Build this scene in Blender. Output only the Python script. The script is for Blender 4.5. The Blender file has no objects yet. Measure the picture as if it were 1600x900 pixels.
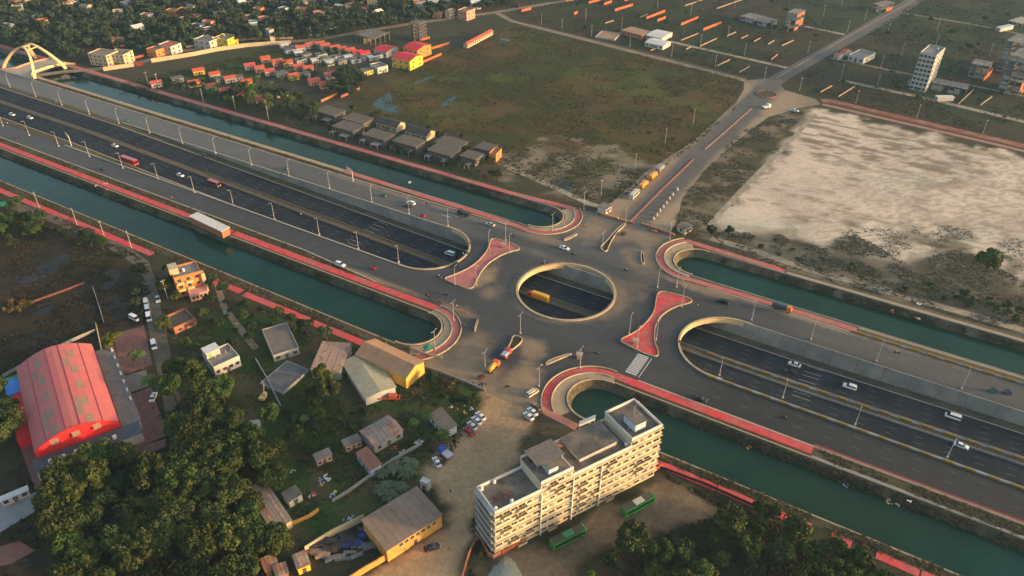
import bpy, bmesh, math, random
import numpy as np
from mathutils import Vector, Matrix
from mathutils.geometry import delaunay_2d_cdt
random.seed(7); RNG = np.random.default_rng(7)
scene = bpy.context.scene
COL = scene.collection
rad = math.radians

# ------------------------------------------------------------------ camera
CAM = np.array([110.0, -229.0, 180.0]); FPX = 1200.645
PITCH, ROLL, YAW = rad(35.0758), rad(0.4098), rad(-30.5108)
_fw = np.array([math.sin(YAW)*math.cos(PITCH), math.cos(YAW)*math.cos(PITCH), -math.sin(PITCH)])
_r0 = np.array([math.cos(YAW), -math.sin(YAW), 0.0]); _u0 = np.cross(_r0, _fw)
_r = _r0*math.cos(ROLL)+_u0*math.sin(ROLL); _u = -_r0*math.sin(ROLL)+_u0*math.cos(ROLL)
cam = bpy.data.cameras.new('camera'); camo = bpy.data.objects.new('camera', cam); COL.objects.link(camo)
cam.sensor_width = 36; cam.lens = 36*FPX/1600; cam.clip_start = 1; cam.clip_end = 20000
camo.matrix_world = Matrix(((_r[0], _u[0], -_fw[0], CAM[0]), (_r[1], _u[1], -_fw[1], CAM[1]), (_r[2], _u[2], -_fw[2], CAM[2]), (0, 0, 0, 1)))
scene.camera = camo

# ------------------------------------------------------------------ light: low hazy evening sun from +X
SUN_AZ, SUN_EL = rad(17), rad(9)          # azimuth from +X towards +Y
sdir = Vector((math.cos(SUN_AZ)*math.cos(SUN_EL), math.sin(SUN_AZ)*math.cos(SUN_EL), math.sin(SUN_EL)))
world = bpy.data.worlds.new('World'); scene.world = world; world.use_nodes = True
wn = world.node_tree; bg = wn.nodes['Background']
sky = wn.nodes.new('ShaderNodeTexSky'); sky.sky_type = 'NISHITA'; sky.sun_disc = False
sky.sun_elevation = SUN_EL; sky.sun_rotation = math.pi/2-SUN_AZ; sky.air_density = 1.0; sky.dust_density = 4.0; sky.ozone_density = 0.6
wn.links.new(sky.outputs[0], bg.inputs[0]); bg.inputs[1].default_value = 0.15
sl = bpy.data.lights.new('sun', 'SUN'); sl.energy = 2.4; sl.angle = rad(3.0); sl.color = (1.0, 0.60, 0.27)
so = bpy.data.objects.new('sun', sl); COL.objects.link(so); so.rotation_euler = sdir.to_track_quat('Z', 'Y').to_euler()
vs = scene.view_settings; vs.view_transform = 'Standard'; vs.look = 'None'; vs.exposure = 1.5; vs.gamma = 1.0; vs.use_curve_mapping = False
scene.render.engine = 'CYCLES'

# ------------------------------------------------------------------ helpers
def G(u, v, z=0.0):
    """point of the plane z seen at photo position (u, v)"""
    d = _fw+_r*((u-800)/FPX)-_u*((v-450)/FPX); t = (z-CAM[2])/d[2]
    return Vector((CAM[0]+d[0]*t, CAM[1]+d[1]*t, z))
def GP(pts, z=0.0): return [tuple(G(u, v, z)[:2]) for u, v in pts]

def _h(ix, iy, s):
    n = (ix.astype(np.int64)*374761393+iy.astype(np.int64)*668265263+s*1442695041) & 0x7fffffff
    n = ((n ^ (n >> 13))*1274126177) & 0x7fffffff
    return ((n ^ (n >> 16)) & 0xffff)/65535.0
def vnoise(x, y, s=0):
    ix, iy = np.floor(x), np.floor(y); fx, fy = x-ix, y-iy
    fx = fx*fx*(3-2*fx); fy = fy*fy*(3-2*fy)
    a, b, c, d = _h(ix, iy, s), _h(ix+1, iy, s), _h(ix, iy+1, s), _h(ix+1, iy+1, s)
    return (a*(1-fx)+b*fx)*(1-fy)+(c*(1-fx)+d*fx)*fy
def fbm(x, y, sc, s=0, o=4):
    t = 0; a = 0.5; n = 0
    for k in range(o):
        t = t+a*vnoise(x/sc, y/sc, s+k); n += a; a *= 0.55; sc *= 0.47
    return t/n
def sdist(x, y, poly):
    """signed distance to polygon, positive inside"""
    P = np.array(poly); Q = np.roll(P, -1, 0); ins = np.zeros(x.shape, bool); dm = np.full(x.shape, 1e9)
    for (ax, ay), (bx, by) in zip(P, Q):
        ex, ey = bx-ax, by-ay; t = np.clip(((x-ax)*ex+(y-ay)*ey)/(ex*ex+ey*ey+1e-12), 0, 1)
        dm = np.minimum(dm, np.hypot(x-ax-t*ex, y-ay-t*ey))
        c = ((ay > y) != (by > y)) & (x < (bx-ax)*(y-ay)/(by-ay+1e-12)+ax); ins ^= c
    return np.where(ins, dm, -dm)
def clear_of(x, y, poly, m):
    P = np.array(poly); ok = np.ones(x.shape, bool); lo, hi = P.min(0)-m-1, P.max(0)+m+1; k = (x > lo[0]) & (x < hi[0]) & (y > lo[1]) & (y < hi[1])
    if k.any(): ok[k] = sdist(x[k], y[k], poly) < -m
    return ok
def sst(a, b, v): t = np.clip((v-a)/(b-a), 0, 1); return t*t*(3-2*t)

MATS = {}; AVOID = []   # AVOID: footprints kept clear of plants
def mat(name, col=(.5, .5, .5), rough=.8, var=.25, scale=.6, spec=.3, metal=0, attr=False, bump=0, bscale=3., rnd=0, col2=None, fine=1.0, emit=None):
    """principled procedural: base colour (or attribute Col) broken up by two world-space noises"""
    if name in MATS: return MATS[name]
    m = bpy.data.materials.new(name); m.use_nodes = True; t = m.node_tree; N = t.nodes; Lk = t.links
    b = N['Principled BSDF']; b.inputs['Roughness'].default_value = rough; b.inputs['Specular IOR Level'].default_value = spec; b.inputs['Metallic'].default_value = metal
    geo = N.new('ShaderNodeNewGeometry')
    n1 = N.new('ShaderNodeTexNoise'); n1.inputs['Scale'].default_value = scale; n1.inputs['Detail'].default_value = 6; n1.inputs['Roughness'].default_value = .65
    Lk.new(geo.outputs['Position'], n1.inputs['Vector'])
    if attr:
        a = N.new('ShaderNodeAttribute'); a.attribute_name = 'Col'; src = a.outputs['Color']
    else:
        r = N.new('ShaderNodeRGB'); r.outputs[0].default_value = (*col, 1); src = r.outputs[0]
    if col2:
        mx = N.new('ShaderNodeMix'); mx.data_type = 'RGBA'; n2 = N.new('ShaderNodeTexNoise'); n2.inputs['Scale'].default_value = scale*.31; n2.inputs['Detail'].default_value = 5
        Lk.new(geo.outputs['Position'], n2.inputs['Vector']); cr = N.new('ShaderNodeMapRange'); cr.inputs[1].default_value = .42; cr.inputs[2].default_value = .6
        Lk.new(n2.outputs[0], cr.inputs[0]); Lk.new(cr.outputs[0], mx.inputs[0]); Lk.new(src, mx.inputs[6]); mx.inputs[7].default_value = (*col2, 1); src = mx.outputs[2]
    mr = N.new('ShaderNodeMapRange'); mr.inputs[1].default_value = .25; mr.inputs[2].default_value = .75; mr.inputs[3].default_value = 1-var; mr.inputs[4].default_value = 1+var
    Lk.new(n1.outputs[0], mr.inputs[0]); fac = mr.outputs[0]
    if rnd:
        oi = N.new('ShaderNodeObjectInfo'); m2 = N.new('ShaderNodeMapRange'); m2.inputs[3].default_value = 1-rnd; m2.inputs[4].default_value = 1+rnd
        Lk.new(oi.outputs['Random'], m2.inputs[0]); mu = N.new('ShaderNodeMath'); mu.operation = 'MULTIPLY'; Lk.new(fac, mu.inputs[0]); Lk.new(m2.outputs[0], mu.inputs[1]); fac = mu.outputs[0]
    sc = N.new('ShaderNodeVectorMath'); sc.operation = 'SCALE'; Lk.new(src, sc.inputs[0]); Lk.new(fac, sc.inputs['Scale'])
    Lk.new(sc.outputs[0], b.inputs['Base Color'])
    if bump:
        n3 = N.new('ShaderNodeTexNoise'); n3.inputs['Scale'].default_value = bscale; n3.inputs['Detail'].default_value = 4; Lk.new(geo.outputs['Position'], n3.inputs['Vector'])
        bp = N.new('ShaderNodeBump'); bp.inputs['Strength'].default_value = 1; bp.inputs['Distance'].default_value = bump; Lk.new(n3.outputs[0], bp.inputs['Height']); Lk.new(bp.outputs[0], b.inputs['Normal'])
    if emit: b.inputs['Emission Color'].default_value = (*emit, 1); b.inputs['Emission Strength'].default_value = 1
    MATS[name] = m; return m

class MB:
    """collects shapes into one mesh"""
    def __init__(s): s.v = []; s.f = []
    def add(s, vs, fs, M=None):
        o = len(s.v)
        s.v += [tuple(M @ Vector(p)) for p in vs] if M is not None else [tuple(p) for p in vs]
        s.f += [tuple(i+o for i in f) for f in fs]; return s
    def box(s, x0, x1, y0, y1, z0, z1, M=None):
        return s.add([(x0, y0, z0), (x1, y0, z0), (x1, y1, z0), (x0, y1, z0), (x0, y0, z1), (x1, y0, z1), (x1, y1, z1), (x0, y1, z1)],
                     [(0, 3, 2, 1), (4, 5, 6, 7), (0, 1, 5, 4), (1, 2, 6, 5), (2, 3, 7, 6), (3, 0, 4, 7)], M)
    def bar(s, a, b, w, h=None, n=4):
        """tapering bar from a to b, widths w (start) and h (end)"""
        a, b = Vector(a), Vector(b); h = w if h is None else h; d = (b-a).normalized(); q = d.to_track_quat('Z', 'Y'); vs = []
        for p, r in ((a, w), (b, h)):
            for k in range(n):
                t = 2*math.pi*(k+.5)/n; vs.append(p+q @ Vector((r*math.cos(t), r*math.sin(t), 0)))
        return s.add(vs, [(k, (k+1) % n, n+(k+1) % n, n+k) for k in range(n)]+[tuple(range(n-1, -1, -1)), tuple(range(n, 2*n))])
    def prism(s, poly, z0, z1, M=None):
        n = len(poly); ar = sum(poly[i][0]*poly[(i+1) % n][1]-poly[(i+1) % n][0]*poly[i][1] for i in range(n))
        if ar < 0: poly = poly[::-1]
        return s.add([(x, y, z0) for x, y in poly]+[(x, y, z1) for x, y in poly],
                     [tuple(range(n-1, -1, -1)), tuple(range(n, 2*n))]+[(k, (k+1) % n, n+(k+1) % n, n+k) for k in range(n)], M)
    def ribbon(s, L, R):
        """sheet between two point lists"""
        n = len(L); return s.add(list(L)+list(R), [(k, n+k, n+k+1, k+1) for k in range(n-1)])
    def build(s, name, m, parent=None, smooth=False):
        me = bpy.data.meshes.new(name); me.from_pydata(s.v, [], s.f); me.update()
        if m is not None: me.materials.append(m)
        if smooth: me.polygons.foreach_set('use_smooth', [True]*len(me.polygons))
        o = bpy.data.objects.new(name, me); COL.objects.link(o)
        if parent is not None: o.parent = parent
        return o
def tag(o, label=None, cat=None, group=None, kind=None):
    if label: o['label'] = label
    if cat: o['category'] = cat
    if group: o['group'] = group
    if kind: o['kind'] = kind
    return o
def empty(name, loc=(0, 0, 0), rz=0.0, label=None, cat=None, group=None):
    o = bpy.data.objects.new(name, None); COL.objects.link(o); o.location = loc; o.rotation_euler = (0, 0, rz); o.empty_display_size = .5
    return tag(o, label, cat, group)
KIDS = {}
def copy_tree(o, loc=None, rz=None, scale=None, label=None, group=None, parent=None):
    c = o.copy(); COL.objects.link(c)
    if parent is not None: c.parent = parent
    if loc is not None: c.location = loc
    if rz is not None: c.rotation_euler = (0, 0, rz)
    if scale is not None: c.scale = scale if hasattr(scale, '__len__') else (scale,)*3
    if label: c['label'] = label
    if group: c['group'] = group
    if o.name not in KIDS: KIDS[o.name] = list(o.children)
    for ch in KIDS[o.name]: copy_tree(ch, parent=c)
    return c
ORD = ['first', 'second', 'third', 'fourth', 'fifth', 'sixth', 'seventh', 'eighth', 'ninth', 'tenth', 'eleventh', 'twelfth', 'thirteenth', 'fourteenth', 'fifteenth', 'sixteenth', 'seventeenth', 'eighteenth', 'nineteenth', 'twentieth', 'twenty-first', 'twenty-second', 'twenty-third', 'twenty-fourth']
def struct(o): return tag(o, kind='structure')
def meshobj(name, V, F, m, cols=None, smooth=False):
    me = bpy.data.meshes.new(name); V = np.asarray(V, np.float32); F = np.asarray(F, np.int32); k = F.shape[1]
    me.vertices.add(len(V)); me.vertices.foreach_set('co', V.ravel()); me.loops.add(F.size); me.loops.foreach_set('vertex_index', F.ravel())
    me.polygons.add(len(F)); me.polygons.foreach_set('loop_start', np.arange(len(F), dtype=np.int32)*k); me.polygons.foreach_set('loop_total', np.full(len(F), k, np.int32))
    me.update(calc_edges=True); me.validate()
    if cols is not None:
        ca = me.color_attributes.new('Col', 'FLOAT_COLOR', 'POINT'); c4 = np.ones((len(V), 4), np.float32); c4[:, :3] = cols; ca.data.foreach_set('color', c4.ravel())
    if smooth: me.polygons.foreach_set('use_smooth', [True]*len(me.polygons))
    me.materials.append(m); o = bpy.data.objects.new(name, me); COL.objects.link(o); return o
def sheet(name, outer, holes, z, step, colfn, m, zfn=None):
    """flat sheet with holes, interior points every `step` m carrying colours"""
    loops = [outer]+list(holes); pts = []; edges = []
    for lp in loops:
        d = []; n = len(lp)
        for i in range(n):
            a, b = np.array(lp[i]), np.array(lp[(i+1) % n]); k = max(1, int(np.hypot(*(b-a))/(step*2)))
            d += [tuple(a+(b-a)*j/k) for j in range(k)]
        o = len(pts); pts += d; edges += [(o+i, o+(i+1) % len(d)) for i in range(len(d))]
    P = np.array(outer); x0, y0 = P.min(0); x1, y1 = P.max(0)
    gx, gy = np.meshgrid(np.arange(x0+step/2, x1, step), np.arange(y0+step/2, y1, step)); gx = gx.ravel()+RNG.uniform(-.2, .2, gx.size)*step; gy = gy.ravel()+RNG.uniform(-.2, .2, gy.size)*step
    ok = sdist(gx, gy, outer) > step*.35
    for h in holes: ok &= sdist(gx, gy, h) < -step*.35
    allp = [Vector(p) for p in pts]+[Vector((a, b)) for a, b in zip(gx[ok], gy[ok])]
    vo, eo, fo, *_ = delaunay_2d_cdt(allp, edges, [], 0, 1e-4)
    V = np.array([(p.x, p.y) for p in vo]); F = np.array([tuple(f) for f in fo]); C = V[F].mean(1)
    keep = sdist(C[:, 0], C[:, 1], outer) > 0
    for h in holes: keep &= sdist(C[:, 0], C[:, 1], h) < 0
    F = F[keep]
    zz = np.full(len(V), z) if zfn is None else zfn(V[:, 0], V[:, 1])
    return struct(meshobj(name, np.c_[V, zz], F, m, colfn(V[:, 0], V[:, 1]) if colfn else None))
def arc(cx, cy, r, a0, a1, n=24): return [(cx+r*math.cos(rad(a0+(a1-a0)*i/n)), cy+r*math.sin(rad(a0+(a1-a0)*i/n))) for i in range(n+1)]
def blend(c, col, m): return c*(1-m[:, None])+np.array(col)[None]*m[:, None]
def zones(x, y, base, zl, seed=0):
    """ground colours: base and zones, each (polygon, colour A, colour B, patch size, edge softness)"""
    n = fbm(x, y, 9, seed+50); c = np.array(base[0])[None]+(np.array(base[1])-np.array(base[0]))[None]*sst(.35, .65, fbm(x, y, base[2], seed))[:, None]
    for i, (poly, ca, cb, sc, soft) in enumerate(zl):
        d = sdist(x, y, poly)+(n-.5)*soft*3.; m = sst(-soft*.5, soft*.5, d)
        k = sst(.36, .64, fbm(x, y, sc, seed+i*7+3))[:, None]; cc = np.array(ca)*(1-k)+np.array(cb)*k
        c = c*(1-m[:, None])+cc*m[:, None]
    return c*(.8+.4*fbm(x, y, 3.2, seed+99))[:, None]

# ------------------------------------------------------------------ figures (made first, while the scene is small)
def person_mesh(name, joints, shirt, legs, skin=(.20, .11, .07)):
    V, E, Rr = joints; me = bpy.data.meshes.new(name); me.from_pydata(V, E, []); o = bpy.data.objects.new(name, me); COL.objects.link(o); sk = o.modifiers.new('s', 'SKIN'); ss = o.modifiers.new('u', 'SUBSURF'); ss.levels = 1
    for i, rr in enumerate(Rr): me.skin_vertices[0].data[i].radius = (rr, rr)
    me.skin_vertices[0].data[0].use_root = True; dg = bpy.context.evaluated_depsgraph_get(); m2 = bpy.data.meshes.new_from_object(o.evaluated_get(dg)); bpy.data.objects.remove(o); m2.name = name
    top = max(v.co.z for v in m2.vertices); hip = V[0][2]; ca = m2.color_attributes.new('Col', 'FLOAT_COLOR', 'POINT'); hd = V[2][2]
    for i, v in enumerate(m2.vertices):
        c = legs if v.co.z < hip+.02 else (shirt if v.co.z < hd-.02 else ((.012, .01, .01) if v.co.z > hd+.17 else skin)); ca.data[i].color = (*c, 1)
    m2.materials.clear(); m2.materials.append(mat('clothes', attr=True, rough=.9, var=.1, scale=2.)); m2.polygons.foreach_set('use_smooth', [True]*len(m2.polygons)); return m2
def j_stand(st=.12): return ([(0, 0, .92), (0, 0, 1.25), (0, 0, 1.48), (.02, 0, 1.66), (0, .1, .88), (st, .1, .48), (st*.6, .1, .05), (0, -.1, .88), (-st, -.1, .48), (-st*1.6, -.1, .05), (0, .2, 1.40), (-st, .25, 1.12), (.02, .26, .86), (0, -.2, 1.40), (st, -.25, 1.12), (.1, -.26, .86), (st*.6+.16, .1, .03), (-st*1.6+.16, -.1, .03), (0, 0, 1.38)],
                     [(0, 1), (1, 18), (18, 2), (2, 3), (0, 4), (4, 5), (5, 6), (6, 16), (0, 7), (7, 8), (8, 9), (9, 17), (18, 10), (10, 11), (11, 12), (18, 13), (13, 14), (14, 15)], [.15, .14, .065, .11, .1, .075, .05, .1, .075, .05, .065, .05, .04, .065, .05, .04, .035, .035, .12] if False else [.15, .14, .065, .11, .1, .075, .05, .1, .075, .05, .065, .05, .04, .065, .05, .04, .045, .045, .13])
def j_ride(): return ([(0, 0, .82), (.06, 0, 1.1), (.1, 0, 1.36), (.14, 0, 1.55), (.05, .12, .8), (.42, .16, .75), (.3, .16, .35), (.05, -.12, .8), (.42, -.16, .75), (.3, -.16, .35), (.09, .2, 1.27), (.28, .26, 1.05), (.52, .28, 1.0), (.09, -.2, 1.27), (.28, -.26, 1.05), (.52, -.28, 1.0), (.42, .16, .32), (.42, -.16, .32), (.09, 0, 1.26)],
                     [(0, 1), (1, 18), (18, 2), (2, 3), (0, 4), (4, 5), (5, 6), (6, 16), (0, 7), (7, 8), (8, 9), (9, 17), (18, 10), (10, 11), (11, 12), (18, 13), (13, 14), (14, 15)], [.15, .14, .065, .12, .1, .075, .05, .1, .075, .05, .065, .05, .04, .065, .05, .04, .045, .045, .13])
SH = [(.42, .40, .37), (.30, .04, .04), (.05, .08, .20), (.03, .03, .035), (.35, .25, .08)]
PS = [person_mesh('person', j_stand(.06+.05*i), SH[i], [(.03, .03, .04), (.06, .05, .05), (.05, .06, .1), (.12, .1, .08), (.02, .02, .03)][i]) for i in range(5)]; PRd = [person_mesh('person', j_ride(), SH[i], (.03, .035, .05)) for i in range(4)]
# ------------------------------------------------------------------ the corridor: expressway, underpass, canals
M_road = mat('asphalt', attr=True, rough=.85, var=.16, scale=.35, spec=.25)
M_ground = mat('ground', attr=True, rough=.95, var=.28, scale=.75, spec=.1, bump=.13, bscale=.7)
M_conc = mat('concrete', (.25, .25, .23), .85, .2, .3, col2=(.19, .195, .19))
M_cream = mat('cream_parapet', (.42, .33, .20), .85, .3, .5, col2=(.35, .28, .185)); M_fascia_lit = mat('cream_fascia', (.56, .41, .21), .8, .2, .5)  # second cream is brighter: sunlight on the inner faces put into its colour
M_kerb = mat('kerb', (.40, .34, .26), .85, .2, .6)
M_white = mat('road_paint', (.50, .50, .49), .7, .35, 1.5); M_worn = mat('faded_road_paint', (.26, .27, .28), .8, .3, 1.)
M_dash = mat('worn_road_paint', (.11, .12, .125), .8, .3, 1.0)
M_red = mat('red_paving', (.55, .055, .058), .85, .32, .45, col2=(.42, .10, .09))
M_redfar = mat('dusty_red_paving', (.44, .115, .105), .85, .25, .3, col2=(.36, .15, .12))
M_tan = mat('tan_paving', (.34, .26, .165), .85, .2, .4)
M_bank = mat('bank_earth', (.075, .068, .042), .95, .4, .5, col2=(.12, .10, .07), bump=.3, bscale=.9)
M_stonebank = mat('bank_rubble', (.105, .088, .058), .95, .45, .5, col2=(.062, .058, .034), bump=.35, bscale=1.0)
M_yellow = mat('yellow_paint', (.36, .25, .035), .7, .15, 1.)
M_black = mat('black_paint', (.02, .02, .02), .7, .2, 1.)
M_metal = mat('grey_metal', (.36, .36, .35), .5, .1, 1., metal=.3)
M_water = mat('canal_water', (.006, .038, .028), .08, .4, .035, spec=.14, bump=.035, bscale=.8, col2=(.011, .034, .020))
CX, CY, CR = -.3, 1.3, 19.4
XL, XR = -900.0, 520.0
def zexp(X):
    if X < -60: return -6.6*max(0., min(1., (X+300)/240))
    return -6.6 if X < 95 else -6.6*max(0., 1-(X-95)/400)
circle = arc(CX, CY, CR, 0, 360, 72)[:-1]
openL = [(XL+5, -18), ]+arc(-68, 0, 18, -90, 90, 36)+[(XL+5, 18)]
openR = [(XR-5, 18)]+arc(68, 0, 18, 90, 270, 36)+[(XR-5, -18)]
def canal_poly(sx, sy, off=0.0, y0=39., y1=60.5):
    xe = XL+5 if sx < 0 else XR-5; c = (y0+y1)/2; r = (y1-y0)/2-off
    a = [(xe, sy*(y0+off))]+[(sx*38.5+(-sx)*r*math.cos(rad(t)), sy*(c-r*math.sin(rad(t)))) for t in np.linspace(90, -90, 31)]+[(xe, sy*(y1-off))]
    return a
canals = {(sx, sy): canal_poly(sx, sy) for sx in (-1, 1) for sy in (-1, 1)}

def dustmask(x, y, c, r, w=1., seed=0): return sst(1.15, .35, np.hypot((x-c[0])/r[0], (y-c[1])/r[1])+(fbm(x, y, 7, seed)-.5)*1.1)*w
def col_corr(x, y):
    c = zones(x, y, ((.085, .068, .040), (.060, .058, .032), 14), [], 3)
    right = sst(20, 60, x)*sst(30, 36, abs(y)); return blend(c, (.15, .125, .09), right*.6*(y > 0))
def col_deck(x, y):
    n = fbm(x, y, 16, 5); c = np.array((.050, .053, .057))[None]*(.85+.35*n)[:, None]
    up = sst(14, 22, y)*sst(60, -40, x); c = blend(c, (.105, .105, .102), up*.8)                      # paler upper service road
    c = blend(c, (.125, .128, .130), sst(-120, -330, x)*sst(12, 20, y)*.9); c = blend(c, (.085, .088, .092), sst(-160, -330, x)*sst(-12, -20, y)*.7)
    c = blend(c, (.027, .028, .031), sst(40, 80, x)*sst(-10, -18, y)*.9)                          # fresh asphalt
    c = blend(c, (.098, .096, .092), sst(60, 110, x)*sst(16, 24, y)*.75)
    d = 0*x
    px = lambda u, v: tuple(G(u, v)[:2])
    for cc, rr, w in ((px(757, 430), (5, 13), .95), (px(768, 455), (5, 6), .7), (px(968, 462), (9, 20), .6), (px(1000, 438), (8, 8), .5), (px(855, 398), (16, 3), .6), (px(850, 375), (15, 6), .6), (px(930, 360), (17, 13), .75), (px(1010, 402), (12, 14), .65), (px(1000, 370), (17, 10), .75),
                      (px(835, 545), (7, 6), .85), (px(805, 605), (8, 20), .95), (px(735, 545), (7, 16), .6), (px(730, 590), (14, 12), .9), (px(720, 484), (12, 3.5), .75), ((-70, -32), (30, 2), .8), ((90, 33), (60, 2.2), .9), ((44, 32), (26, 4), .85), ((-100, 31.5), (90, 1.6), .5)):
        d = np.maximum(d, dustmask(x, y, cc, rr, w, int(abs(cc[0]*3))))
    d = np.maximum(d, sst(-50, -64, y+(n-.5)*14)*.9)
    e = np.abs(np.hypot(x-CX, y-CY)-CR-1.5); d = np.maximum(d, sst(2.5, 0, e+(n-.5)*3)*.6)
    d = d*sst(.24, .52, fbm(x*.7+y*.4, y*.9-x*.3, 4.5, 17)+d*.3); c = blend(c, (.31, .225, .135), np.clip(d*.75, 0, 1))
    rr = np.hypot(x-CX, y-CY); tr = sst(4, 1.2, abs(rr-27+(n-.5)*3))*.55; c = blend(c, (.058, .060, .064), tr)   # wheel-polished ring lane
    for yy in (25., -27.): c = blend(c, (.055, .057, .061), sst(5.5, 2.5, abs(y-yy+(n-.5)*3))*.7*sst(75, 50, abs(x)))
    g = fbm(x*.25, y, 3.5, 31); return c*(.86+.28*g)[:, None]

# at-grade ground of the corridor and the asphalt over it
corr = [(XL, -64.5), (XR, -64.5), (XR, 64.5), (XL, 64.5)]
inner_hole = [(XL+2, -29), (-110, -29), (-60, -31), (-22, -31), (-21, -62.5), (21, -62.5), (22, -31), (XR-2, -31), (XR-2, 31), (22, 31), (21, 62.5), (-21, 62.5), (-22, 31), (XL+2, 31)]
sheet('corridor_ground', corr, [inner_hole]+list(canals.values()), -.03, 5, col_corr, M_ground)
ringpts = lambda sx, sy, r, a0, a1: [(sx*(38.5-r*math.cos(rad(t))), sy*(49.75-r*math.sin(rad(t)))) for t in np.linspace(a0, a1, 16)]
deck = [(XL, -30.5), (-110, -30.5), (-70, -33.6)]+ringpts(-1, -1, 16.5, 82, -38)+[(-22, -66), (21, -66)]+ringpts(1, -1, 16.5, -38, 82)+[(XR, -33.6), (XR, 33.2)]+ringpts(1, 1, 16.5, 82, -38)+[(20, 66), (-24, 66)]+ringpts(-1, 1, 16.5, -38, 82)+[(-140, 33), (XL, 33)]
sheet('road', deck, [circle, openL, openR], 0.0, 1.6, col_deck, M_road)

# expressway floor, shoulders, walls
xs = sorted(set([XL, -300, -60, 95, XR]+list(np.arange(-880, 520, 20.))))
def strip(name, y0, y1, m, dz=0., x0=XL, x1=XR, zf=zexp):
    X = [x0]+[x for x in xs if x0 < x < x1]+[x1]
    b = MB(); b.ribbon([(x, y1, zf(x)+dz) for x in X], [(x, y0, zf(x)+dz) for x in X]); return struct(b.build(name, m))
M_exp = mat('expressway_asphalt', (.017, .022, .031), .95, .28, .2, col2=(.024, .029, .038), spec=.10)
M_should = mat('dusty_shoulder', (.085, .072, .055), .95, .25, .4, col2=(.06, .055, .04))
strip('expressway', -14, 14, M_exp)
for s in (-1, 1):
    strip('shoulder', min(s*14, s*18.4), max(s*14, s*18.4), M_should, .004 if s > 0 else .004)
    strip('kerb', s*14-.2, s*14+.2, M_kerb, .12)
# retaining walls built from concrete panels
for s in (-1, 1):
    w = empty('retaining_wall', (0, s*18, 0), 0, ('grey concrete retaining wall along the %s side of the sunken expressway' % ('far' if s > 0 else 'near')), 'wall')
    X = -295.
    base = None
    while X < 490:
        X2 = X+9.; b = MB(); y0, y1 = (0.06, .62) if s > 0 else (-.62, -.06)
        g = .05; z0, z1 = zexp(X)-.3, zexp(X2)-.3
        b.add([(X+g, y0, z0), (X2-g, y0, z1), (X2-g, y1, z1), (X+g, y1, z0), (X+g, y0, -.02), (X2-g, y0, -.02), (X2-g, y1, -.02), (X+g, y1, -.02)], [(0, 3, 2, 1), (4, 5, 6, 7), (0, 1, 5, 4), (1, 2, 6, 5), (2, 3, 7, 6), (3, 0, 4, 7)])
        b.build('panel', M_conc, w); X = X2
# under-deck slab so that the deck has thickness
def slab(name, loop, depth, m, closed=True, zt=-.01):
    b = MB(); n = len(loop); L = loop+[loop[0]] if closed else loop
    b.ribbon([(x, y, zt) for x, y in L], [(x, y, zt-depth) for x, y in L]); return b.build(name, m)
def wall_loop(name, path, t, h, m, closed=False, z=0., parent=None, base=-.0):
    """wall of thickness t and height h following a plan path (t to the left of travel)"""
    P = [Vector(p) for p in path]; n = len(P); O = []
    for i in range(n):
        a = P[(i-1) % n] if (closed or i > 0) else P[i]; c = P[(i+1) % n] if (closed or i < n-1) else P[i]
        d = (c-a).normalized(); O.append(P[i]+Vector((-d.y, d.x))*t)
    V = [(p.x, p.y, z+base) for p in P]+[(p.x, p.y, z+h) for p in P]+[(p.x, p.y, z+h) for p in O]+[(p.x, p.y, z+base) for p in O]
    F = []; r = range(n) if closed else range(n-1)
    for i in r:
        j = (i+1) % n
        for k in range(3): F.append((k*n+i, k*n+j, (k+1)*n+j, (k+1)*n+i))
    if not closed: F += [(0, n, 2*n, 3*n), (n-1, 4*n-1, 3*n-1, 2*n-1)]
    return MB().add(V, F).build(name, m, parent)
def chop(path, L):
    """cut a path into pieces about L long"""
    out = []; cur = [Vector(path[0])]; acc = 0
    for p in path[1:]:
        p = Vector(p)
        while acc+(p-cur[-1]).length >= L:
            d = p-cur[-1]; q = cur[-1]+d.normalized()*(L-acc); cur.append(q); out.append([tuple(v) for v in cur]); cur = [q]; acc = 0
            if (p-q).length < 1e-6: break
        if (p-cur[-1]).length > 1e-6: acc += (p-cur[-1]).length; cur.append(p)
    if len(cur) > 1 and acc > .3: out.append([tuple(v) for v in cur])
    return out
# circular opening
par = empty('circular_parapet', (0, 0, 0), 0, 'cream ring parapet around the central oval opening in the deck', 'parapet')
ring = arc(CX, CY, CR, 0, 360, 96)[:-1]
wall_loop('coping', ring, -.9, .55, M_cream, True, 0, par); slab('fascia', ring, 1.9, M_fascia_lit).parent = par
for s, o, nm in ((-1, openL, 'left'), (1, openR, 'right')):
    par = empty('opening_parapet', (0, 0, 0), 0, 'cream parapet round the %s sunken expressway opening' % nm, 'parapet')
    path = [p for p in o if abs(p[0]) < 300]; 
    wall_loop('coping', arc(s*68, 0, 18, -100, 100, 48) if s < 0 else arc(68, 0, 18, 80, 280, 48), -.75, .5, M_cream, False, 0, par)
    slab('fascia', arc(s*68, 0, 18, -90, 90, 36) if s < 0 else arc(68, 0, 18, 90, 270, 36), 1.9, M_fascia_lit, False).parent = par
    for sy in (-1, 1):
        for pc in chop([(s*71.2, sy*18.02), (s*300, sy*18.02)], 6.0):
            a, b_ = pc[0], pc[-1]; MB().box(min(a[0], b_[0])+.03, max(a[0], b_[0])-.03, min(sy*18.02, sy*18.6), max(sy*18.02, sy*18.45), 0, .34).build('kerb_block', M_kerb if s < 0 else M_conc, par)
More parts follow.
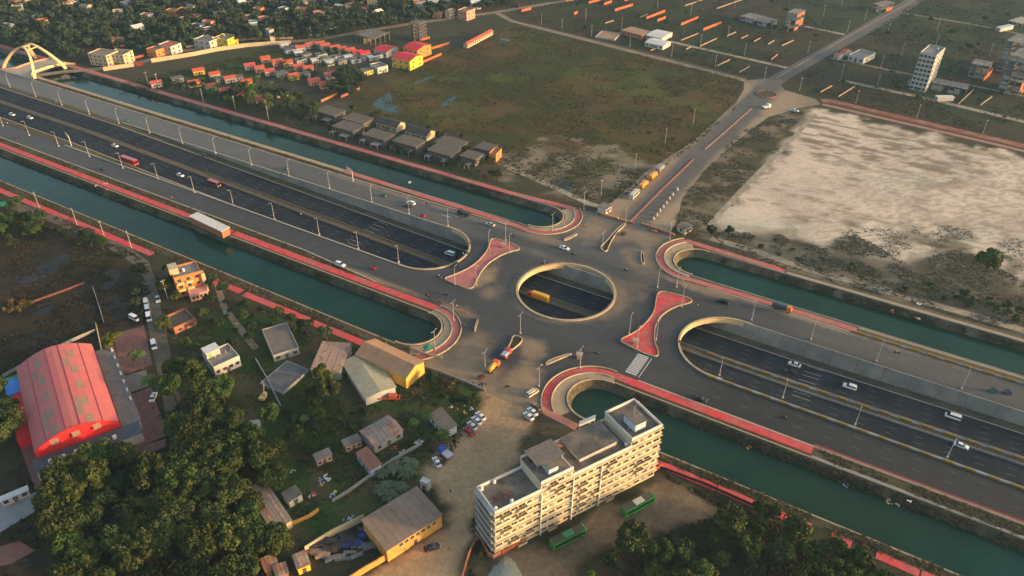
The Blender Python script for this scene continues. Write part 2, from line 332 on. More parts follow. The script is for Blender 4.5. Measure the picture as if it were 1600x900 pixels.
# ceiling slab under deck (closes the tunnel)
def deckslab():
    out = [(-51, -18.6), (51, -18.6), (51, 18.6), (-51, 18.6)]
    o = sheet('underpass_ceiling', [(-68, -18.5), (68, -18.5), (68, 18.5), (-68, 18.5)], [arc(CX, CY, CR+.02, 0, 360, 60)[:-1], arc(-68.2, 0, 18.02, -90, 90, 30)+[(-68.3, 0)], [(68.3, 0)]+arc(68.2, 0, 18.02, 90, 270, 30)], -1.9, 4, None, M_conc)
deckslab()
# canal water, walls and banks
for (sx, sy), poly in canals.items():
    w = MB(); w.v = [(x, y, -3.0) for x, y in poly]; w.f = [tuple(range(len(poly)))]; struct(w.build('canal_water', M_water))
    inn = canal_poly(sx, sy, 2.2)
    n = len(poly); b = MB(); b.ribbon([(x, y, -.02) for x, y in poly], [(x, y, -3.6) for x, y in inn]); struct(b.build('canal_bank', M_bank if sy > 0 else M_stonebank))
    cap = [p for p in poly if abs(p[0]) < 60.]
    cap = [(sx*38.5+(-sx)*10.75*math.cos(rad(t)), sy*(49.75-10.75*math.sin(rad(t)))) for t in np.linspace(96, -96, 41)]
    cp = empty('canal_end_wall', (0, 0, 0), 0, 'curved cream wall closing the end of the %s canal' % {(-1, -1): 'near left', (1, -1): 'near right', (-1, 1): 'far left', (1, 1): 'far right'}[(sx, sy)], 'wall')
    t_in = sx*sy; wall_loop('coping', cap, .55*(-t_in), .35, M_cream, False, 0, cp)
    b = MB(); b.ribbon([(x+sx*.02, y, 0) for x, y in cap], [(x+sx*.02, y, -3.4) for x, y in cap]); b.build('facing', M_fascia_lit, cp)
# lane dashes and thick markers
for s, yl in ((1, (5, 8, 11)), (-1, (-5, -8, -11))):
    for y in yl:
        b = MB()
        for X in np.arange(-560, 330, 9.):
            x = X+(y % 3)*.6; b.add([(x, y-.09, zexp(x)+.012), (x+2.6, y-.09, zexp(x+2.6)+.012), (x+2.6, y+.09, zexp(x+2.6)+.012), (x, y+.09, zexp(x)+.012)], [(0, 1, 2, 3)])
        struct(b.build('lane_marking', M_dash))
for X in (-108, 93):
    b = MB()
    for y in (3.5, 6.5, 9.6, 12.6, -6.7, -9.6) if X < 0 else (4.5, 7.7, 10, 13.5, -2.8, -5.2):
        x, l = X+abs(y)*.1, 6.; b.add([(x, y-.13, zexp(x)+.016), (x+l, y-.13, zexp(x+l)+.016), (x+l, y+.13, zexp(x+l)+.016), (x, y+.13, zexp(x)+.016)], [(0, 1, 2, 3)])
    struct(b.build('lane_marking', M_worn))
for y, x0, x1 in ((24, -420, -60), (28, -420, -60), (-24, -420, -60), (-27.5, -420, -60), (24.5, 75, 300), (28.5, 75, 300), (-22.5, 62, 300), (-27.5, 62, 300)):
    b = MB()
    for x in np.arange(x0, x1, 9.): b.add([(x, y-.08, .012), (x+2.8, y-.08, .012), (x+2.8, y+.08, .012), (x, y+.08, .012)], [(0, 1, 2, 3)])
    struct(b.build('lane_marking', M_dash))
b = MB()
for y in (26.4, 28.7):
    x = -80+(y-26)*1.; b.add([(x, y-.14, .014), (x+6, y-.14, .014), (x+6, y+.14, .014), (x, y+.14, .014)], [(0, 1, 2, 3)])
struct(b.build('lane_marking', M_white))
b = MB()
for i in range(14):
    y = -20.2-i*.86; b.add([(40.3, y-.27, .014), (44.6, y-.27, .014), (44.6, y+.27, .014), (40.3, y+.27, .014)], [(0, 1, 2, 3)])
b.add([(45.5, -32, .014), (45.8, -32, .014), (45.8, -20, .014), (45.5, -20, .014)], [(0, 1, 2, 3)]); struct(b.build('zebra_crossing', M_white))
# median of the expressway
M_medb = mat('dusty_barrier', (.17, .135, .095), .9, .25, .6)
strip('median', -1.7, 1.7, mat('median_soil', (.10, .08, .055), .95, .3, .8, col2=(.07, .065, .04)), .18)
for s in (-1, 1):
    m_ = empty('median_barrier', (0, s*1.75, 0), 0, 'low segmented concrete barrier on the %s edge of the expressway median' % ('far' if s > 0 else 'near'), 'barrier')
    for X in np.arange(-222, 300, 9.):
        if -50 > X > -222 or X > 40 or -30 < X < 20:
            z0, z1 = zexp(X), zexp(X+8.9); b = MB(); b.add([(X, -.18, z0), (X+8.9, -.18, z1), (X+8.9, .18, z1), (X, .18, z0), (X, -.12, z0+.75), (X+8.9, -.12, z1+.75), (X+8.9, .12, z1+.75), (X, .12, z0+.75)], [(0, 3, 2, 1), (4, 5, 6, 7), (0, 1, 5, 4), (1, 2, 6, 5), (2, 3, 7, 6), (3, 0, 4, 7)])
            b.build('barrier_segment', M_conc if X > 30 else M_medb, m_)
# yellow and black painted barrier panels on the right-hand side
def painted(name, label, y, x0, x1, gap, ln, zf, hh=.7, yy=None):
    r = empty(name, (0, 0, 0), 0, label, 'barrier')
    X = x0
    while X < x1:
        z = zf(X+ln/2); p = MB().box(X, X+ln, y-.30, y+.30, z+.02, z+hh).build('painted_panel', M_black, r); b = MB(); n = 6
        for k in range(n):
            a = X+ln*(k+.18)/n; c = X+ln*(k+.72)/n; b.box(a, c, y-.34, y+.34, z+.05, z+hh+.04)
        b.build('yellow_stripes', M_yellow, p)
        MB().box(X+ln+.1, X+ln+gap-.1, y-.22, y+.22, z, z+.6).build('plain_panel', M_conc, r); X += ln+gap
painted('striped_barrier', 'yellow and black striped barrier on the near edge of the right underpass', -18.95, 66, 330, 3.3, 3.0, lambda x: 0)
painted('striped_barrier', 'yellow and black striped barrier along the middle of the right underpass', .9, 60, 330, 3.2, 3.6, lambda x: zexp(x)+.18)
painted('striped_barrier', 'yellow and black striped barrier between the upper road and the right canal', 33.9, 106, 330, 2.9, 3.3, lambda x: 0)
# ------------------------------------------------------------------ land on both sides
def axis(a, b, step, far):
    m = list(np.arange(a, b+.01, step)); lo = []; d = step; v = a
    while v > -far: d *= 1.6; v -= d; lo.append(v)
    hi = []; d = step; v = m[-1]
    while v < far: d *= 1.6; v += d; hi.append(v)
    return np.array(lo[::-1]+m+hi)
def land(name, X, Y, colfn, m, zfn=None):
    gx, gy = np.meshgrid(X, Y); nx = len(X); i = np.arange(len(Y)-1)[:, None]*nx+np.arange(nx-1)[None]
    F = np.stack([i, i+1, i+nx+1, i+nx], -1).reshape(-1, 4); x, y = gx.ravel(), gy.ravel(); z = np.full(x.shape, -.03) if zfn is None else zfn(x, y)
    return struct(meshobj(name, np.c_[x, y, z], F, m, colfn(x, y)))
Z_scrub = GP([(560, 150), (640, 100), (760, 55), (810, 42), (960, 75), (1160, 125), (1150, 170), (1110, 205), (1060, 245), (985, 300), (960, 315), (900, 310), (760, 255), (770, 225), (640, 190), (560, 172)])
Z_sand = GP([(1105, 350), (1165, 285), (1275, 170), (1600, 248), (1750, 285), (1750, 500), (1600, 465), (1510, 400), (1400, 418), (1290, 388), (1210, 370), (1130, 372)])
Z_streak = GP([(1225, 195), (1285, 172), (1600, 250), (1560, 275), (1490, 300), (1330, 290), (1240, 225)])
Z_band = GP([(1110, 362), (1200, 362), (1290, 388), (1330, 362), (1420, 412), (1500, 388), (1620, 450), (1620, 530), (1400, 468), (1240, 425), (1130, 385)])
Z_verge = GP([(1055, 345), (1075, 295), (1160, 205), (1268, 163), (1165, 285), (1105, 352)])
Z_dug = GP([(775, 250), (860, 212), (960, 232), (1005, 250), (985, 300), (950, 318), (870, 300), (780, 280)])
Z_grass = GP([(180, 132), (300, 106), (400, 82), (470, 74), (475, 95), (380, 120), (290, 130), (240, 145)])
Z_vill = GP([(215, 150), (290, 128), (380, 120), (480, 72), (660, 58), (745, 45), (650, 100), (560, 155), (540, 172), (640, 192), (770, 228), (775, 262), (700, 268), (480, 196), (200, 118)])
Z_wood = GP([(-200, 60), (-100, -60), (760, -60), (800, 5), (650, 34), (500, 60), (400, 66), (280, 78), (160, 108), (100, 95), (0, 80)])
Z_plots = GP([(800, 30), (800, -80), (1800, -80), (1800, 260), (1600, 225), (1290, 155), (1220, 135), (1160, 122)])
Z_dirt1 = GP([(955, 320), (1010, 268), (1080, 222), (1095, 222), (1010, 290), (960, 335)])
def col_far(x, y):
    c = zones(x, y, ((.048, .050, .026), (.060, .052, .030), 22), [
        (Z_wood, (.030, .036, .020), (.045, .045, .028), 15, 6), (Z_plots, (.032, .042, .020), (.050, .041, .026), 30, 6), (Z_grass, (.05, .085, .022), (.08, .08, .028), 20, 4), (Z_vill, (.040, .042, .024), (.075, .065, .042), 10, 5),
        (Z_scrub, (.082, .058, .021), (.046, .052, .015), 26, 6), (Z_dug, (.20, .165, .11), (.055, .055, .028), 9, 8), (Z_sand, (.57, .475, .375), (.48, .40, .32), 22, 10),
        (Z_verge, (.16, .13, .085), (.06, .056, .03), 8, 5), (Z_band, (.075, .065, .042), (.15, .13, .095), 8, 10), (Z_dirt1, (.20, .16, .11), (.16, .13, .09), 8, 5)], 11)
    sc = sst(0, 12, sdist(x, y, Z_scrub)); k = fbm(x, y, 30, 77); c = blend(c, (.095, .058, .030), sst(.52, .66, k)*.7*sc); k = fbm(x*.6, y, 22, 87); c = blend(c, (.075, .082, .020), sst(.55, .68, k)*.7*sc)
    pl = sst(0, 20, sdist(x, y, Z_plots)); k = fbm(x, y, 40, 97); c = blend(c, (.054, .037, .026), sst(.5, .65, k)*.6*pl); k = fbm(x, y, 25, 107); c = blend(c, (.034, .054, .014), sst(.55, .68, k)*.5*pl)
    st = sst(0, 10, sdist(x, y, Z_streak)+(fbm(x, y, 14, 7)-.5)*20); k = fbm(x*.28+y*.06, y, 3.2, 9, 3); c = blend(c, (.13, .105, .075), st*sst(.46, .60, k)*.8)
    sa = sst(0, 6, sdist(x, y, Z_sand)); k = fbm(x*.3, y, 3., 19, 3); c = blend(c, (.22, .18, .13), sa*sst(.66, .76, k)*.7); c = blend(c, (.50, .47, .38), sa*sst(.55, .7, fbm(x, y, 30, 29))*.5)
    ed = sst(55, 5, sdist(x, y, Z_sand))*sst(.50, .62, fbm(x, y, 11, 39))*sa*sst(40, 90, x)*sst(190, 120, y); c = blend(c, (.085, .078, .045), ed*.85)
    rk = np.abs(np.sin((x*.75+y*.6+(fbm(x, y, 12, 33)-.5)*14)*.8)); c = blend(c, (.26, .225, .165), sa*(rk > .82)*sst(40, 110, x)*.55)      # grader tracks
    return c
land('land_beyond', axis(-720, 300, 2.2, 6000), np.r_[64.5, np.arange(66.5, 640, 2.2), 660, 720, 850, 1200, 2000, 3500, 6000], col_far, M_ground)

N_marsh = GP([(-60, 330), (90, 335), (170, 375), (232, 410), (235, 500), (150, 530), (0, 590), (-60, 600)])
N_yard = GP([(300, 480), (420, 490), (560, 560), (700, 590), (760, 600), (740, 650), (690, 740), (640, 770), (560, 800), (470, 850), (400, 900), (380, 760), (300, 700), (280, 560)])
N_wood = GP([(60, 700), (250, 640), (330, 620), (420, 720), (440, 850), (400, 960), (-100, 980), (-50, 800)])
N_bus = GP([(755, 890), (850, 850), (960, 790), (1030, 742), (1140, 790), (1130, 825), (1060, 842), (950, 850), (905, 905), (760, 930)])
N_dirt = GP([(672, 562), (760, 570), (850, 620), (838, 668), (820, 705), (800, 735), (775, 760), (745, 800), (735, 850), (712, 885), (690, 940), (520, 960), (585, 900), (690, 832), (705, 795), (685, 768), (660, 740), (690, 700), (738, 655), (762, 622), (745, 600), (700, 582)])
N_corner = GP([(830, 640), (905, 668), (860, 700), (815, 720)])
N_right = GP([(1050, 720), (1200, 790), (1420, 890), (1500, 960), (900, 980), (1000, 850), (1140, 800)])
def col_near(x, y):
    c = zones(x, y, ((.036, .042, .020), (.052, .045, .026), 12), [
        (N_marsh, (.046, .031, .018), (.026, .026, .017), 9, 5), (N_yard, (.034, .070, .016), (.080, .064, .032), 8, 4), (N_wood, (.026, .028, .016), (.05, .036, .025), 8, 6),
        (N_bus, (.21, .15, .095), (.14, .105, .07), 10, 4), (N_dirt, (.43, .27, .14), (.34, .23, .13), 10, 3.5), (N_corner, (.10, .08, .05), (.06, .05, .03), 5, 3), (N_right, (.035, .034, .02), (.05, .046, .026), 8, 4)], 41)
    tr = sst(0, 3, sdist(x, y, N_dirt)); k = fbm(x*.5+y*.2, y*.12, 4, 61); return blend(c, (.42, .29, .16), tr*sst(.5, .66, k)*.6)
land('land_nearby', axis(-330, 220, 1.5, 6000), np.r_[-6000, -3500, -2000, -1200, -700, -450, -360, -320, np.arange(-290, -66, 1.5), -64.5], col_near, M_ground)
for a, b in ((-6000, XL), (XR, 6000)):
    x0 = [a, b]; struct(meshobj('corridor_ground', [(a, -64.5, -.03), (b, -64.5, -.03), (b, 64.5, -.03), (a, 64.5, -.03)], [(0, 1, 2, 3)], M_ground, np.full((4, 3), .06)))

# ------------------------------------------------------------------ walkways
def path_strip(name, pts, w, m, z=.10, side=0., thick=.1, label=None):
    """raised ribbon along plan points (side shifts it to the left)"""
    P = [Vector(p) for p in pts]; n = len(P); A = []; B = []
    for i in range(n):
        d = (P[min(i+1, n-1)]-P[max(i-1, 0)]).normalized(); q = Vector((-d.y, d.x)); A.append(P[i]+q*(w/2+side)); B.append(P[i]-q*(w/2-side))
    b = MB(); t = lambda L, zz: [(p.x, p.y, zz) for p in L]
    b.ribbon(t(A, z), t(B, z)); b.ribbon(t(A, z-thick-.05), t(A, z)); b.ribbon(t(B, z), t(B, z-thick-.05)); return struct(b.build(name, m))
def capring(sx, sy, r, a0=88, a1=-52, grow=3.5, n=30):
    out = []
    for t in np.linspace(a0, a1, n):
        k = (a0-t)/(a0-a1); R = r+grow*k; out.append((sx*(38.5-R*math.cos(rad(t))), sy*(49.75-R*math.sin(rad(t)))))
    return out
def densify(pts, L=20):
    o = []
    for a, b in zip(pts, pts[1:]):
        n = max(1, int(math.dist(a, b)/L)); o += [(a[0]+(b[0]-a[0])*i/n, a[1]+(b[1]-a[1])*i/n) for i in range(n)]
    return o+[pts[-1]]
rings = {}
for sx, sy, m in ((-1, -1, M_red), (1, -1, M_red), (-1, 1, M_redfar), (1, 1, M_redfar)):
    rg = capring(sx, sy, 14.4); rings[sx, sy] = rg
    path_strip('walkway', rg, 2.6, M_redfar if sx*sy > 0 or sy > 0 else M_red, .09)
    for dd, hh in ((-1.75, .55), (1.75, .55)):
        pc = empty('ring_kerb', (0, 0, 0), 0, '%s kerb wall of the curved walkway round the %s canal end' % ('inner' if dd < 0 else 'outer', {(-1, -1): 'near left', (1, -1): 'near right', (-1, 1): 'far left', (1, 1): 'far right'}[sx, sy]), 'kerb')
        rp = capring(sx, sy, 14.4+dd)
        for seg in chop(rp, 2.6): wall_loop('kerb_block', seg, .34*(1 if sx*sy > 0 else -1), .5, M_cream if dd > 0 else M_kerb, False, 0, pc)
    ap = capring(sx, sy, 11.7, 92, -60, 2.0); struct(MB().ribbon([(x, y, .03) for x, y in capring(sx, sy, 11.2, 92, -60, 0)], [(x, y, .03) for x, y in capring(sx, sy, 12.8, 92, -60, 3.5)]).build('apron', M_tan))
E1 = lambda pts: densify(pts)
path_strip('walkway', E1([(-150, -36.1), (-110, -36.1), (-60, -35.7), rings[-1, -1][0]]), 3.3, M_red); path_strip('walkway', E1([(-840, -36.1), (-151, -36.1)]), 3.0, M_red)
path_strip('walkway', E1([rings[1, -1][0], (60, -35.6), (106, -35.6)]), 3.4, M_red); path_strip('footpath', E1([(106.3, -38.2), (300, -38.6)]), 1.0, M_conc)
path_strip('walkway', E1([(-148, 37.6), (-60, 36.6), rings[-1, 1][0]]), 3.0, M_redfar); path_strip('walkway', E1([(-425, 37.6), (-148.5, 37.6)]), 2.6, M_tan)
path_strip('walkway', E1([rings[1, 1][0], (70, 35.8), (106, 35.8)]), 2.8, M_redfar); path_strip('footpath', E1([(106.5, 37.6), (320, 37.6)]), .9, M_tan)
path_strip('walkway', E1([(-840, 63.2), (-430, 63.2), (-300, 62.4), (-62, 61.8), (-38, 63.4), rings[-1, 1][-1]]), 3.0, M_redfar)
path_strip('walkway', E1([rings[1, 1][-1], (44, 63.2), (72, 62.4)]), 3.0, M_redfar); path_strip('footpath', E1([(73, 61.6), (320, 61.8)]), 1.3, M_tan)
path_strip('footpath', densify([tuple(G(u, v)[:2]) for u, v in ((1110, 372), (1180, 392), (1260, 420), (1400, 460), (1500, 487), (1700, 545))]), 4.0, mat('sandy_path', (.30, .25, .18), .95, .3, .5, col2=(.24, .2, .14)), .03)
# near outer walkway, broken where the photo shows gaps
for a, b in ((-840, -166), (-140, -112), (-110, -76), (-74, -32)): path_strip('walkway', E1([(a, -67.4), (b, -67.0)]), 3.0, M_red)
for a, b in ((62, 85), (85.3, 97.5), (97.8, 112.6), (118, 123.5), (130, 141), (141.4, 200)): path_strip('walkway', E1([(a, -65.6), (b, -65.8)]), 2.9, M_red)
path_strip('walkway', [tuple(G(u, v)[:2]) for u, v in ((834, 634), (870, 652), (902, 668))], 3.0, mat('salmon_paving', (.50, .20, .12), .8, .2, .4))
# kerbs between road and verge
for nm, pts in (('kerb', [(-840, -30.4), (-112, -30.4), (-70, -33.4)]), ('kerb', [(-840, 33.1), (-140, 33.1)]), ('kerb', [(-140, 33.2), (-48, 34.3)]), ('kerb', [(48, 33.5), (104, 33.5)]), ('kerb', [(46, -33.6), (106, -33.6)])):
    path_strip(nm, densify(pts), .5, M_kerb, .14)
path_strip('kerb', densify([(106, -32.6), (320, -31.2)]), .35, mat('red_kerb', (.30, .035, .035), .7, .2, 1.), .2); path_strip('footpath', densify([(106, -33.4), (320, -32.1)]), 1.2, mat('dusty_pavement', (.24, .18, .14), .9, .2, .5), .08)
for s, e in ((-1, -1), (1, 1)):
    pass
for sy, y in ((1, 38.7), (-1, -38.7), (-1, -61.0), (1, 60.7)):
    for x0, x1 in ((-840, -39), (39, 420)):
        path_strip('canal_coping', densify([(x0, y), (x1, y)], 40), .5, M_conc if sy > 0 else M_tan, .06)
# left divider grass: from the shoulder to the service roads
M_div = mat('divider_grass', (.085, .066, .034), .95, .4, .6, col2=(.055, .058, .026), bump=.2)
for s in (-1, 1):
    strip('divider_verge', min(s*14.2, s*18.2), max(s*14.2, s*18.2), M_div, .10, XL, -150)
# ------------------------------------------------------------------ paved islands
def island(name, px, mtop, mk, label, h=.16, kerb_h=.5, z=0):
    loop = GP(px); n = len(loop); ar = sum(loop[i][0]*loop[(i+1) % n][1]-loop[(i+1) % n][0]*loop[i][1] for i in range(n))
    if ar < 0: loop = loop[::-1]
    # smooth the outline
    for _ in range(2):
        q = []
        for i in range(len(loop)):
            a, b = loop[i], loop[(i+1) % len(loop)]; q += [(a[0]*.75+b[0]*.25, a[1]*.75+b[1]*.25), (a[0]*.25+b[0]*.75, a[1]*.25+b[1]*.75)]
        loop = q
    r = empty(name, (0, 0, 0), 0, label, 'traffic island')
    me = MB(); me.v = [(x, y, h) for x, y in loop]; me.f = [tuple(range(len(loop)))]; o = me.build('paving', mtop, r)
    bm = bmesh.new(); bm.from_mesh(o.data); bmesh.ops.triangulate(bm, faces=bm.faces[:]); bm.to_mesh(o.data); bm.free()
    for seg in chop(loop+[loop[0]], 3.0): wall_loop('kerb_block', seg, .38, kerb_h, mk, False, 0, r)
    return r
M_pink = mat('pink_paving', (.42, .13, .12), .85, .25, .3, col2=(.36, .15, .13))
island('traffic_island', [(690, 436), (705, 442), (737, 455), (745, 440), (752, 425), (768, 408), (795, 394), (815, 391), (806, 383), (785, 376), (767, 372), (764, 384), (757, 398), (740, 415), (715, 428)], M_pink, M_cream, 'dusty pink hourglass island left of the oval opening')
island('traffic_island', [(964, 532), (985, 543), (1010, 555), (1028, 559), (1030, 550), (1023, 535), (1024, 510), (1034, 493), (1055, 480), (1084, 473), (1078, 466), (1055, 460), (1028, 454), (1024, 470), (1022, 488), (1008, 506), (990, 521)], M_red, M_cream, 'bright red hourglass island right of the oval opening')
M_soil = mat('planter_soil', (.05, .048, .028), .95, .4, 1., col2=(.07, .055, .03))
for px, lb in (([(801, 523), (819, 529), (812, 540), (790, 555), (788, 552), (797, 538)], 'dark soil triangular island with cream kerb below the oval opening'),
               ([(935, 388), (948, 396), (952, 385), (962, 366), (978, 352), (975, 349), (958, 364), (945, 380)], 'dark soil wedge island with curved cream kerb on the far road'),
               ([(1001, 394), (1005, 393), (1008, 410), (1005, 415), (1001, 410)], 'narrow upright sliver island right of the far junction')):
    island('traffic_island', px, M_soil, M_cream, lb, .12, .6)
for px, lb in (([(880, 374), (902, 365), (903, 367), (882, 378)], 'straight cream divider block left of the far junction'), ([(740, 517), (745, 500), (748, 498), (746, 507), (742, 520)], 'upright cream divider block on the near left approach'),
               ([(856, 563), (893, 552), (894, 555), (875, 562), (850, 573)], 'low cream divider block above the curved near right walkway')):
    island('traffic_island', px, M_tan, M_cream, lb, .4, .55)
# ------------------------------------------------------------------ the road across and its branches
def col_cross(x, y):
    n = fbm(x, y, 12, 71); c = np.array((.10, .095, .088))[None]*(.85+.3*n)[:, None]
    xm = np.interp(y, [60, 150, 245, 300, 560, 700], [0, 2.2, 6.5, 8, 58, 86]); dd = x-xm
    e = sst(6.5, 11, abs(dd)+(fbm(x, y, 9, 72)-.5)*5); c = blend(c, (.30, .225, .15), e*.95*sst(300, 260, y)); c = blend(c, (.27, .20, .135), sst(-4, -9, dd)*sst(160, 120, y)*.8)
    return blend(c, (.20, .155, .11), sst(16, 30, dd)*.9*sst(320, 290, y))
sheet('cross_road', GP([(1042, 372), (1054, 352), (1059, 342), (1065, 312), (1080, 292), (1105, 262), (1145, 225), (1200, 183), (1245, 170), (1282, 163), (1275, 155), (1225, 140), (1220, 132), (1255, 110), (1330, 67), (1390, 35), (1490, -30), (1462, -28), (1322, 54), (1200, 122), (1163, 126), (1162, 140), (1150, 160), (1082, 222), (1007, 270), (955, 317), (918, 338), (925, 352)]), [], -.012, 3., col_cross, M_road)
def pxroad(name, px, w, m, z=.02): return path_strip(name, densify([tuple(G(u, v)[:2]) for u, v in px], 12), w, m, z, 0, .06)
M_dirt = mat('dirt_road', (.23, .18, .125), .95, .3, .4, col2=(.18, .145, .10)); M_pale = mat('pale_track', (.32, .28, .21), .95, .3, .4, col2=(.24, .21, .15))
M_soling = mat('brick_soling', (.22, .075, .05), .95, .3, .5, col2=(.28, .13, .09)); M_darksol = mat('dark_soling', (.115, .06, .042), .95, .3, .6)
pxroad('dirt_road', [(40, 120), (100, 112), (160, 107), (225, 96), (287, 79), (400, 67.5), (495, 62), (560, 50), (635, 38), (775, 19), (860, 5), (960, -12)], 6, M_dirt)
pxroad('dirt_road', [(1165, 126), (1100, 109), (942, 69), (800, 33), (776, 20)], 5., M_dirt, .03); pxroad('brick_verge', [(1165, 122.5), (1100, 105.5), (942, 66), (830, 38)], 2.2, M_darksol, .03)
pxroad('brick_road', [(1283, 157), (1300, 158), (1575, 222), (1800, 278)], 5.5, M_soling, .03); pxroad('brick_verge', [(1285, 163), (1307, 168), (1550, 224), (1800, 284)], 3.5, mat('pink_soling', (.30, .17, .125), .95, .3, .5), .025)
pxroad('brick_verge', [(1290, 160), (1420, 190.5), (1560, 222), (1800, 281)], 1.4, M_darksol, .05)
pxroad('earth_track', [(1047, 65), (1200, 99), (1230, 106)], 4, M_pale); pxroad('earth_track', [(1312, 125), (1462, 157), (1600, 190), (1700, 212)], 4.5, M_pale); pxroad('earth_track', [(1257, 41), (1320, 54)], 4, M_pale); pxroad('earth_track', [(1297, 90), (1425, 117), (1500, 130), (1600, 150)], 3, M_dirt)
pxroad('earth_track', [(1410, 20), (1520, 38), (1640, 62)], 3, M_dirt)
pxroad('earth_track', [(795, 262), (860, 290), (920, 318), (935, 322)], 3.4, M_pale); pxroad('earth_track', [(1108, 352), (1165, 290), (1240, 215), (1275, 178)], 2.6, M_pale)
pxroad('dirt_road', [(10, 318), (60, 333), (110, 351), (160, 374), (200, 396), (222, 412), (232, 440), (242, 500), (255, 560), (268, 620), (282, 700)], 5.5, mat('grey_dirt_road', (.125, .105, .08), .95, .3, .4, col2=(.09, .08, .065)), .02)
pxroad('earth_track', [(335, 430), (350, 480), (380, 520), (400, 545)], 2.4, M_dirt)
# medians of the road across
def kerbwall(name, px, w, h, m, label, L=2.5):
    r = empty(name, (0, 0, 0), 0, label, 'kerb')
    for seg in chop(densify([tuple(G(u, v)[:2]) for u, v in px], 6), L): wall_loop('kerb_block', seg, w, h, m, False, 0, r)
    return r
M_brick = mat('brick_red', (.30, .135, .09), .9, .3, .8)
kerbwall('road_median', [(986, 347), (1036, 296), (1085, 249)], .8, .28, M_brick, 'red brick median of the far road next to the concrete blocks')
kerbwall('road_median', [(1102, 234), (1140, 201), (1176, 169)], .8, .22, mat('pink_median', (.32, .18, .13), .85, .2, .8), 'pink brick median of the far road short of the roundabout')
kerbwall('road_median', [(1212, 123), (1322, 59), (1440, -6)], .7, .18, mat('pale_median', (.25, .17, .14), .85, .2, .8), 'thin pink median of the road running off to the top right', 4.)
# roundabout island
rb = G(1198, 147.5); r = empty('roundabout_island', rb, 0, 'small round planted island of the far roundabout', 'roundabout')
MB().prism(arc(0, 0, 5.6, 0, 360, 28)[:-1], 0, .35).build('soil', M_soil, r)
for seg in chop(arc(0, 0, 5.9, 0, 360, 40), 2.5): wall_loop('kerb_block', seg, -.4, .5, M_brick, False, 0, r)
# ponds and marsh pools
def pool(name, px, m, z=.01):
    L = GP(px)
    for _ in range(0 if 'court' in name or 'park' in name else 2):
        q = []
        for i in range(len(L)):
            a, b = L[i], L[(i+1) % len(L)]; q += [(a[0]*.75+b[0]*.25, a[1]*.75+b[1]*.25), (a[0]*.25+b[0]*.75, a[1]*.25+b[1]*.75)]
        L = q
    if 'court' in name or 'park' in name: AVOID.append(L)
    o = MB(); o.v = [(x, y, z) for x, y in L]; o.f = [tuple(range(len(L)))]; return struct(o.build(name, m))
M_pond = mat('pond_water', (.022, .055, .050), .15, .2, .1, spec=.2, bump=.02)
M_marsh = mat('marsh_water', (.016, .016, .016), .3, .3, .2, spec=.1, bump=.03, col2=(.030, .024, .017))
pool('pond', [(577, 163), (592, 153), (606, 143), (612, 150), (612, 160), (634, 178), (605, 176)], M_pond); pool('pond', [(687, 165), (705, 152), (716, 148), (706, 160), (692, 168)], M_pond); pool('pond', [(640, 132), (665, 121), (678, 119), (660, 128)], M_pond); pool('pond', [(775, 62), (790, 59), (800, 63), (785, 68)], M_pond)
pool('pond', [(862, 288), (885, 278), (900, 290), (885, 300)], mat('green_pond', (.022, .035, .026), .15, .2, .2))
pool('marsh_pool', [(20, 430), (60, 415), (100, 395), (112, 400), (95, 420), (60, 440), (28, 445)], M_marsh); pool('marsh_pool', [(110, 450), (150, 428), (185, 418), (190, 435), (160, 460), (120, 470)], M_marsh); pool('marsh_pool', [(165, 470), (195, 455), (200, 490), (175, 500)], M_marsh); pool('marsh_pool', [(0, 480), (60, 470), (100, 480), (40, 500)], M_marsh); pool('marsh_pool', [(30, 530), (100, 515), (120, 530), (50, 545)], M_marsh)
# hall forecourt paving
M_court = mat('forecourt_red', (.20, .085, .07), .9, .25, .4, col2=(.16, .09, .075)); M_court2 = mat('forecourt_grey', (.19, .165, .135), .9, .2, .4); M_lot = mat('concrete_lot', (.24, .25, .25), .9, .2, .3)
pool('forecourt', [(178, 522), (225, 508), (238, 570), (188, 588)], M_court); pool('forecourt', [(186, 590), (228, 578), (234, 602), (196, 616)], M_court2); pool('forecourt', [(196, 620), (236, 605), (262, 680), (212, 700)], M_court, .015)
pool('car_park', [(-30, 790), (60, 768), (70, 790), (0, 832), (-30, 850)], M_lot); pool('forecourt', [(28, 690), (52, 690), (70, 735), (98, 760), (85, 775), (55, 765)], M_court)
pool('forecourt', [(-20, 860), (30, 845), (55, 860), (20, 880), (-20, 890)], M_court); pool('forecourt', [(210, 700), (260, 685), (258, 698), (228, 712)], M_court)
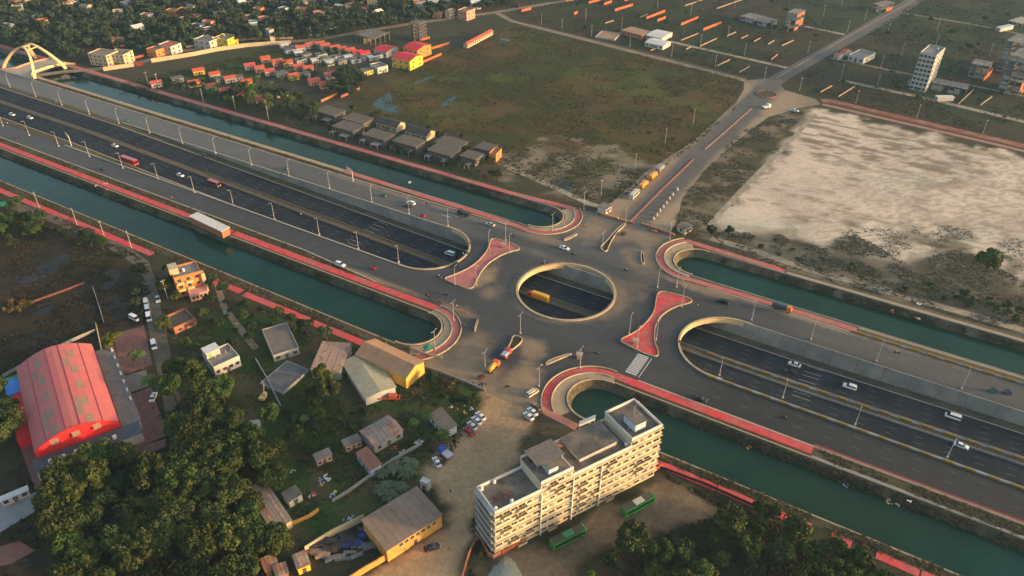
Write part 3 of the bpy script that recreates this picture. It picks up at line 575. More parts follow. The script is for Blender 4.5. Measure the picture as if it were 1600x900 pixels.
# ------------------------------------------------------------------ vegetation
def leafmat(name, c, c2, rnd=.3): return mat(name, c, .75, .55, .32, spec=.15, rnd=rnd, col2=c2)
M_leaf = [leafmat('leaf_olive', (.056, .070, .016), (.040, .060, .017)), leafmat('leaf_green', (.040, .076, .016), (.062, .086, .018)), leafmat('leaf_dark', (.028, .052, .018), (.044, .058, .022)),
          leafmat('leaf_bright', (.082, .098, .010), (.055, .08, .012)), leafmat('leaf_far', (.030, .050, .026), (.044, .055, .030), .35), leafmat('leaf_brown', (.085, .055, .024), (.06, .05, .02))]
M_bark = mat('bark', (.06, .045, .032), .95, .3, 2.)
M_trunkpale = mat('pale_bark', (.14, .12, .10), .95, .3, 2.)
def leafquads(C, Nn, size, rng):
    """one bent leaf-spray quad at every centre C, facing about Nn"""
    n = len(C); t = rng.normal(size=(n, 3)); a = np.cross(Nn, t); a /= np.linalg.norm(a, axis=1)[:, None]+1e-9; b = np.cross(Nn, a); s = (size*rng.uniform(.6, 1.3, n))[:, None]
    V = np.stack([C-a*s-b*s*.6, C+a*s-b*s*.5, C+a*s*.8+b*s*.7, C-a*s*.9+b*s*.55], 1); V[:, 0] -= Nn*s*.35; V[:, 2] -= Nn*s*.35
    return V.reshape(-1, 3), np.arange(n*4).reshape(n, 4)
def crown(rng, R, Hc, z0, blobs, per, leaf, flat=.7):
    C = []; Nn = []
    for k in range(blobs):
        a = rng.uniform(0, 2*math.pi); rr = R*math.sqrt(rng.uniform(0, 1))*.76; zz = z0+Hc*(.25+.55*rng.uniform()*(1-.5*rr/R)); br = R*rng.uniform(.22, .44)
        c0 = np.array([rr*math.cos(a), rr*math.sin(a), zz]); d = rng.normal(size=(per, 3)); d[:, 2] = d[:, 2]*.8+.25; d /= np.linalg.norm(d, axis=1)[:, None]
        rad_ = br*rng.uniform(.55, 1.08, per)**.6; p = c0+d*rad_[:, None]*np.array([1, 1, flat]); nn = d+rng.normal(size=(per, 3))*.55; nn /= np.linalg.norm(nn, axis=1)[:, None]
        C.append(p); Nn.append(nn)
    return leafquads(np.concatenate(C), np.concatenate(Nn), np.full(blobs*per, leaf), rng)
def tree_proto(name, seed, R, Hc, z0, blobs, per, leaf, m, limbs=5, tr=.28):
    rng = np.random.default_rng(seed); V, F = crown(rng, R, Hc, z0, blobs, per, leaf)
    root = empty(name); cr = meshobj('crown', V, F, m); cr.parent = root
    b = MB(); b.bar((0, 0, -.3), (0.1, .05, z0*.95), tr, tr*.7, 7)
    for k in range(limbs):
        a = 2*math.pi*k/limbs+rng.uniform(-.4, .4); e = (R*.55*math.cos(a), R*.55*math.sin(a), z0+Hc*rng.uniform(.25, .55)); mid = (e[0]*.35, e[1]*.35, z0*.95+(e[2]-z0)*.45); b.bar((0.1, .05, z0*.8), mid, tr*.55, tr*.4, 5); b.bar(mid, e, tr*.4, tr*.15, 5)
    b.build('trunk', M_bark, root); return root
def palm_proto(name, seed, H, nf, fl, m, tr=.16):
    rng = np.random.default_rng(seed); root = empty(name); b = MB(); b.bar((0, 0, -.2), (.15, .1, H*.5), tr, tr*.8, 6); b.bar((.15, .1, H*.5), (.3, .1, H), tr*.8, tr*.7, 6); b.build('trunk', M_trunkpale, root)
    f = MB()
    for k in range(nf):
        a = 2*math.pi*k/nf+rng.uniform(-.2, .2); up = rng.uniform(.15, .95); pts = []
        for j in range(5):
            t = j/4; r = fl*t*(1-.1*t); z = H+fl*(up*t-(.45+up*.55)*t*t); pts.append(Vector((.3+r*math.cos(a), .1+r*math.sin(a), z)))
        w = [.12, .42, .5, .38, .05]; q = Vector((-math.sin(a), math.cos(a), 0)); d = Vector((0, 0, .18))
        f.ribbon([p+q*w[i]-d*w[i] for i, p in enumerate(pts)], pts); f.ribbon(pts, [p-q*w[i]-d*w[i] for i, p in enumerate(pts)])
    f.build('crown', m, root); return root
PR = {}
for i in range(4): PR['olive', i] = tree_proto('broadleaf_tree', 10+i, 5.2, 6.5, 4.5, 26, 150, .30, M_leaf[0])
for i in range(3): PR['green', i] = tree_proto('broadleaf_tree', 20+i, 4.4, 6., 4.0, 22, 140, .29, M_leaf[1])
for i in range(3): PR['dark', i] = tree_proto('broadleaf_tree', 30+i, 3.6, 5., 2.8, 18, 130, .28, M_leaf[2])
for i in range(2): PR['bright', i] = tree_proto('broadleaf_tree', 40+i, 3.8, 5., 3.0, 11, 230, .30, M_leaf[3])
for i in range(4): PR['far', i] = tree_proto('broadleaf_tree', 50+i, 4.6, 6., 3.6, 10, 85, .62, M_leaf[4])
for i in range(2): PR['bush', i] = tree_proto('shrub', 60+i, 1.7, 1.9, .4, 6, 90, .22, M_leaf[2], 3, .08)
for i in range(2): PR['gbush', i] = tree_proto('shrub', 64+i, 1.7, 1.9, .4, 6, 90, .22, M_leaf[1], 3, .08)
for i in range(2): PR['brown', i] = tree_proto('shrub', 68+i, 2.6, 2.6, .6, 8, 130, .28, M_leaf[5], 3, .1)
for i in range(2): PR['palm', i] = palm_proto('palm_tree', 70+i, 6.5, 15, 3.2, M_leaf[1])
for i in range(2): PR['banana', i] = palm_proto('banana_plant', 80+i, 1.6, 9, 2.6, mat('leaf_banana', (.075, .095, .05), .7, .3, .5, rnd=.2))
PC = {}
for (k, i) in PR: PC[k] = max(PC.get(k, 0), i+1)
TREES = []
def plant(kind, loc, s, label, group=None, cat=None):
    p = PR[kind, random.randrange(PC[kind])]; c = copy_tree(p, loc, random.uniform(0, 6.28), (s*random.uniform(.88, 1.12), s*random.uniform(.88, 1.12), s*random.uniform(.85, 1.15)))
    cat = cat or ('shrub' if 'bush' in kind or kind == 'brown' else {'palm': 'palm tree', 'banana': 'banana plant'}.get(kind, 'tree'))
    tag(c, label, cat, group); TREES.append(c); return c
def scatter_pts(px, spacing, zc=5., nmax=9999, avoid=(), jit=1.):
    L = GP(px, zc); P = np.array(L); out = []; x0, y0 = P.min(0); x1, y1 = P.max(0); n = int((x1-x0)*(y1-y0)/(spacing*spacing)*6)
    c = RNG.uniform(size=(n, 2))*(P.max(0)-P.min(0))+P.min(0); ok = sdist(c[:, 0], c[:, 1], L) > 0
    for a in avoid: ok &= clear_of(c[:, 0], c[:, 1], a, 1.5)
    ok &= (c[:, 1] > 65.5) | (c[:, 1] < -69.8)
    cell = {}
    for x, y in c[ok]:
        k = (int(x//spacing), int(y//spacing))
        if any((x-a)**2+(y-b)**2 < spacing*spacing for i in (-1, 0, 1) for j in (-1, 0, 1) for a, b in cell.get((k[0]+i, k[1]+j), ())): continue
        cell.setdefault(k, []).append((x, y)); out.append((x, y))
        if len(out) >= nmax: break
    return out
def grove(px, spacing, kinds, s, label, group, zc=5., nmax=9999, avoid=()):
    for x, y in scatter_pts(px, spacing, zc, nmax, avoid): plant(random.choice(kinds), (x, y, -.1), random.uniform(*s), label, group)
def plant_all():
    A = AVOID
    grove([(80, 745), (130, 700), (205, 695), (225, 715), (275, 690), (265, 600), (272, 575), (330, 572), (362, 625), (385, 690), (425, 715), (405, 760), (425, 850), (400, 925), (70, 925), (105, 860), (78, 790)], 6.2, ['olive', 'olive', 'olive', 'green', 'dark'], (.95, 1.25), 'olive green broadleaf tree in the dense wood at the lower left', 'trees of the lower left wood', 6, avoid=A)
    grove([(925, 880), (985, 838), (1060, 858), (1130, 822), (1200, 802), (1262, 832), (1330, 872), (1420, 925), (900, 925)], 5.8, ['green', 'green', 'dark', 'olive'], (.7, 1.05), 'green broadleaf tree in the clump below the bus yard', 'trees below the bus yard', 4, avoid=A)
    grove([(-20, 600), (30, 622), (42, 650), (34, 690), (-20, 720)], 6.5, ['olive', 'green'], (.9, 1.1), 'broadleaf tree at the left edge beside the red hall', 'trees beside the red hall', 5, avoid=A)
    grove([(-20, 322), (40, 330), (120, 366), (195, 396), (188, 404), (100, 374), (60, 360), (0, 350)], 4.4, ['bush', 'gbush', 'dark'], (.7, 1.1), 'low green shrub between the near red walkway and the dirt track', 'shrubs along the dirt track', 1, avoid=A)
    grove([(-20, 345), (30, 350), (60, 365), (30, 380), (-20, 400)], 5, ['dark', 'green'], (.5, .9), 'dark tree at the left edge above the marsh', 'trees above the marsh', 2, avoid=A)
    grove([(212, 430), (222, 425), (225, 505), (205, 500)], 3.2, ['bush', 'dark'], (.5, .9), 'shrub on the marsh side of the lane with parked minibuses', 'shrubs beside the lane', 2, avoid=A)
    grove([(252, 415), (268, 405), (278, 470), (262, 480), (275, 520), (258, 525)], 4, ['dark', 'bush', 'olive'], (.45, .8), 'small tree beside the orange house', 'trees beside the orange house', 3, avoid=A)
    grove([(330, 446), (380, 468), (440, 494), (500, 518), (525, 530), (500, 530), (420, 510), (395, 500), (350, 480), (335, 466)], 3.8, ['bush', 'dark', 'gbush'], (.6, 1.0), 'dark shrub along the yard side of the near red walkway', 'shrubs along the near red walkway', 1.5, avoid=A)
    grove([(310, 470), (345, 470), (400, 510), (395, 540), (345, 535), (310, 500)], 5.5, ['dark', 'bush', 'olive'], (.5, .8), 'small tree in the plot behind the white house', 'trees behind the white house', 2, avoid=A)
    grove([(425, 640), (490, 600), (530, 610), (520, 640), (490, 690), (430, 715), (390, 690)], 5.2, ['dark', 'green', 'olive'], (.6, .95), 'dark tree in the yard left of the rusty shed', 'trees in the yard', 4, 9, avoid=A)
    grove([(640, 600), (690, 590), (745, 610), (735, 640), (690, 640), (650, 630)], 4.2, ['bush', 'gbush', 'dark'], (.5, .9), 'shrub in front of the yellow warehouse', 'shrubs in front of the yellow warehouse', 1.5, avoid=A)
    grove([(530, 640), (570, 640), (560, 670), (535, 665)], 3.5, ['gbush', 'bush'], (.7, 1.1), 'shrub between the red truck frame and the rusty shed', 'shrubs behind the rusty shed', 1.5, avoid=A)
    grove([(455, 720), (560, 710), (570, 740), (500, 760)], 6, ['bush', 'gbush'], (.4, .8), 'low shrub in the grassy yard above the brown warehouse', 'low shrubs in the yard', 1, avoid=A)
    grove([(380, 770), (430, 750), (445, 850), (400, 900)], 5.5, ['brown', 'olive'], (.7, 1.0), 'brownish tree beside the rusty shed at the lower left', 'brownish trees', 3, avoid=A)
    grove([(735, 830), (750, 770), (758, 800), (762, 880), (730, 900)], 3.5, ['bush'], (.5, .8), 'small shrub at the foot of the white apartment block', 'shrubs at the apartment block', .5, avoid=A)
    grove([(790, 855), (880, 800), (960, 755), (1015, 735), (1010, 742), (900, 800), (800, 862)], 3.6, ['bush', 'gbush'], (.5, .9), 'garden shrub along the sunlit side of the apartment block', 'garden shrubs of the apartment block', .5, avoid=A)
    for px, k, s, lb in (((180, 547), 'bright', 1.1, 'bright green round tree beside the red hall'), ((508, 600), 'bright', 1.05, 'bright green tree in front of the rusty roofed shed'), ((467, 623), 'bright', .75, 'small yellow green round tree in the yard'),
                         ((1535, 436), 'green', 1.35, 'large lone green tree at the edge of the sand field'), ((700, 606), 'brown', 1.5, 'big rust brown bush beside the warehouse lane'), ((1110, 370), 'dark', .75, 'dark tree right of the far gatehouse'), ((1137, 371), 'dark', .7, 'second dark tree right of the far gatehouse'),
                         ((237, 618), 'palm', 1., 'palm tree at the corner of the hall forecourt'), ((224, 577), 'palm', 1.15, 'tall bare palm tree on the upper red forecourt'), ((25, 487), 'brown', 1.6, 'yellowish bush at the left edge of the marsh'), ((44, 480), 'brown', 1., 'smaller yellowish bush in the marsh'), ((45, 370), 'bright', .7, 'yellow green small tree at the left edge by the track'), ((535, 660), 'olive', .6, 'olive tree beside the red truck frame')):
        plant(k, G(*px), s, lb)
    grove([(440, 690), (520, 655), (560, 655), (540, 690), (560, 730), (480, 745)], 4.6, ['bush', 'gbush', 'gbush'], (.6, 1.2), 'leafy shrub on the grass around the pale huts', 'shrubs around the pale huts', .5, 26, avoid=A)
    grove([(640, 640), (700, 690), (660, 715), (625, 690), (640, 665)], 4.0, ['bush', 'gbush', 'palm'], (.5, 1.), 'leafy shrub or palm between the rusty shed and the parked cars', 'shrubs by the parked cars', .5, 16, avoid=A)
    grove([(280, 530), (300, 520), (320, 580), (300, 600)], 4.5, ['dark', 'green', 'bush'], (.5, .8), 'small tree left of the white house', 'trees left of the white house', 3, 8, avoid=A)
    for i, px in enumerate(((596, 746), (616, 735), (640, 728), (608, 762), (602, 778), (634, 745), (625, 770), (592, 770), (645, 738), (615, 782))): plant('banana', G(*px), random.uniform(1.0, 1.4), 'banana plant behind the brown roofed warehouse', 'banana plants')
    for px in ((480, 668), (402, 735), (395, 715), (408, 700), (415, 745)): plant('palm', G(*px), random.uniform(.7, 1.), 'palm tree in the yard edge left of the sheds', 'palms left of the sheds')
    # far side
    grove([(395, 140), (440, 142), (492, 160), (500, 182), (470, 186), (410, 172), (360, 160), (300, 146), (330, 140)], 6.0, ['dark', 'far', 'green'], (.6, 1.0), 'dark tree between the red roofed village and the far canal', 'trees between village and canal', 3, avoid=A)
    grove([(520, 108), (560, 108), (572, 128), (545, 150), (515, 140)], 5, ['dark', 'far'], (.8, 1.1), 'dark tree in the clump right of the village', 'trees right of the village', 4, avoid=A)
    grove([(480, 182), (560, 206), (680, 244), (780, 276), (775, 282), (700, 263), (560, 216), (478, 190)], 3.6, ['gbush', 'bush', 'dark'], (.5, .9), 'green shrub in the strip behind the far canal walkway', 'shrubs behind the far walkway', 1.2, avoid=A)
    grove([(200, 132), (290, 132), (400, 165), (480, 190), (460, 190), (300, 146), (215, 140)], 6.5, ['dark', 'bush', 'far'], (.4, .8), 'small tree beside the far canal walkway at the left', 'trees by the far walkway', 2, avoid=A)
    grove([(260, 125), (380, 120), (500, 45), (560, 100), (650, 95), (640, 110), (560, 112), (480, 120), (400, 142), (270, 140)], 6.0, ['dark', 'palm', 'palm', 'bush'], (.45, .9), 'tree among the village houses', 'trees among the village houses', 3, 75, avoid=A)
    grove([(560, 170), (620, 185), (760, 222), (770, 262), (700, 250), (600, 215), (520, 190), (520, 170)], 7, ['bush', 'dark'], (.4, .8), 'shrub between the grey flat roofed houses', 'shrubs between the grey houses', 2, 30, avoid=A)
    grove([(650, 190), (690, 180), (700, 195), (660, 205)], 5, ['gbush'], (.9, 1.2), 'green bush on the field side of the grey houses', 'bushes on the field side', 1, 8, avoid=A)
    grove([(1120, 365), (1200, 372), (1330, 410), (1480, 445), (1600, 480), (1600, 505), (1450, 470), (1330, 435), (1200, 400)], 8, ['bush', 'gbush', 'bush'], (.6, 1.5), 'dark shrub in the rough band between the sand and the right canal', 'shrubs in the rough band', .5, 60, avoid=A)
    grove([(1490, 455), (1530, 460), (1600, 485), (1600, 500), (1500, 475)], 4, ['bush', 'gbush'], (1., 1.8), 'bigger green shrub at the right end of the rough band', 'bigger shrubs at the right', .5, 12, avoid=A)
    grove([(590, 150), (800, 60), (1140, 135), (1050, 235), (940, 240), (790, 220), (660, 180)], 14, ['bush', 'gbush', 'bush', 'brown'], (.3, .6), 'low scrub bush standing in the large overgrown field', 'bushes in the overgrown field', 0, 45)
    grove([(830, 0), (1400, 0), (1210, 110), (1000, 70), (820, 30)], 17, ['bush', 'bush', 'dark', 'gbush'], (.4, .8), 'small bush in the walled plots at the top', 'bushes in the top plots', 0, 55, avoid=A)
    grove([(1290, 130), (1450, 0), (1600, 0), (1600, 210), (1300, 150)], 15, ['bush', 'bush', 'dark', 'gbush'], (.5, 1.), 'small bush in the green plots at the upper right', 'bushes in the upper right plots', 0, 60, avoid=A)
    # the wood at the upper left: the nearest trees one by one, the rest one mass
    wood = [(-40, 95), (-60, -40), (830, -40), (800, 0), (720, 16), (640, 28), (560, 42), (495, 54), (400, 60), (300, 68), (250, 78), (190, 72), (130, 70), (120, 88), (100, 88), (85, 78), (60, 72), (20, 78)]
    pts = scatter_pts(wood, 5.8, 4, avoid=A); pts.sort(key=lambda p: (p[0]-CAM[0])**2+(p[1]-CAM[1])**2)
    for x, y in pts[:60]: plant('far' if random.random() < .93 else 'palm', (x, y, -.1), random.uniform(.6, 1.15), 'dark green broadleaf tree in the wood beyond the dirt road', 'trees of the far wood')
    VV = []; FF = []; o = 0; base = [crown(np.random.default_rng(200+i), 4.4, 6., 2.2, 8, 46, .8) for i in range(6)]
    for x, y in pts[60:1500]:
        V, F = random.choice(base); s = random.uniform(.6, 1.15); a = random.uniform(0, 6.28); c, sn = math.cos(a)*s, math.sin(a)*s
        VV.append(np.c_[V[:, 0]*c-V[:, 1]*sn+x, V[:, 0]*sn+V[:, 1]*c+y, V[:, 2]*s*random.uniform(.85, 1.2)]); FF.append(F+o); o += len(V)
    if VV: tag(meshobj('distant_wood', np.concatenate(VV), np.concatenate(FF), M_leaf[4]), 'dark mass of trees filling the top left of the view', 'wood', kind='stuff')
    for p in list(PR.values()):
        for ch in list(p.children): bpy.data.objects.remove(ch)
        bpy.data.objects.remove(p)
def tufts(name, px, n, size, cols, label, mask=None, zc=0., hmul=1., poly=None, zfn=None):
    """ground cover: thousands of small crossed blades as one object"""
    L = poly or GP(px, zc); P = np.array(L); out = np.zeros((0, 2))
    while len(out) < n:
        c = RNG.uniform(size=(n*3, 2))*(P.max(0)-P.min(0))+P.min(0); ok = sdist(c[:, 0], c[:, 1], L) > 0
        if mask is not None: ok &= RNG.uniform(size=len(c)) < mask(c[:, 0], c[:, 1])
        for a in AVOID: ok &= clear_of(c[:, 0], c[:, 1], a, .5)
        out = np.r_[out, c[ok]]
        if ok.sum() < 3: break
    out = out[:n]; n = len(out); V = []; k = 4
    sz = size*RNG.uniform(.5, 1.3, n)
    for j in range(k):
        a = RNG.uniform(0, 6.28, n); d = np.c_[np.cos(a), np.sin(a)]*sz[:, None]; h = sz*RNG.uniform(.25, .6, n)*hmul; le = RNG.normal(size=(n, 2))*sz[:, None]*1.0
        p0 = np.c_[out-d*.6, np.full(n, -.05)]; p1 = np.c_[out+d*.6, np.full(n, -.05)]; p2 = np.c_[out+d*.8+le, h]; p3 = np.c_[out-d*.7+le, h*.8]; V.append(np.stack([p0, p1, p2, p3], 1))
    V = np.stack(V, 1)
    if zfn is not None: V[..., 2] += zfn(out[:, 0], out[:, 1])[:, None, None]
    V = V.reshape(-1, 3); cc = np.array(cols)[RNG.integers(0, len(cols), n)]*RNG.uniform(.7, 1.25, (n, 1)); kk = fbm(out[:, 0], out[:, 1], 22, 5); cc = cc*(.7+.6*kk)[:, None]
    o = meshobj(name, V, np.arange(len(V)).reshape(-1, 4), mat('tuft', attr=True, rough=.9, var=.2, scale=.8, spec=.1), np.repeat(cc, 4*k, 0)); return tag(o, label, 'grass', kind='stuff')
# ------------------------------------------------------------------ buildings
M_pane = mat('window_glass', (.020, .024, .028), .2, .2, 1., spec=.5)
M_frame = mat('window_frame', (.30, .29, .27), .6, .1, 1.)
M_wwhite = mat('white_wall', (.50, .47, .43), .85, .18, .35, col2=(.40, .38, .35)); M_wcream = mat('cream_wall', (.46, .37, .24), .85, .12, .4); M_wgrey = mat('grey_wall', (.30, .29, .275), .9, .2, .5)
M_worange = mat('orange_wall', (.60, .20, .06), .85, .15, .5); M_wyellow = mat('yellow_wall', (.62, .44, .05), .85, .15, .5); M_wbrick = mat('brick_wall', (.34, .14, .08), .9, .25, 1.2); M_wpink = mat('pink_wall', (.55, .27, .20), .85, .15, .6); M_wblue = mat('pale_blue_wall', (.40, .48, .55), .85, .15, .6); M_wgreen = mat('green_wall', (.22, .42, .22), .85, .15, .6)
M_rred = mat('red_roof', (.42, .07, .045), .7, .25, .6, col2=(.34, .10, .07)); M_rbright = mat('bright_red_roof', (.52, .028, .04), .6, .15, .6); M_rgrey = mat('grey_roof', (.17, .155, .14), .95, .3, .5, col2=(.12, .11, .10)); M_rdark = mat('dark_roof', (.055, .05, .05), .9, .3, .6)
M_rbrown = mat('brown_roof', (.20, .145, .11), .85, .2, .3, col2=(.23, .17, .13)); M_rust = mat('rusty_sheet', (.26, .12, .08), .85, .35, .9, col2=(.34, .26, .20)); M_rtan = mat('tan_roof', (.36, .21, .12), .8, .2, .3, col2=(.30, .19, .12)); M_rcream = mat('cream_roof', (.36, .33, .22), .85, .2, .4, col2=(.30, .28, .2))
M_rwhite = mat('pale_roof', (.55, .55, .53), .7, .15, .5); M_rcold = mat('weathered_concrete', (.21, .20, .19), .95, .3, .4, col2=(.15, .145, .14))
def P2(p, z): return Vector(p) if len(p) == 3 else G(p[0], p[1], z)
def setout(A, B, C, h):
    a, b, c = (P2(p, h) for p in (A, B, C)); a.z = b.z = c.z = 0; d = (b-a); n = Vector((-d.y, d.x, 0)).normalized(); D = (c-a).dot(n)
    if D < 0: a, b = b, a; d = -d; n = -n; D = -D
    return a, math.atan2(d.y, d.x), d.length, D
_wm = {}
def winmesh(w, h):
    k = (round(w, 2), round(h, 2))
    if k not in _wm:
        p = MB().box(-w/2, w/2, -.06, .02, 0, h); f = MB(); t = .09
        f.box(-w/2-t, w/2+t, -.11, .02, -t, 0).box(-w/2-t, w/2+t, -.11, .02, h, h+t).box(-w/2-t, -w/2, -.11, .02, 0, h).box(w/2, w/2+t, -.11, .02, 0, h).box(-.03, .03, -.09, .02, 0, h)
        ms = []
        for nm, b, m in (('window', p, M_pane), ('frame', f, M_frame)):
            me = bpy.data.meshes.new(nm); me.from_pydata(b.v, [], b.f); me.materials.append(m); ms.append(me)
        _wm[k] = ms
    return _wm[k]
def window(parent, x, y, z, rz, w=1.2, h=1.2, frame=True):
    ms = winmesh(w, h); o = bpy.data.objects.new('window', ms[0]); COL.objects.link(o); o.parent = parent; o.location = (x, y, z); o.rotation_euler = (0, 0, rz)
    if frame: f = bpy.data.objects.new('frame', ms[1]); COL.objects.link(f); f.parent = o
    return o
def winrow(parent, L, D, face, z, n, w, h, frame=True, m0=.0):
    ln = L if face in 'fb' else D
    for i in range(n):
        t = m0+(ln-2*m0)*(i+.5)/n
        if face == 'f': window(parent, t, 0, z, 0, w, h, frame)
        if face == 'b': window(parent, t, D, z, math.pi, w, h, frame)
        if face == 'r': window(parent, L, t, z, math.pi/2, w, h, frame)
        if face == 'l': window(parent, 0, t, z, -math.pi/2, w, h, frame)
def building(name, label, cat, A, B, C, h, wall, roofm, roof='flat', floors=1, win=None, fw=1.2, fh=1.2, over=.3, rise=1.2, para=.5, group=None, door=True, frame=True, tanks=0, sheets=0, avoid=True, bands=None):
    a, rz, L, D = setout(A, B, C, h); r = empty(name, a, rz, label, cat, group)
    if avoid: AVOID.append([tuple((a+Matrix.Rotation(rz, 3, 'Z') @ Vector(p))[:2]) for p in ((0, 0, 0), (L, 0, 0), (L, D, 0), (0, D, 0))])
    if roof == 'flat':
        MB().box(0, L, 0, D, -.2, h-.05).build('wall', wall, r); rf = MB().box(.24, L-.24, .24, D-.24, h-.05, h).build('roof', roofm, r)
        if para:
            b = MB(); t = .22; b.box(-.05, L+.05, -.05, t, h-.04, h+para).box(-.05, L+.05, D-t, D+.05, h-.04, h+para).box(-.05, t, t, D-t, h-.04, h+para).box(L-t, L+.05, t, D-t, h-.04, h+para); b.build('parapet', wall, rf)
    elif roof == 'slab':
        MB().box(0, L, 0, D, -.2, h-.2).build('wall', wall, r); rf = MB().box(-over, L+over, -over, D+over, h-.2, h).build('roof', roofm, r)
    else:
        b = MB(); b.add([(0, 0, -.2), (L, 0, -.2), (L, D, -.2), (0, D, -.2), (0, 0, h), (L, 0, h), (L, D, h), (0, D, h), (0, D/2, h+rise), (L, D/2, h+rise)] if roof == 'gable' else [(0, 0, -.2), (L, 0, -.2), (L, D, -.2), (0, D, -.2), (0, 0, h), (L, 0, h), (L, D, h+rise), (0, D, h+rise), (0, D/2, h+rise/2), (L, D/2, h+rise/2)], [(0, 1, 5, 4), (2, 3, 7, 6), (1, 2, 6, 9, 5), (3, 0, 4, 8, 7), (0, 3, 2, 1)]); b.build('wall', wall, r)
        n = max(1, sheets); slopes = ((0, D/2, h, h+rise), (D/2, D, h+rise, h)) if roof == 'gable' else ((0, D, h, h+rise),)
        first = None
        for y0, y1, z0, z1 in slopes:
            k = (z1-z0)/(y1-y0); ya, yb = (y0-over if y0 == 0 else y0), (y1+over if y1 == D else y1)
            for i in range(n):
                x0, x1 = -over+(L+2*over)*i/n, -over+(L+2*over)*(i+1)/n; g = .03 if n > 1 else 0; dz = random.uniform(.0, .07) if n > 1 else 0
                za, zb = z0+(ya-y0)*k+.03+dz, z0+(yb-y0)*k+.03+dz; m = roofm if not isinstance(roofm, list) else random.choice(roofm)
                MB().add([(x0+g, ya, za), (x1-g, ya, za), (x1-g, yb, zb), (x0+g, yb, zb), (x0+g, ya, za+.09), (x1-g, ya, za+.09), (x1-g, yb, zb+.09), (x0+g, yb, zb+.09)], [(0, 3, 2, 1), (4, 5, 6, 7), (0, 1, 5, 4), (1, 2, 6, 5), (2, 3, 7, 6), (3, 0, 4, 7)]).build('roof_sheet' if n > 1 else 'roof', m, r)
    if win:
        fhh = h/floors
        for fl in range(floors):
            for face, n in win.items(): winrow(r, L, D, face, fl*fhh+fhh*.32, n, fw, min(fh, fhh*.5), frame)
    if bands:
        for fl in range(1, floors+1): MB().box(-.25, L+.25, -.25, D+.25, fl*h/floors-.3, fl*h/floors-.08).build('floor_band', bands, r)
    if door: MB().box(L*.5-.5, L*.5+.5, -.07, .02, 0, 2.0).build('door', mat('door_wood', (.10, .06, .04), .7, .2, 1.), r)
    for i in range(tanks):
        tx, ty = L*(.2+.6*random.random()), D*(.25+.5*random.random()); b = MB(); b.bar((tx, ty, h), (tx, ty, h+1.1), .5, .5, 10); b.bar((tx, ty, h+1.1), (tx, ty, h+1.35), .5, .2, 10); b.build('water_tank', M_black if i % 2 else M_rwhite, r)
    return r, L, D
def skeleton(name, label, A, B, C, h, floors, nx, ny, m=None, infill=None, cat='unfinished building', group=None):
    m = m or M_rcold; a, rz, L, D = setout(A, B, C, h); r = empty(name, a, rz, label, cat, group); fh = h/floors
    AVOID.append([tuple((a+Matrix.Rotation(rz, 3, 'Z') @ Vector(p))[:2]) for p in ((0, 0, 0), (L, 0, 0), (L, D, 0), (0, D, 0))])
    for i in range(nx+1):
        for j in range(ny+1): MB().box(L*i/nx-.22, L*i/nx+.22, D*j/ny-.22, D*j/ny+.22, -.2, h+(1.0 if (i+j) % 2 else .3)).build('column', m, r)
    for f in range(1, floors+1): MB().box(-.5, L+.5, -.5, D+.5, f*fh-.25, f*fh).build('floor_slab', m, r)
    for f in range(floors):
        for i in range(nx):
            if infill and random.random() < infill[1]: MB().box(L*i/nx+.25, L*(i+1)/nx-.25, -.1, .12, f*fh+.02, f*fh+fh*random.choice((.4, .75, .75))).build('infill_wall', infill[0], r)
        for j in range(ny):
            if infill and random.random() < infill[1]: MB().box(L-.12, L+.1, D*j/ny+.25, D*(j+1)/ny-.25, f*fh+.02, f*fh+fh*.75).build('infill_wall', infill[2] if len(infill) > 2 else infill[0], r)  # third infill colour puts the warm evening light into the sun-facing side
            MB().box(L*.35, L*.36, D*j/ny+.3, D*(j+1)/ny-.3, f*fh+.02, f*fh+fh*.8).build('inner_wall', m, r)
    return r

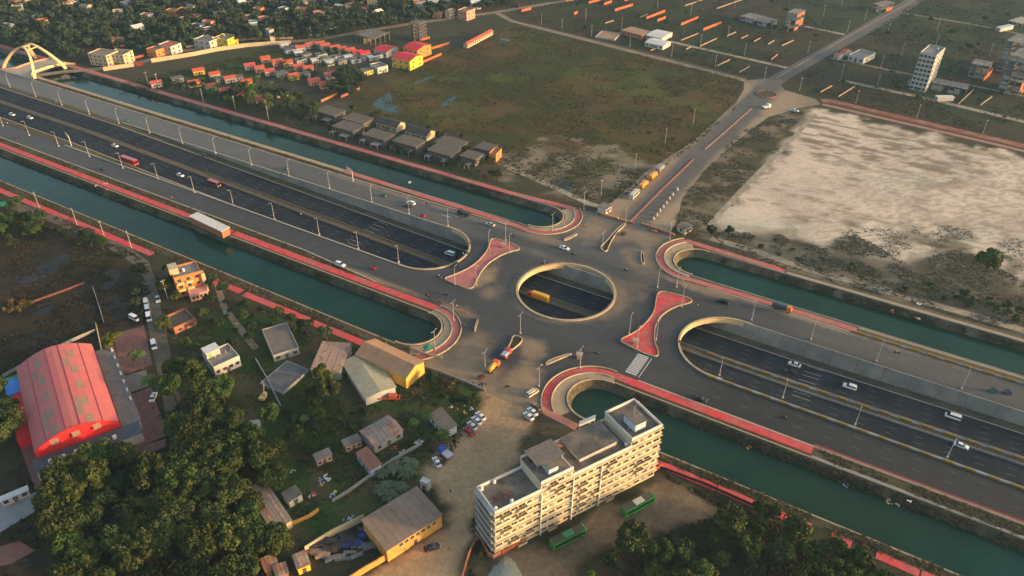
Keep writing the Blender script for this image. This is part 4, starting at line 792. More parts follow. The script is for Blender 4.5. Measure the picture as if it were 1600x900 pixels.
# --- the long white apartment block
def apartment():
    a = Vector((40.9, -119.7, 0)); rz = math.atan2(49.0, 26.1); L, D = 55.5, 9.6
    r = empty('apartment_block', a, rz, 'long white apartment block with sunlit balconies beside the right near canal', 'apartment block')
    R3 = Matrix.Rotation(rz, 3, 'Z'); AVOID.append([tuple((a+R3 @ Vector(p))[:2]) for p in ((0, 0, 0), (L, 0, 0), (L, 13, 0), (0, D, 0))])
    fh = 2.95; secs = [(0, 14.2, 6, 9.6), (14.2, 24.6, 7, 10.4), (24.6, 44.6, 6, 12.5), (44.6, 55.5, 7, 12.5)]
    M_w = mat('apartment_wall', (.60, .50, .34), .85, .2, .4, col2=(.50, .42, .30)); M_back = M_wwhite; M_par = mat('apartment_parapet', (.60, .58, .53), .85, .15, .5)
    M_roofa = mat('stained_roof', (.185, .15, .12), .95, .4, .35, col2=(.10, .088, .08)); M_ac = mat('ac_unit', (.48, .46, .42), .6, .1, 1.); M_shade = mat('balcony_rail', (.52, .40, .24), .8, .2, 1.)
    acm = MB().box(-.42, .42, -.45, -.05, 0, .62); me_ac = bpy.data.meshes.new('ac_unit'); me_ac.from_pydata(acm.v, [], acm.f); me_ac.materials.append(M_ac)
    fan = MB().bar((0, -.46, .31), (0, -.48, .31), .24, .24, 10); me_fan = bpy.data.meshes.new('fan'); me_fan.from_pydata(fan.v, [], fan.f); me_fan.materials.append(M_black)
    bal = MB().box(-1.4, 1.4, -1.0, .0, -.12, 0.); rail = MB().box(-1.4, 1.4, -1.0, -.92, 0, .85).box(-1.4, -1.32, -.92, 0, 0, .85).box(1.32, 1.4, -.92, 0, 0, .85)
    me_b = bpy.data.meshes.new('balcony'); me_b.from_pydata(bal.v, [], bal.f); me_b.materials.append(M_w); me_r = bpy.data.meshes.new('railing'); me_r.from_pydata(rail.v, [], rail.f); me_r.materials.append(M_shade)
    rng = random.Random(5)
    for si, (x0, x1, nf, dp) in enumerate(secs):
        h = nf*fh; w = MB().box(x0+.01, x1-.01, 0, dp, -.3, h).build('wall', M_w, r)
        rf = MB().box(x0+.2, x1-.2, .2, dp-.2, h, h+.04).build('roof', M_roofa, r)
        b = MB(); b.box(x0, x1, -.12, .16, h-.01, h+.95).box(x0, x1, dp-.16, dp+.12, h-.01, h+.95)
        if si != 1: b.box(x0 if si != 3 else x0+.0, x0+.22, .16, dp-.16, h-.01, h+(.95 if si in (0, 3) else .05))
        b.box(x1-.22, x1, .16, dp-.16, h-.01, h+(.95 if si == 3 else .05)); b.build('parapet', M_par, rf)
        for f in range(1, nf+1):
            MB().box(x0-.02 if si else -.5, x1+.02 if si < 3 else x1+.5, -.62, .0, f*fh-.42, f*fh-.22).build('floor_band', M_w, r)
            MB().box(x0, x1, -.18, .0, (f-1)*fh+.02, (f-1)*fh+.78).build('apron_wall', M_w, r)
            n = int((x1-x0)/2.35)
            for i in range(n):
                xc = x0+(x1-x0)*(i+.5)/n; z = (f-1)*fh+.95; k = rng.random()
                if k < .40: window(r, xc, 0, z, 0, 1.75, 1.4)
                elif k < .56: window(r, xc, 0, z+.05, 0, 1.2, 1.15)
                elif k < .84:
                    if si in (1, 3) or i > n*.45:
                        o = bpy.data.objects.new('ac_unit', me_ac); COL.objects.link(o); o.parent = r; o.location = (xc, 0, z+.1); g = bpy.data.objects.new('fan', me_fan); COL.objects.link(g); g.parent = o
                    else: window(r, xc, 0, z, 0, 1.6, 1.2)
                if k >= .84: window(r, xc, 0, z-.25, 0, 1.9, 1.75)  # dark pane imitating the shade of an open balcony recess
                if k > .84 and x0+1.6 < xc < x1-1.6:
                    o = bpy.data.objects.new('balcony', me_b); COL.objects.link(o); o.parent = r; o.location = (xc, -.0, (f-1)*fh+.05); g = bpy.data.objects.new('railing', me_r); COL.objects.link(g); g.parent = o
            if si == 0:
                MB().box(-1.0, 0, .3, D-.3, f*fh-.4, f*fh-.22).build('end_slab', M_back, r); MB().box(-1.0, -.9, .3, D-.3, f*fh-.22-fh+.02, f*fh-1.9).build('end_parapet', M_wgrey, r)
                for yy in (2., 5., 7.8): window(r, 0, yy, (f-1)*fh+.9, -math.pi/2, 1.3, 1.3)
            if si == 3:
                MB().box(x1, x1+1.1, .3, dp-.3, f*fh-.4, f*fh-.22).build('end_slab', M_w, r)
                for yy in (2., 5., 8., 11): window(r, x1, yy, (f-1)*fh+.9, math.pi/2, 1.3, 1.3)
    for x in (14.2, 34.2, 24.6): MB().box(x-.16, x+.16, -.72, -.0, -.2, 6*fh-.2).build('drain_fin', M_par, r)
    h6, h7 = 6*fh, 7*fh
    def roofbox(nm, x0, x1, y0, y1, z0, z1, m, mr=None):
        o = MB().box(x0, x1, y0, y1, z0, z1-.12).build(nm, m, r); MB().box(x0-.3, x1+.3, y0-.3, y1+.3, z1-.12, z1).build('roof_slab', mr or M_roofa, o); return o
    roofbox('stair_room', 17.5, 20.6, 1.4, 6.5, h7+.04, h7+2.6, M_wblue); roofbox('stair_room', 47.3, 51.2, 2., 7.2, h7+.04, h7+3.2, M_wblue)
    roofbox('raised_room', 29., 42.0, 3.0, 11.9, h6+.04, h6+1.9, M_wwhite)
    # sheet-roofed shelter on the middle section
    s = MB()
    for x in (15.6, 19.5, 23.8):
        for y in (4.2, 9.8): s.bar((x, y, h7), (x, y, h7+2.6), .08)
    sh = s.build('shelter_post', M_metal, r)
    for i in range(8): MB().add([(15.2+i*1.12, 3.6, h7+2.75), (16.28+i*1.12, 3.6, h7+2.75), (16.28+i*1.12, 10.4, h7+2.45), (15.2+i*1.12, 10.4, h7+2.45), (15.2+i*1.12, 3.6, h7+2.81), (16.28+i*1.12, 3.6, h7+2.81), (16.28+i*1.12, 10.4, h7+2.51), (15.2+i*1.12, 10.4, h7+2.51)], [(0, 3, 2, 1), (4, 5, 6, 7), (0, 1, 5, 4), (1, 2, 6, 5), (2, 3, 7, 6), (3, 0, 4, 7)]).build('roof_sheet', mat('shelter_sheet', (.17, .14, .12), .8, .25, .6), sh)
    for i, (x, y, w, d) in enumerate(((14.6, 8.5, 2.6, .9), (15.2, 7.3, 2.2, .9), (15.6, 6., 1.6, 3.), (16.3, 3., 1.2, 4.))): MB().box(x, x+w, y, y+d, h7+.3, h7+.5).build('loose_sheet', mat('loose_sheet', (.16, .135, .115), .9, .3, .8), r)
    st = MB()
    for i in range(9): st.box(25.+i*.42, 25.42+i*.42, 9.2, 10.6, h7-.2-i*.28, h7-.05-i*.28)
    st.bar((24.8, 9.2, h7+.9), (28.8, 9.2, h6+1.), .05); st.bar((24.8, 10.6, h7+.9), (28.8, 10.6, h6+1.), .05); st.build('roof_stair', mat('rust_steel', (.28, .12, .07), .7, .2, 1.), r)
    for i, (x, y, z) in enumerate(((.8, 1., h6), (.9, 8.6, h6), (5.0, 9.0, h6), (5.6, .9, h6), (44.0, 1.4, h6))):
        b = MB(); b.bar((x, y, z), (x, y, z+1.), .55, .55, 12); b.bar((x, y, z+1.), (x, y, z+1.25), .55, .2, 12); b.build('water_tank', M_rwhite, r, True)
    pots = 0
    for i in range(26):
        x, y = rng.uniform(1., 7.), rng.uniform(1.2, 5.); b = MB(); b.bar((x, y, h6+.04), (x, y, h6+.32), .16, .22, 6); b.build('flower_pot', mat('terracotta', (.22, .08, .05), .9, .2, 1.), r)
    MB().box(46.4, 47.8, 4., 4.3, h7, h7+.2).build('roof_hatch', M_wwhite, r)
    b = MB(); b.bar((49, 5, h7+3.2), (49, 5, h7+7.5), .05); b.bar((48.4, 5, h7+6.8), (49.6, 5, h7+6.8), .03); b.build('antenna', M_metal, r)
apartment()
def boundary(name, px, h, t, m, label, L=3., z=0, gap=.02, cap=None, cat='wall', part='panel'):
    r = empty(name, (0, 0, 0), 0, label, cat)
    for seg in chop(densify([tuple(G(u, v)[:2]) for u, v in px], 50), L):
        a, b = Vector(seg[0]), Vector(seg[-1]); d = (b-a).normalized(); wall_loop(part, [tuple(a+d*gap), tuple(b-d*gap)], t, h*random.uniform(.97, 1.03), m, False, z, r, -.2)
    if cap:
        P = [G(u, v) for u, v in px]
        for p in P: MB().box(p.x-t, p.x+t, p.y-t, p.y+t, -.1, h+.35).build('post', cap, r)
    return r
M_obrick = mat('orange_brick', (.50, .12, .045), .9, .25, .8); M_ochre = mat('ochre_wall', (.55, .28, .07), .85, .25, .6)
boundary('garden_wall', [(785, 866), (820, 846), (895, 806), (960, 771), (1010, 744), (1035, 730)], 1.3, .25, M_obrick, 'orange brick wall along the front of the apartment block')
boundary('garden_wall', [(723, 905), (733, 868), (748, 838), (765, 877), (783, 866)], 1.6, .25, M_wbrick, 'dull red brick wall at the left foot of the apartment block')
boundary('yard_fence', [(1026, 730), (1100, 757), (1180, 793), (1215, 805)], 1.1, .1, mat('fence_dark', (.05, .042, .04), .9, .2, 1.), 'dark low fence between bus yard and near red walkway', 2., cat='fence')
# bus yard gantry board
r = empty('billboard', G(1132, 812), 0, 'black leaning signboard on a pole beside the bus yard', 'signboard'); b = MB(); b.bar((0, 0, 0), (.4, .6, 6.), .12, .1, 6); b.bar((-.6, .5, 0), (.2, .7, 5), .1, .08, 6); b.build('pole', M_wcream, r); MB().box(-.2, .1, -1.9, 2.4, 5.0, 6.6).build('board', M_black, r)

# --- red hall
def hall():
    ce, ux, wy = Vector((-109.9, -143.4, 0)), Vector((.903, -.43, 0)), Vector((.43, .903, 0)); A, B = ce-ux*22.5-wy*11.9, ce-ux*22.5+wy*11.9; C = B+ux*44.5
    # local: x along the arch (A to B), y along the axis
    a, rz, L, D = setout((*A,), (*B,), (*C,), 0)
    r = empty('vaulted_hall', a, rz, 'large hall with pink red vaulted metal roof at the lower left', 'hall'); R3 = Matrix.Rotation(rz, 3, 'Z'); AVOID.append([tuple((a+R3 @ Vector(p))[:2]) for p in ((-5, -2, 0), (L+3, -4, 0), (L+3, D+9, 0), (-5, D+9, 0))])
    M_v = mat('pink_red_roof', (.46, .12, .115), .65, .12, .25, col2=(.42, .13, .12)); M_vs = mat('roof_seam', (.30, .03, .05), .6, .1, 1.); M_sky = mat('faded_rooflight', (.26, .17, .13), .7, .25, .8); M_brt = mat('bright_red_fascia', (.58, .025, .03), .6, .1, 1.)
    rise, eave = 4.2, 6.0; prof = [(L*t, eave+rise*math.sin(math.pi*t)**.9*1.0) for t in np.linspace(0, 1, 13)]
    b = MB(); n = len(prof); V = [(x, y, z) for y in (0, D) for x, z in prof]+[(x, y, -.2) for y in (0, D) for x, z in prof]
    F = [tuple(list(range(n))+list(range(2*n+n-1, 2*n-1, -1))), tuple(list(range(2*n-1, n-1, -1))+list(range(3*n, 4*n)))]+[(0, n, 3*n, 2*n), (n-1, 3*n-1, 4*n-1, 2*n-1)]; b.add(V, F); b.build('wall', M_brt, r)
    NS = 10
    for i in range(12):
        (x0, z0), (x1, z1) = prof[i], prof[i+1]
        for j in range(NS):
            y0, y1 = -.6+(D+1.2)*j/NS, -.6+(D+1.2)*(j+1)/NS; sk = (i in (3, 8) and j % 2 == 1) or (i in (4, 9) and j in (2, 7, 8))
            dz = .06 if sk else random.uniform(0, .02); MB().add([(x0, y0+.02, z0+.02), (x1, y0+.02, z1+.02), (x1, y1-.02, z1+.02), (x0, y1-.02, z0+.02), (x0, y0+.02, z0+.12+dz), (x1, y0+.02, z1+.12+dz), (x1, y1-.02, z1+.12+dz), (x0, y1-.02, z0+.12+dz)], [(0, 3, 2, 1), (4, 5, 6, 7), (0, 1, 5, 4), (1, 2, 6, 5), (2, 3, 7, 6), (3, 0, 4, 7)]).build('rooflight' if sk else 'roof_panel', M_sky if sk else M_v, r)
    for i in (2, 5, 7, 10):
        x, z = prof[i]; MB().box(x-.14, x+.14, -.6, D+.6, z+.1, z+.24).build('seam', M_vs, r)
    return r, L, D, prof, M_brt, M_sky
hr, hL, hD, hprof, M_brt, M_sky = hall()
def hallbits():
    # gable fascia (front end is the one with the larger y)
    n = len(hprof); b = MB(); V = [(x, hD+.65, z+.25) for x, z in hprof]+[(x, hD+.65, z-1.6) for x, z in hprof]+[(x, hD+1.0, z+.25) for x, z in hprof]+[(x, hD+1.0, z-1.6) for x, z in hprof]
    F = []
    for i in range(n-1): F += [(2*n+i, 2*n+i+1, 3*n+i+1, 3*n+i), (i, n+i, n+i+1, i+1), (i, i+1, 2*n+i+1, 2*n+i), (n+i, 3*n+i, 3*n+i+1, n+i+1)]
    b.add(V, F).build('fascia', M_brt, hr)
    for t in (.25, .5, .75):
        x = hL*t; MB().box(x-1.1, x+1.1, hD+1.0, hD+1.06, 6.5, 8.6).build('gable_panel', M_sky, hr)
    fr = MB().box(-5, hL+1, hD+1.1, hD+7, -.2, 3.6).build('front_annex', M_wwhite, hr); MB().box(-5.2, hL+1.2, hD+1.05, hD+7.2, 3.6, 3.8).build('annex_roof', mat('dark_annex_roof', (.07, .08, .095), .8, .2, .5), fr)
    for i in range(6): MB().box(2+i*3.6, 3.1+i*3.6, hD+4.4, hD+5.6, 3.8, 4.7).build('roof_ac', M_rwhite, hr)
    for i in range(8): window(hr, 1.5+i*hL/8, hD+7, 1.2, math.pi, 1.4, 1.4)
    # the local +x side is toward the lane, -x toward the left edge
    sd = MB().box(-5.6, -.3, 1, hD+.9, -.2, 3.4).build('office_wing', M_wwhite, hr); MB().box(-6.0, -.2, .8, hD+1.0, 3.4, 3.6).build('wing_roof', mat('wing_roof', (.16, .145, .13), .9, .3, .5), sd)
    for i in range(9): window(hr, -5.6, 2.5+i*(hD-3)/9, 1.1, -math.pi/2, 1.3, 1.4)
    for i in range(7): MB().box(-5.6, -5.0, 3+i*5, 4.1+i*5, 3.6, 4.4).build('roof_ac', M_rwhite, hr)
    MB().box(hL+.1, hL+4.6, 2.0, 10.2, 0, 4.2).build('blue_shed', mat('blue_sheet', (.035, .22, .62), .5, .15, .6), hr); MB().box(hL, hL+4.8, .0, 1.9, 0, 4.0).build('green_shed', mat('green_sheet', (.03, .22, .16), .6, .2, .6), hr)
    MB().add([(hL, 10.5, 0), (hL+4.2, 10.5, 0), (hL+4.2, 34, 0), (hL, 34, 0), (hL, 10.5, 4.6), (hL+4.2, 10.5, 3.4), (hL+4.2, 34, 3.4), (hL, 34, 4.6)], [(0, 3, 2, 1), (4, 5, 6, 7), (0, 1, 5, 4), (1, 2, 6, 5), (2, 3, 7, 6), (3, 0, 4, 7)]).build('red_lean_to', M_brt, hr)
hallbits()
boundary('low_wall', [(5, 590), (60, 560), (110, 535), (150, 518)], 1.2, .25, M_wgrey, 'grey wall along the marsh side of the red hall'); boundary('low_wall', [(0, 592), (-20, 604)], 1.0, .3, M_wgrey, 'short grey wall at the left edge by the hall')
boundary('lane_wall', [(150, 508), (158, 545), (165, 580), (176, 620), (190, 660), (205, 700)], 1.2, .25, M_wcream, 'cream wall between hall wing and red forecourt')
boundary('pipe_wall', [(13, 489), (60, 470), (120, 448), (133, 443)], .7, .6, mat('rust_pipe', (.17, .06, .045), .9, .2, .8), 'rust red pipe wall crossing the marsh')
boundary('hedge_wall', [(145, 450), (155, 480), (162, 505)], .9, .2, M_wgrey, 'thin grey wall at the right side of the marsh')
building('long_white_shed', 'white roofed strip building at the lower left edge', 'shed', (0, 783), (43, 765), (40, 760), 2.6, M_wwhite, M_rwhite, 'slab', win={'f': 3})

# --- houses and sheds of the near side
b_, L, D = building('orange_house', 'orange three storey house with yellow balconies beside the near canal', 'house', (272, 436), (313, 425), (305, 409), 9.0, M_worange, M_rcold, 'flat', 3, {'f': 3, 'r': 2, 'l': 2}, 1.3, 1.3, tanks=1)
for f in (1, 2):
    for x in (.18, .52): MB().box(L*x-1.4, L*x+1.4, -1.1, 0, f*3+.0, f*3+1.0).build('balcony', mat('pale_yellow', (.58, .42, .16), .85, .15, .5), b_)
MB().box(L-.1, L+1.3, -1.2, 1.8, 0, 8.6).build('side_bay', M_wcream, b_); MB().box(-.8, 2.6, D*.35, D*.9, 9, 11.6).build('stair_room', M_wcream, b_); MB().box(L*.35, L+.4, -5.4, -1.3, -.1, 3.2).build('front_annex', M_wpink, b_)
for i in range(4): window(b_, L*.35+1.2+i*(L*.6/4), -5.4, .9, 0, .9, 1.3)
b_, L, D = building('white_house', 'white flat roofed house with a pale sheet shed on its roof', 'house', (334, 575), (374, 557), (360, 536), 4.2, M_wwhite, M_rcold, 'flat', 1, {'f': 4, 'r': 2, 'l': 2}, tanks=0)
o = MB().box(.3, 5.2, D-3.2, D+.6, 4.2, 6.6).build('roof_shed', M_wwhite, b_); MB().box(.1, 5.4, D-3.4, D+.8, 6.6, 6.72).build('shed_roof', M_rwhite, o); MB().box(1., 1.9, D-3.26, D-3.19, 4.3, 6.).build('green_door', mat('lime_paint', (.18, .5, .05), .6, .1, 1.), o)
for i in range(4): b = MB(); b.bar((L*(.3+.2*i), D*.5, 4.2), (L*(.3+.2*i), D*.5, 5.6), .1); b.build('column_stub', M_wcream, b_)
building('brick_ruin', 'unroofed brick walls of a small plot house', 'ruin', (272, 515), (306, 500), (298, 480), 2.2, M_wbrick, mat('plot_floor', (.11, .085, .065), .95, .3, .8), 'flat', 1, {'f': 2}, para=.9)
building('warehouse', 'grey flat roofed warehouse with white front wall in the yard', 'warehouse', (427, 556), (467, 544), (450, 504), 2.8, M_wgrey, mat('grey_brown_roof', (.15, .125, .11), .95, .25, .4), 'flat', 1, {'f': 3}, para=.3)
building('concrete_platform', 'low grey concrete building in front of the grey warehouse', 'building', (441, 614), (483, 578), (468, 548), 1.0, M_wgrey, mat('grey_platform', (.13, .125, .12), .95, .3, .4), 'flat', 1, None, para=.15, door=False)
building('rusty_shed', 'rust streaked corrugated shed beside the grey warehouse', 'shed', (486, 577), (531, 580), (506, 536), 4.0, M_wgrey, [M_rust, M_rust, mat('rust_pale', (.33, .22, .17), .85, .3, .9)], 'shed', 1, None, rise=.5, sheets=7, door=False)
def gable_wh(name, label, c4, h, rise, wall, roofm, n, cat='warehouse', along='long', over=.45, win=0):
    """gabled warehouse from four eave corners (px): first two are one gable end"""
    p = [G(u, v, h) for u, v in c4]; a, rz, L, D = setout((*p[1][:2], 0), (*p[2][:2], 0), (*p[0][:2], 0), 0)
    return building(name, label, cat, (*p[1][:2], 0), (*p[2][:2], 0), (*p[0][:2], 0), h, wall, roofm, 'gable', 1, {'f': win, 'b': win} if win else None, rise=rise, sheets=n, over=over, door=False)
gable_wh('yellow_warehouse', 'long warehouse with tan roof and orange yellow gable near the canal end', [(672, 570), (634, 590), (557, 553), (588, 531)], 5.0, 2.0, mat('amber_wall', (.62, .36, .07), .85, .12, .5), M_rtan, 9)
b_, L, D = gable_wh('cream_warehouse', 'low cream roofed warehouse with white wall joined to the yellow one', [(606, 588), (571, 622), (535, 566), (557, 554)], 3.4, .7, M_wwhite, M_rcream, 7)
b_, L, D = building('rusty_longhouse', 'rust striped corrugated shed in the middle of the yard', 'shed', (585, 697), (629, 672), (597, 655), 3.2, M_wgrey, [M_rust, mat('rust_pale', (.33, .22, .17), .85, .3, .9), mat('rust_grey', (.22, .19, .17), .85, .3, .9)], 'gable', 1, {'f': 3}, rise=.9, sheets=8)
building('brown_shed', 'small brown roofed shed with pale blue wall beside the parked white cars', 'shed', (671, 648), (695, 675), (711, 663), 3.0, M_wblue, M_rbrown, 'shed', 1, {'f': 2}, rise=.5)
building('brown_hut', 'small square hut with rust brown roof above the banana plants', 'shed', (557, 708), (579, 735), (596, 727), 3.0, M_wblue, mat('rust_brown_roof', (.24, .11, .075), .85, .2, .5), 'shed', 1, {'f': 2}, rise=.4)
building('pale_hut', 'tiny pale hut left of the rust striped shed', 'hut', (540, 698), (564, 688), (560, 679), 2.6, M_wpink, M_rgrey, 'shed', 1, {'f': 3}, .8, .9, rise=.3); building('pale_hut', 'tiny pale hut standing alone on the yard grass', 'hut', (495, 720), (518, 710), (517, 700), 2.6, M_wpink, M_rgrey, 'shed', 1, {'f': 3}, .8, .9, rise=.3)
b_, L, D = building('brown_warehouse', 'big warehouse with flat brown roof and orange wall by the dirt road', 'warehouse', (604, 860), (690, 805), (662, 757), 5.0, M_ochre, M_rbrown, 'shed', 1, None, rise=.5, sheets=9, over=.35)
for i in range(7): window(b_, L*(.25+.1*i), 0, 3.2, 0, 1.0, 1.0)
building('white_box_hut', 'small white block hut behind the brown warehouse corner', 'hut', (656, 752), (668, 757), (666, 747), 3.2, M_wwhite, M_rwhite, 'flat', 1, None, para=.2)
building('tin_shed', 'long rusty tin roofed shed at the lower left of the yard', 'shed', (426, 829), (455, 813), (422, 748), 3.0, M_wcream, [M_rust, mat('rust_grey', (.22, .19, .17), .85, .3, .9)], 'shed', 1, None, rise=.5, sheets=6, door=False)
building('white_hut', 'small white walled hut beside the tin shed', 'hut', (451, 783), (471, 771), (460, 759), 3.0, M_wwhite, M_rgrey, 'slab', 1, {'f': 1})
building('patched_hut', 'leftmost of three patched tin huts at the bottom edge', 'hut', (415, 893), (435, 884), (427, 867), 2.8, M_wbrick, M_rust, 'shed', 1, None, rise=.3, sheets=4); building('patched_hut', 'middle one of three patched tin huts at the bottom edge', 'hut', (432, 902), (450, 895), (445, 880), 2.8, M_wbrick, [M_rust, M_rgrey], 'shed', 1, None, rise=.3, sheets=4); building('patched_hut', 'rightmost of three patched tin huts at the bottom edge', 'hut', (465, 889), (484, 881), (474, 863), 2.8, M_wyellow, [M_rust, M_rgrey], 'shed', 1, None, rise=.3, sheets=4)
boundary('yard_wall', [(478, 864), (520, 838), (571, 813)], 2.6, .3, M_wcream, 'cream wall behind the scrap yard'); boundary('yard_wall', [(606, 872), (570, 893), (530, 918)], 2.2, .35, M_ochre, 'orange lit wall between scrap yard and dirt road')
boundary('yard_wall', [(453, 822), (480, 812), (500, 798)], 1.4, .25, M_ochre, 'short ochre wall right of the tin shed'); boundary('yard_wall', [(520, 785), (545, 770), (580, 745), (610, 724), (640, 706), (660, 695)], 1.2, .3, M_wgrey, 'grey boundary wall across the yard above the banana plants')
boundary('yard_wall', [(672, 577), (700, 588), (730, 600), (758, 612)], 1.0, .25, M_wgrey, 'low grey wall from the yellow warehouse to the dirt road')
boundary('yard_wall', [(400, 565), (415, 590), (440, 640)], 1.6, .25, M_wgrey, 'grey wall left of the concrete platform')
boundary('canal_wall', [(640, 545), (665, 556), (690, 560)], 1.0, .3, M_kerb, 'low wall where the near left walkway ends')
# scrap yard contents
M_tarp = mat('blue_tarp', (.03, .05, .16), .6, .3, .8); M_scrap = mat('scrap_dark', (.045, .04, .038), .9, .4, 1.2)
for i, (u, v, w, d, h, rz, m, lb) in enumerate(((520, 852, 9, 4, 1.8, .7, M_scrap, 'dark row of scrap in the yard'), (545, 850, 7, 2.2, 1.4, .65, M_tarp, 'dark blue tarpaulin heap in the scrap yard'), (565, 855, 6, 2., 1.2, .65, mat('grey_sheet', (.13, .13, .14), .8, .3, .9), 'grey sheet stack in the scrap yard'), (535, 872, 8, 2.2, 1.2, .7, mat('grey_sheet', (.13, .13, .14), .8, .3, .9), 'long grey sheet stack nearest the road wall'), (575, 835, 5, 2.4, 1.6, .6, M_tarp, 'blue tarpaulin beside the brown warehouse'), (498, 868, 5, 3, 1.6, .6, M_rbrown, 'brown pile at the left end of the scrap yard'))):
    r = empty('scrap_pile', G(u, v), rz, lb, 'scrap pile')
    for k in range(9):
        x, y = random.uniform(-w/2, w/2), random.uniform(-d/2, d/2); M = Matrix.Translation((x, y, h*random.uniform(.1, .6))) @ Matrix.Rotation(random.uniform(-.4, .4), 4, 'Z') @ Matrix.Rotation(random.uniform(-.15, .15), 4, 'X'); MB().box(-w*.22, w*.22, -d*.2, d*.2, -h*.3, h*.35, M).build('sheet', m, r)
# bus shelter / ticket hall on the promenade over the canal
b_, L, D = building('promenade_kiosk', 'long pale roofed kiosk with orange end standing over the near canal', 'kiosk', (346, 361), (358, 355), (304, 334), 3.6, M_wbrick, M_rwhite, 'slab', 1, None, over=.35, door=False)
# gatehouses
building('gatehouse', 'small grey gatehouse left of the far road gate', 'gatehouse', (947, 327), (956, 321), (945, 315), 3.0, M_wwhite, M_rgrey, 'slab', 1, {'f': 2, 'r': 1}, 1.0, 1.2); building('gatehouse', 'small cream gatehouse right of the far road gate', 'gatehouse', (1071, 358), (1082, 352), (1068, 347), 3.0, M_wcream, M_rgrey, 'slab', 1, {'f': 2, 'r': 1, 'l': 1}, 1.0, 1.2)
# ------------------------------------------------------------------ far side buildings
building('apartment_tower', 'slim white eight storey apartment tower at the upper right', 'apartment tower', (1438, 83), (1463, 88), (1472, 75), 23.5, mat('tower_wall', (.36, .37, .375), .85, .15, .4), M_rcold, 'flat', 8, {'f': 4, 'r': 3, 'l': 3}, 1.5, 1.5, tanks=1, para=.8, bands=mat('tower_band', (.66, .58, .44), .85, .1, 1.))  # white tower: shade on its front put into the bluish grey wall colour
building('tower_podium', 'grey boxy podium at the foot of the white tower', 'building', (1419, 127), (1450, 134), (1455, 128), 2.8, M_wgrey, M_rgrey, 'flat', 1, None, para=.3)
skeleton('shop_row', 'low unfinished row with rooftop blocks beside the white tower', (1457, 129), (1511, 139), (1521, 133), 4.6, 1, 6, 2, None, (M_wgrey, .8, M_wbrick)); building('container_shed', 'white container shed below the white tower', 'shed', (1462, 149), (1466, 152), (1478, 142), 2.6, M_wwhite, M_rwhite, 'slab', 1, None)
skeleton('unfinished_building', 'short unfinished concrete frame with orange sunlit brick at the upper right', (1519, 99), (1546, 104), (1551, 97), 9, 3, 3, 2, None, (M_wgrey, .5, M_obrick)); boundary('brick_wall', [(1536, 127), (1546, 118), (1550, 112)], 3, .3, M_obrick, 'sunlit orange brick wall beside the short concrete frame')
skeleton('unfinished_building', 'tall unfinished concrete frame at the right edge nearer the track', (1580, 86), (1612, 93), (1622, 80), 24, 8, 3, 3, None, (M_wgrey, .55, M_obrick)); skeleton('unfinished_building', 'tall unfinished concrete frame behind the one at the right edge', (1574, 63), (1602, 69), (1612, 58), 21, 7, 3, 3, None, (M_wgrey, .5, M_obrick))
skeleton('unfinished_building', 'mid height unfinished frame with orange sunlit side near the top', (1231, 19), (1246, 22), (1257, 16), 13, 5, 2, 2, None, (M_wgrey, .5, M_obrick)); skeleton('unfinished_building', 'small unfinished frame beside the top right road', (1366, 6), (1378, 9), (1388, 2), 6, 2, 2, 2, None, (M_wgrey, .5, M_obrick))
building('white_house', 'white single storey house beside the top right road', 'house', (1326, 86), (1350, 92), (1364, 82), 3.8, M_wwhite, M_rcold, 'flat', 1, {'f': 3, 'r': 2}, 1.6, 1.4); building('pink_hut', 'pink roofed hut nearest the top right road', 'hut', (1303, 86), (1311, 88), (1316, 84), 3, M_wwhite, M_rred, 'gable', 1, {'f': 1}, .9, .9, rise=.8); building('pink_hut', 'second pink roofed hut beside the white house', 'hut', (1314, 80), (1320, 82), (1325, 77), 3, M_wwhite, M_rred, 'gable', 1, {'f': 1}, .9, .9, rise=.8)
skeleton('unfinished_building', 'low grey concrete frame right of the top plots', (1157, 25), (1198, 36), (1210, 30), 3.4, 1, 6, 2, None, (M_wgrey, .5)); skeleton('foundation', 'pale low foundation near the top right corner', (1577, 32), (1606, 39), (1612, 30), 2.5, 1, 4, 2, M_wgrey, None); building('site_shed', 'white and blue shed near the top right corner', 'shed', (1557, 42), (1564, 44), (1572, 36), 3, M_wwhite, M_wblue, 'slab', 1, None)
building('site_slab', 'pale site building with flat slab in the top plots', 'building', (971, 47), (1003, 55), (1013, 48), 3.4, M_wbrick, M_rtan, 'slab', 1, {'f': 4}); building('white_shed', 'upper of two white sheds beside the pale track', 'shed', (1010, 55), (1034, 60), (1046, 50), 3., M_wwhite, M_rwhite, 'gable', 1, {'f': 4}, rise=.8); building('white_shed', 'lower of two white sheds beside the pale track', 'shed', (1008, 66), (1036, 72), (1047, 65), 3., M_wwhite, M_rwhite, 'gable', 1, {'f': 4}, rise=.8)
building('rubble_plot', 'grey half built plot left of the white sheds', 'ruin', (930, 58), (960, 62), (955, 50), 1., M_wgrey, M_rtan, 'flat', 1, None, para=.4, door=False)
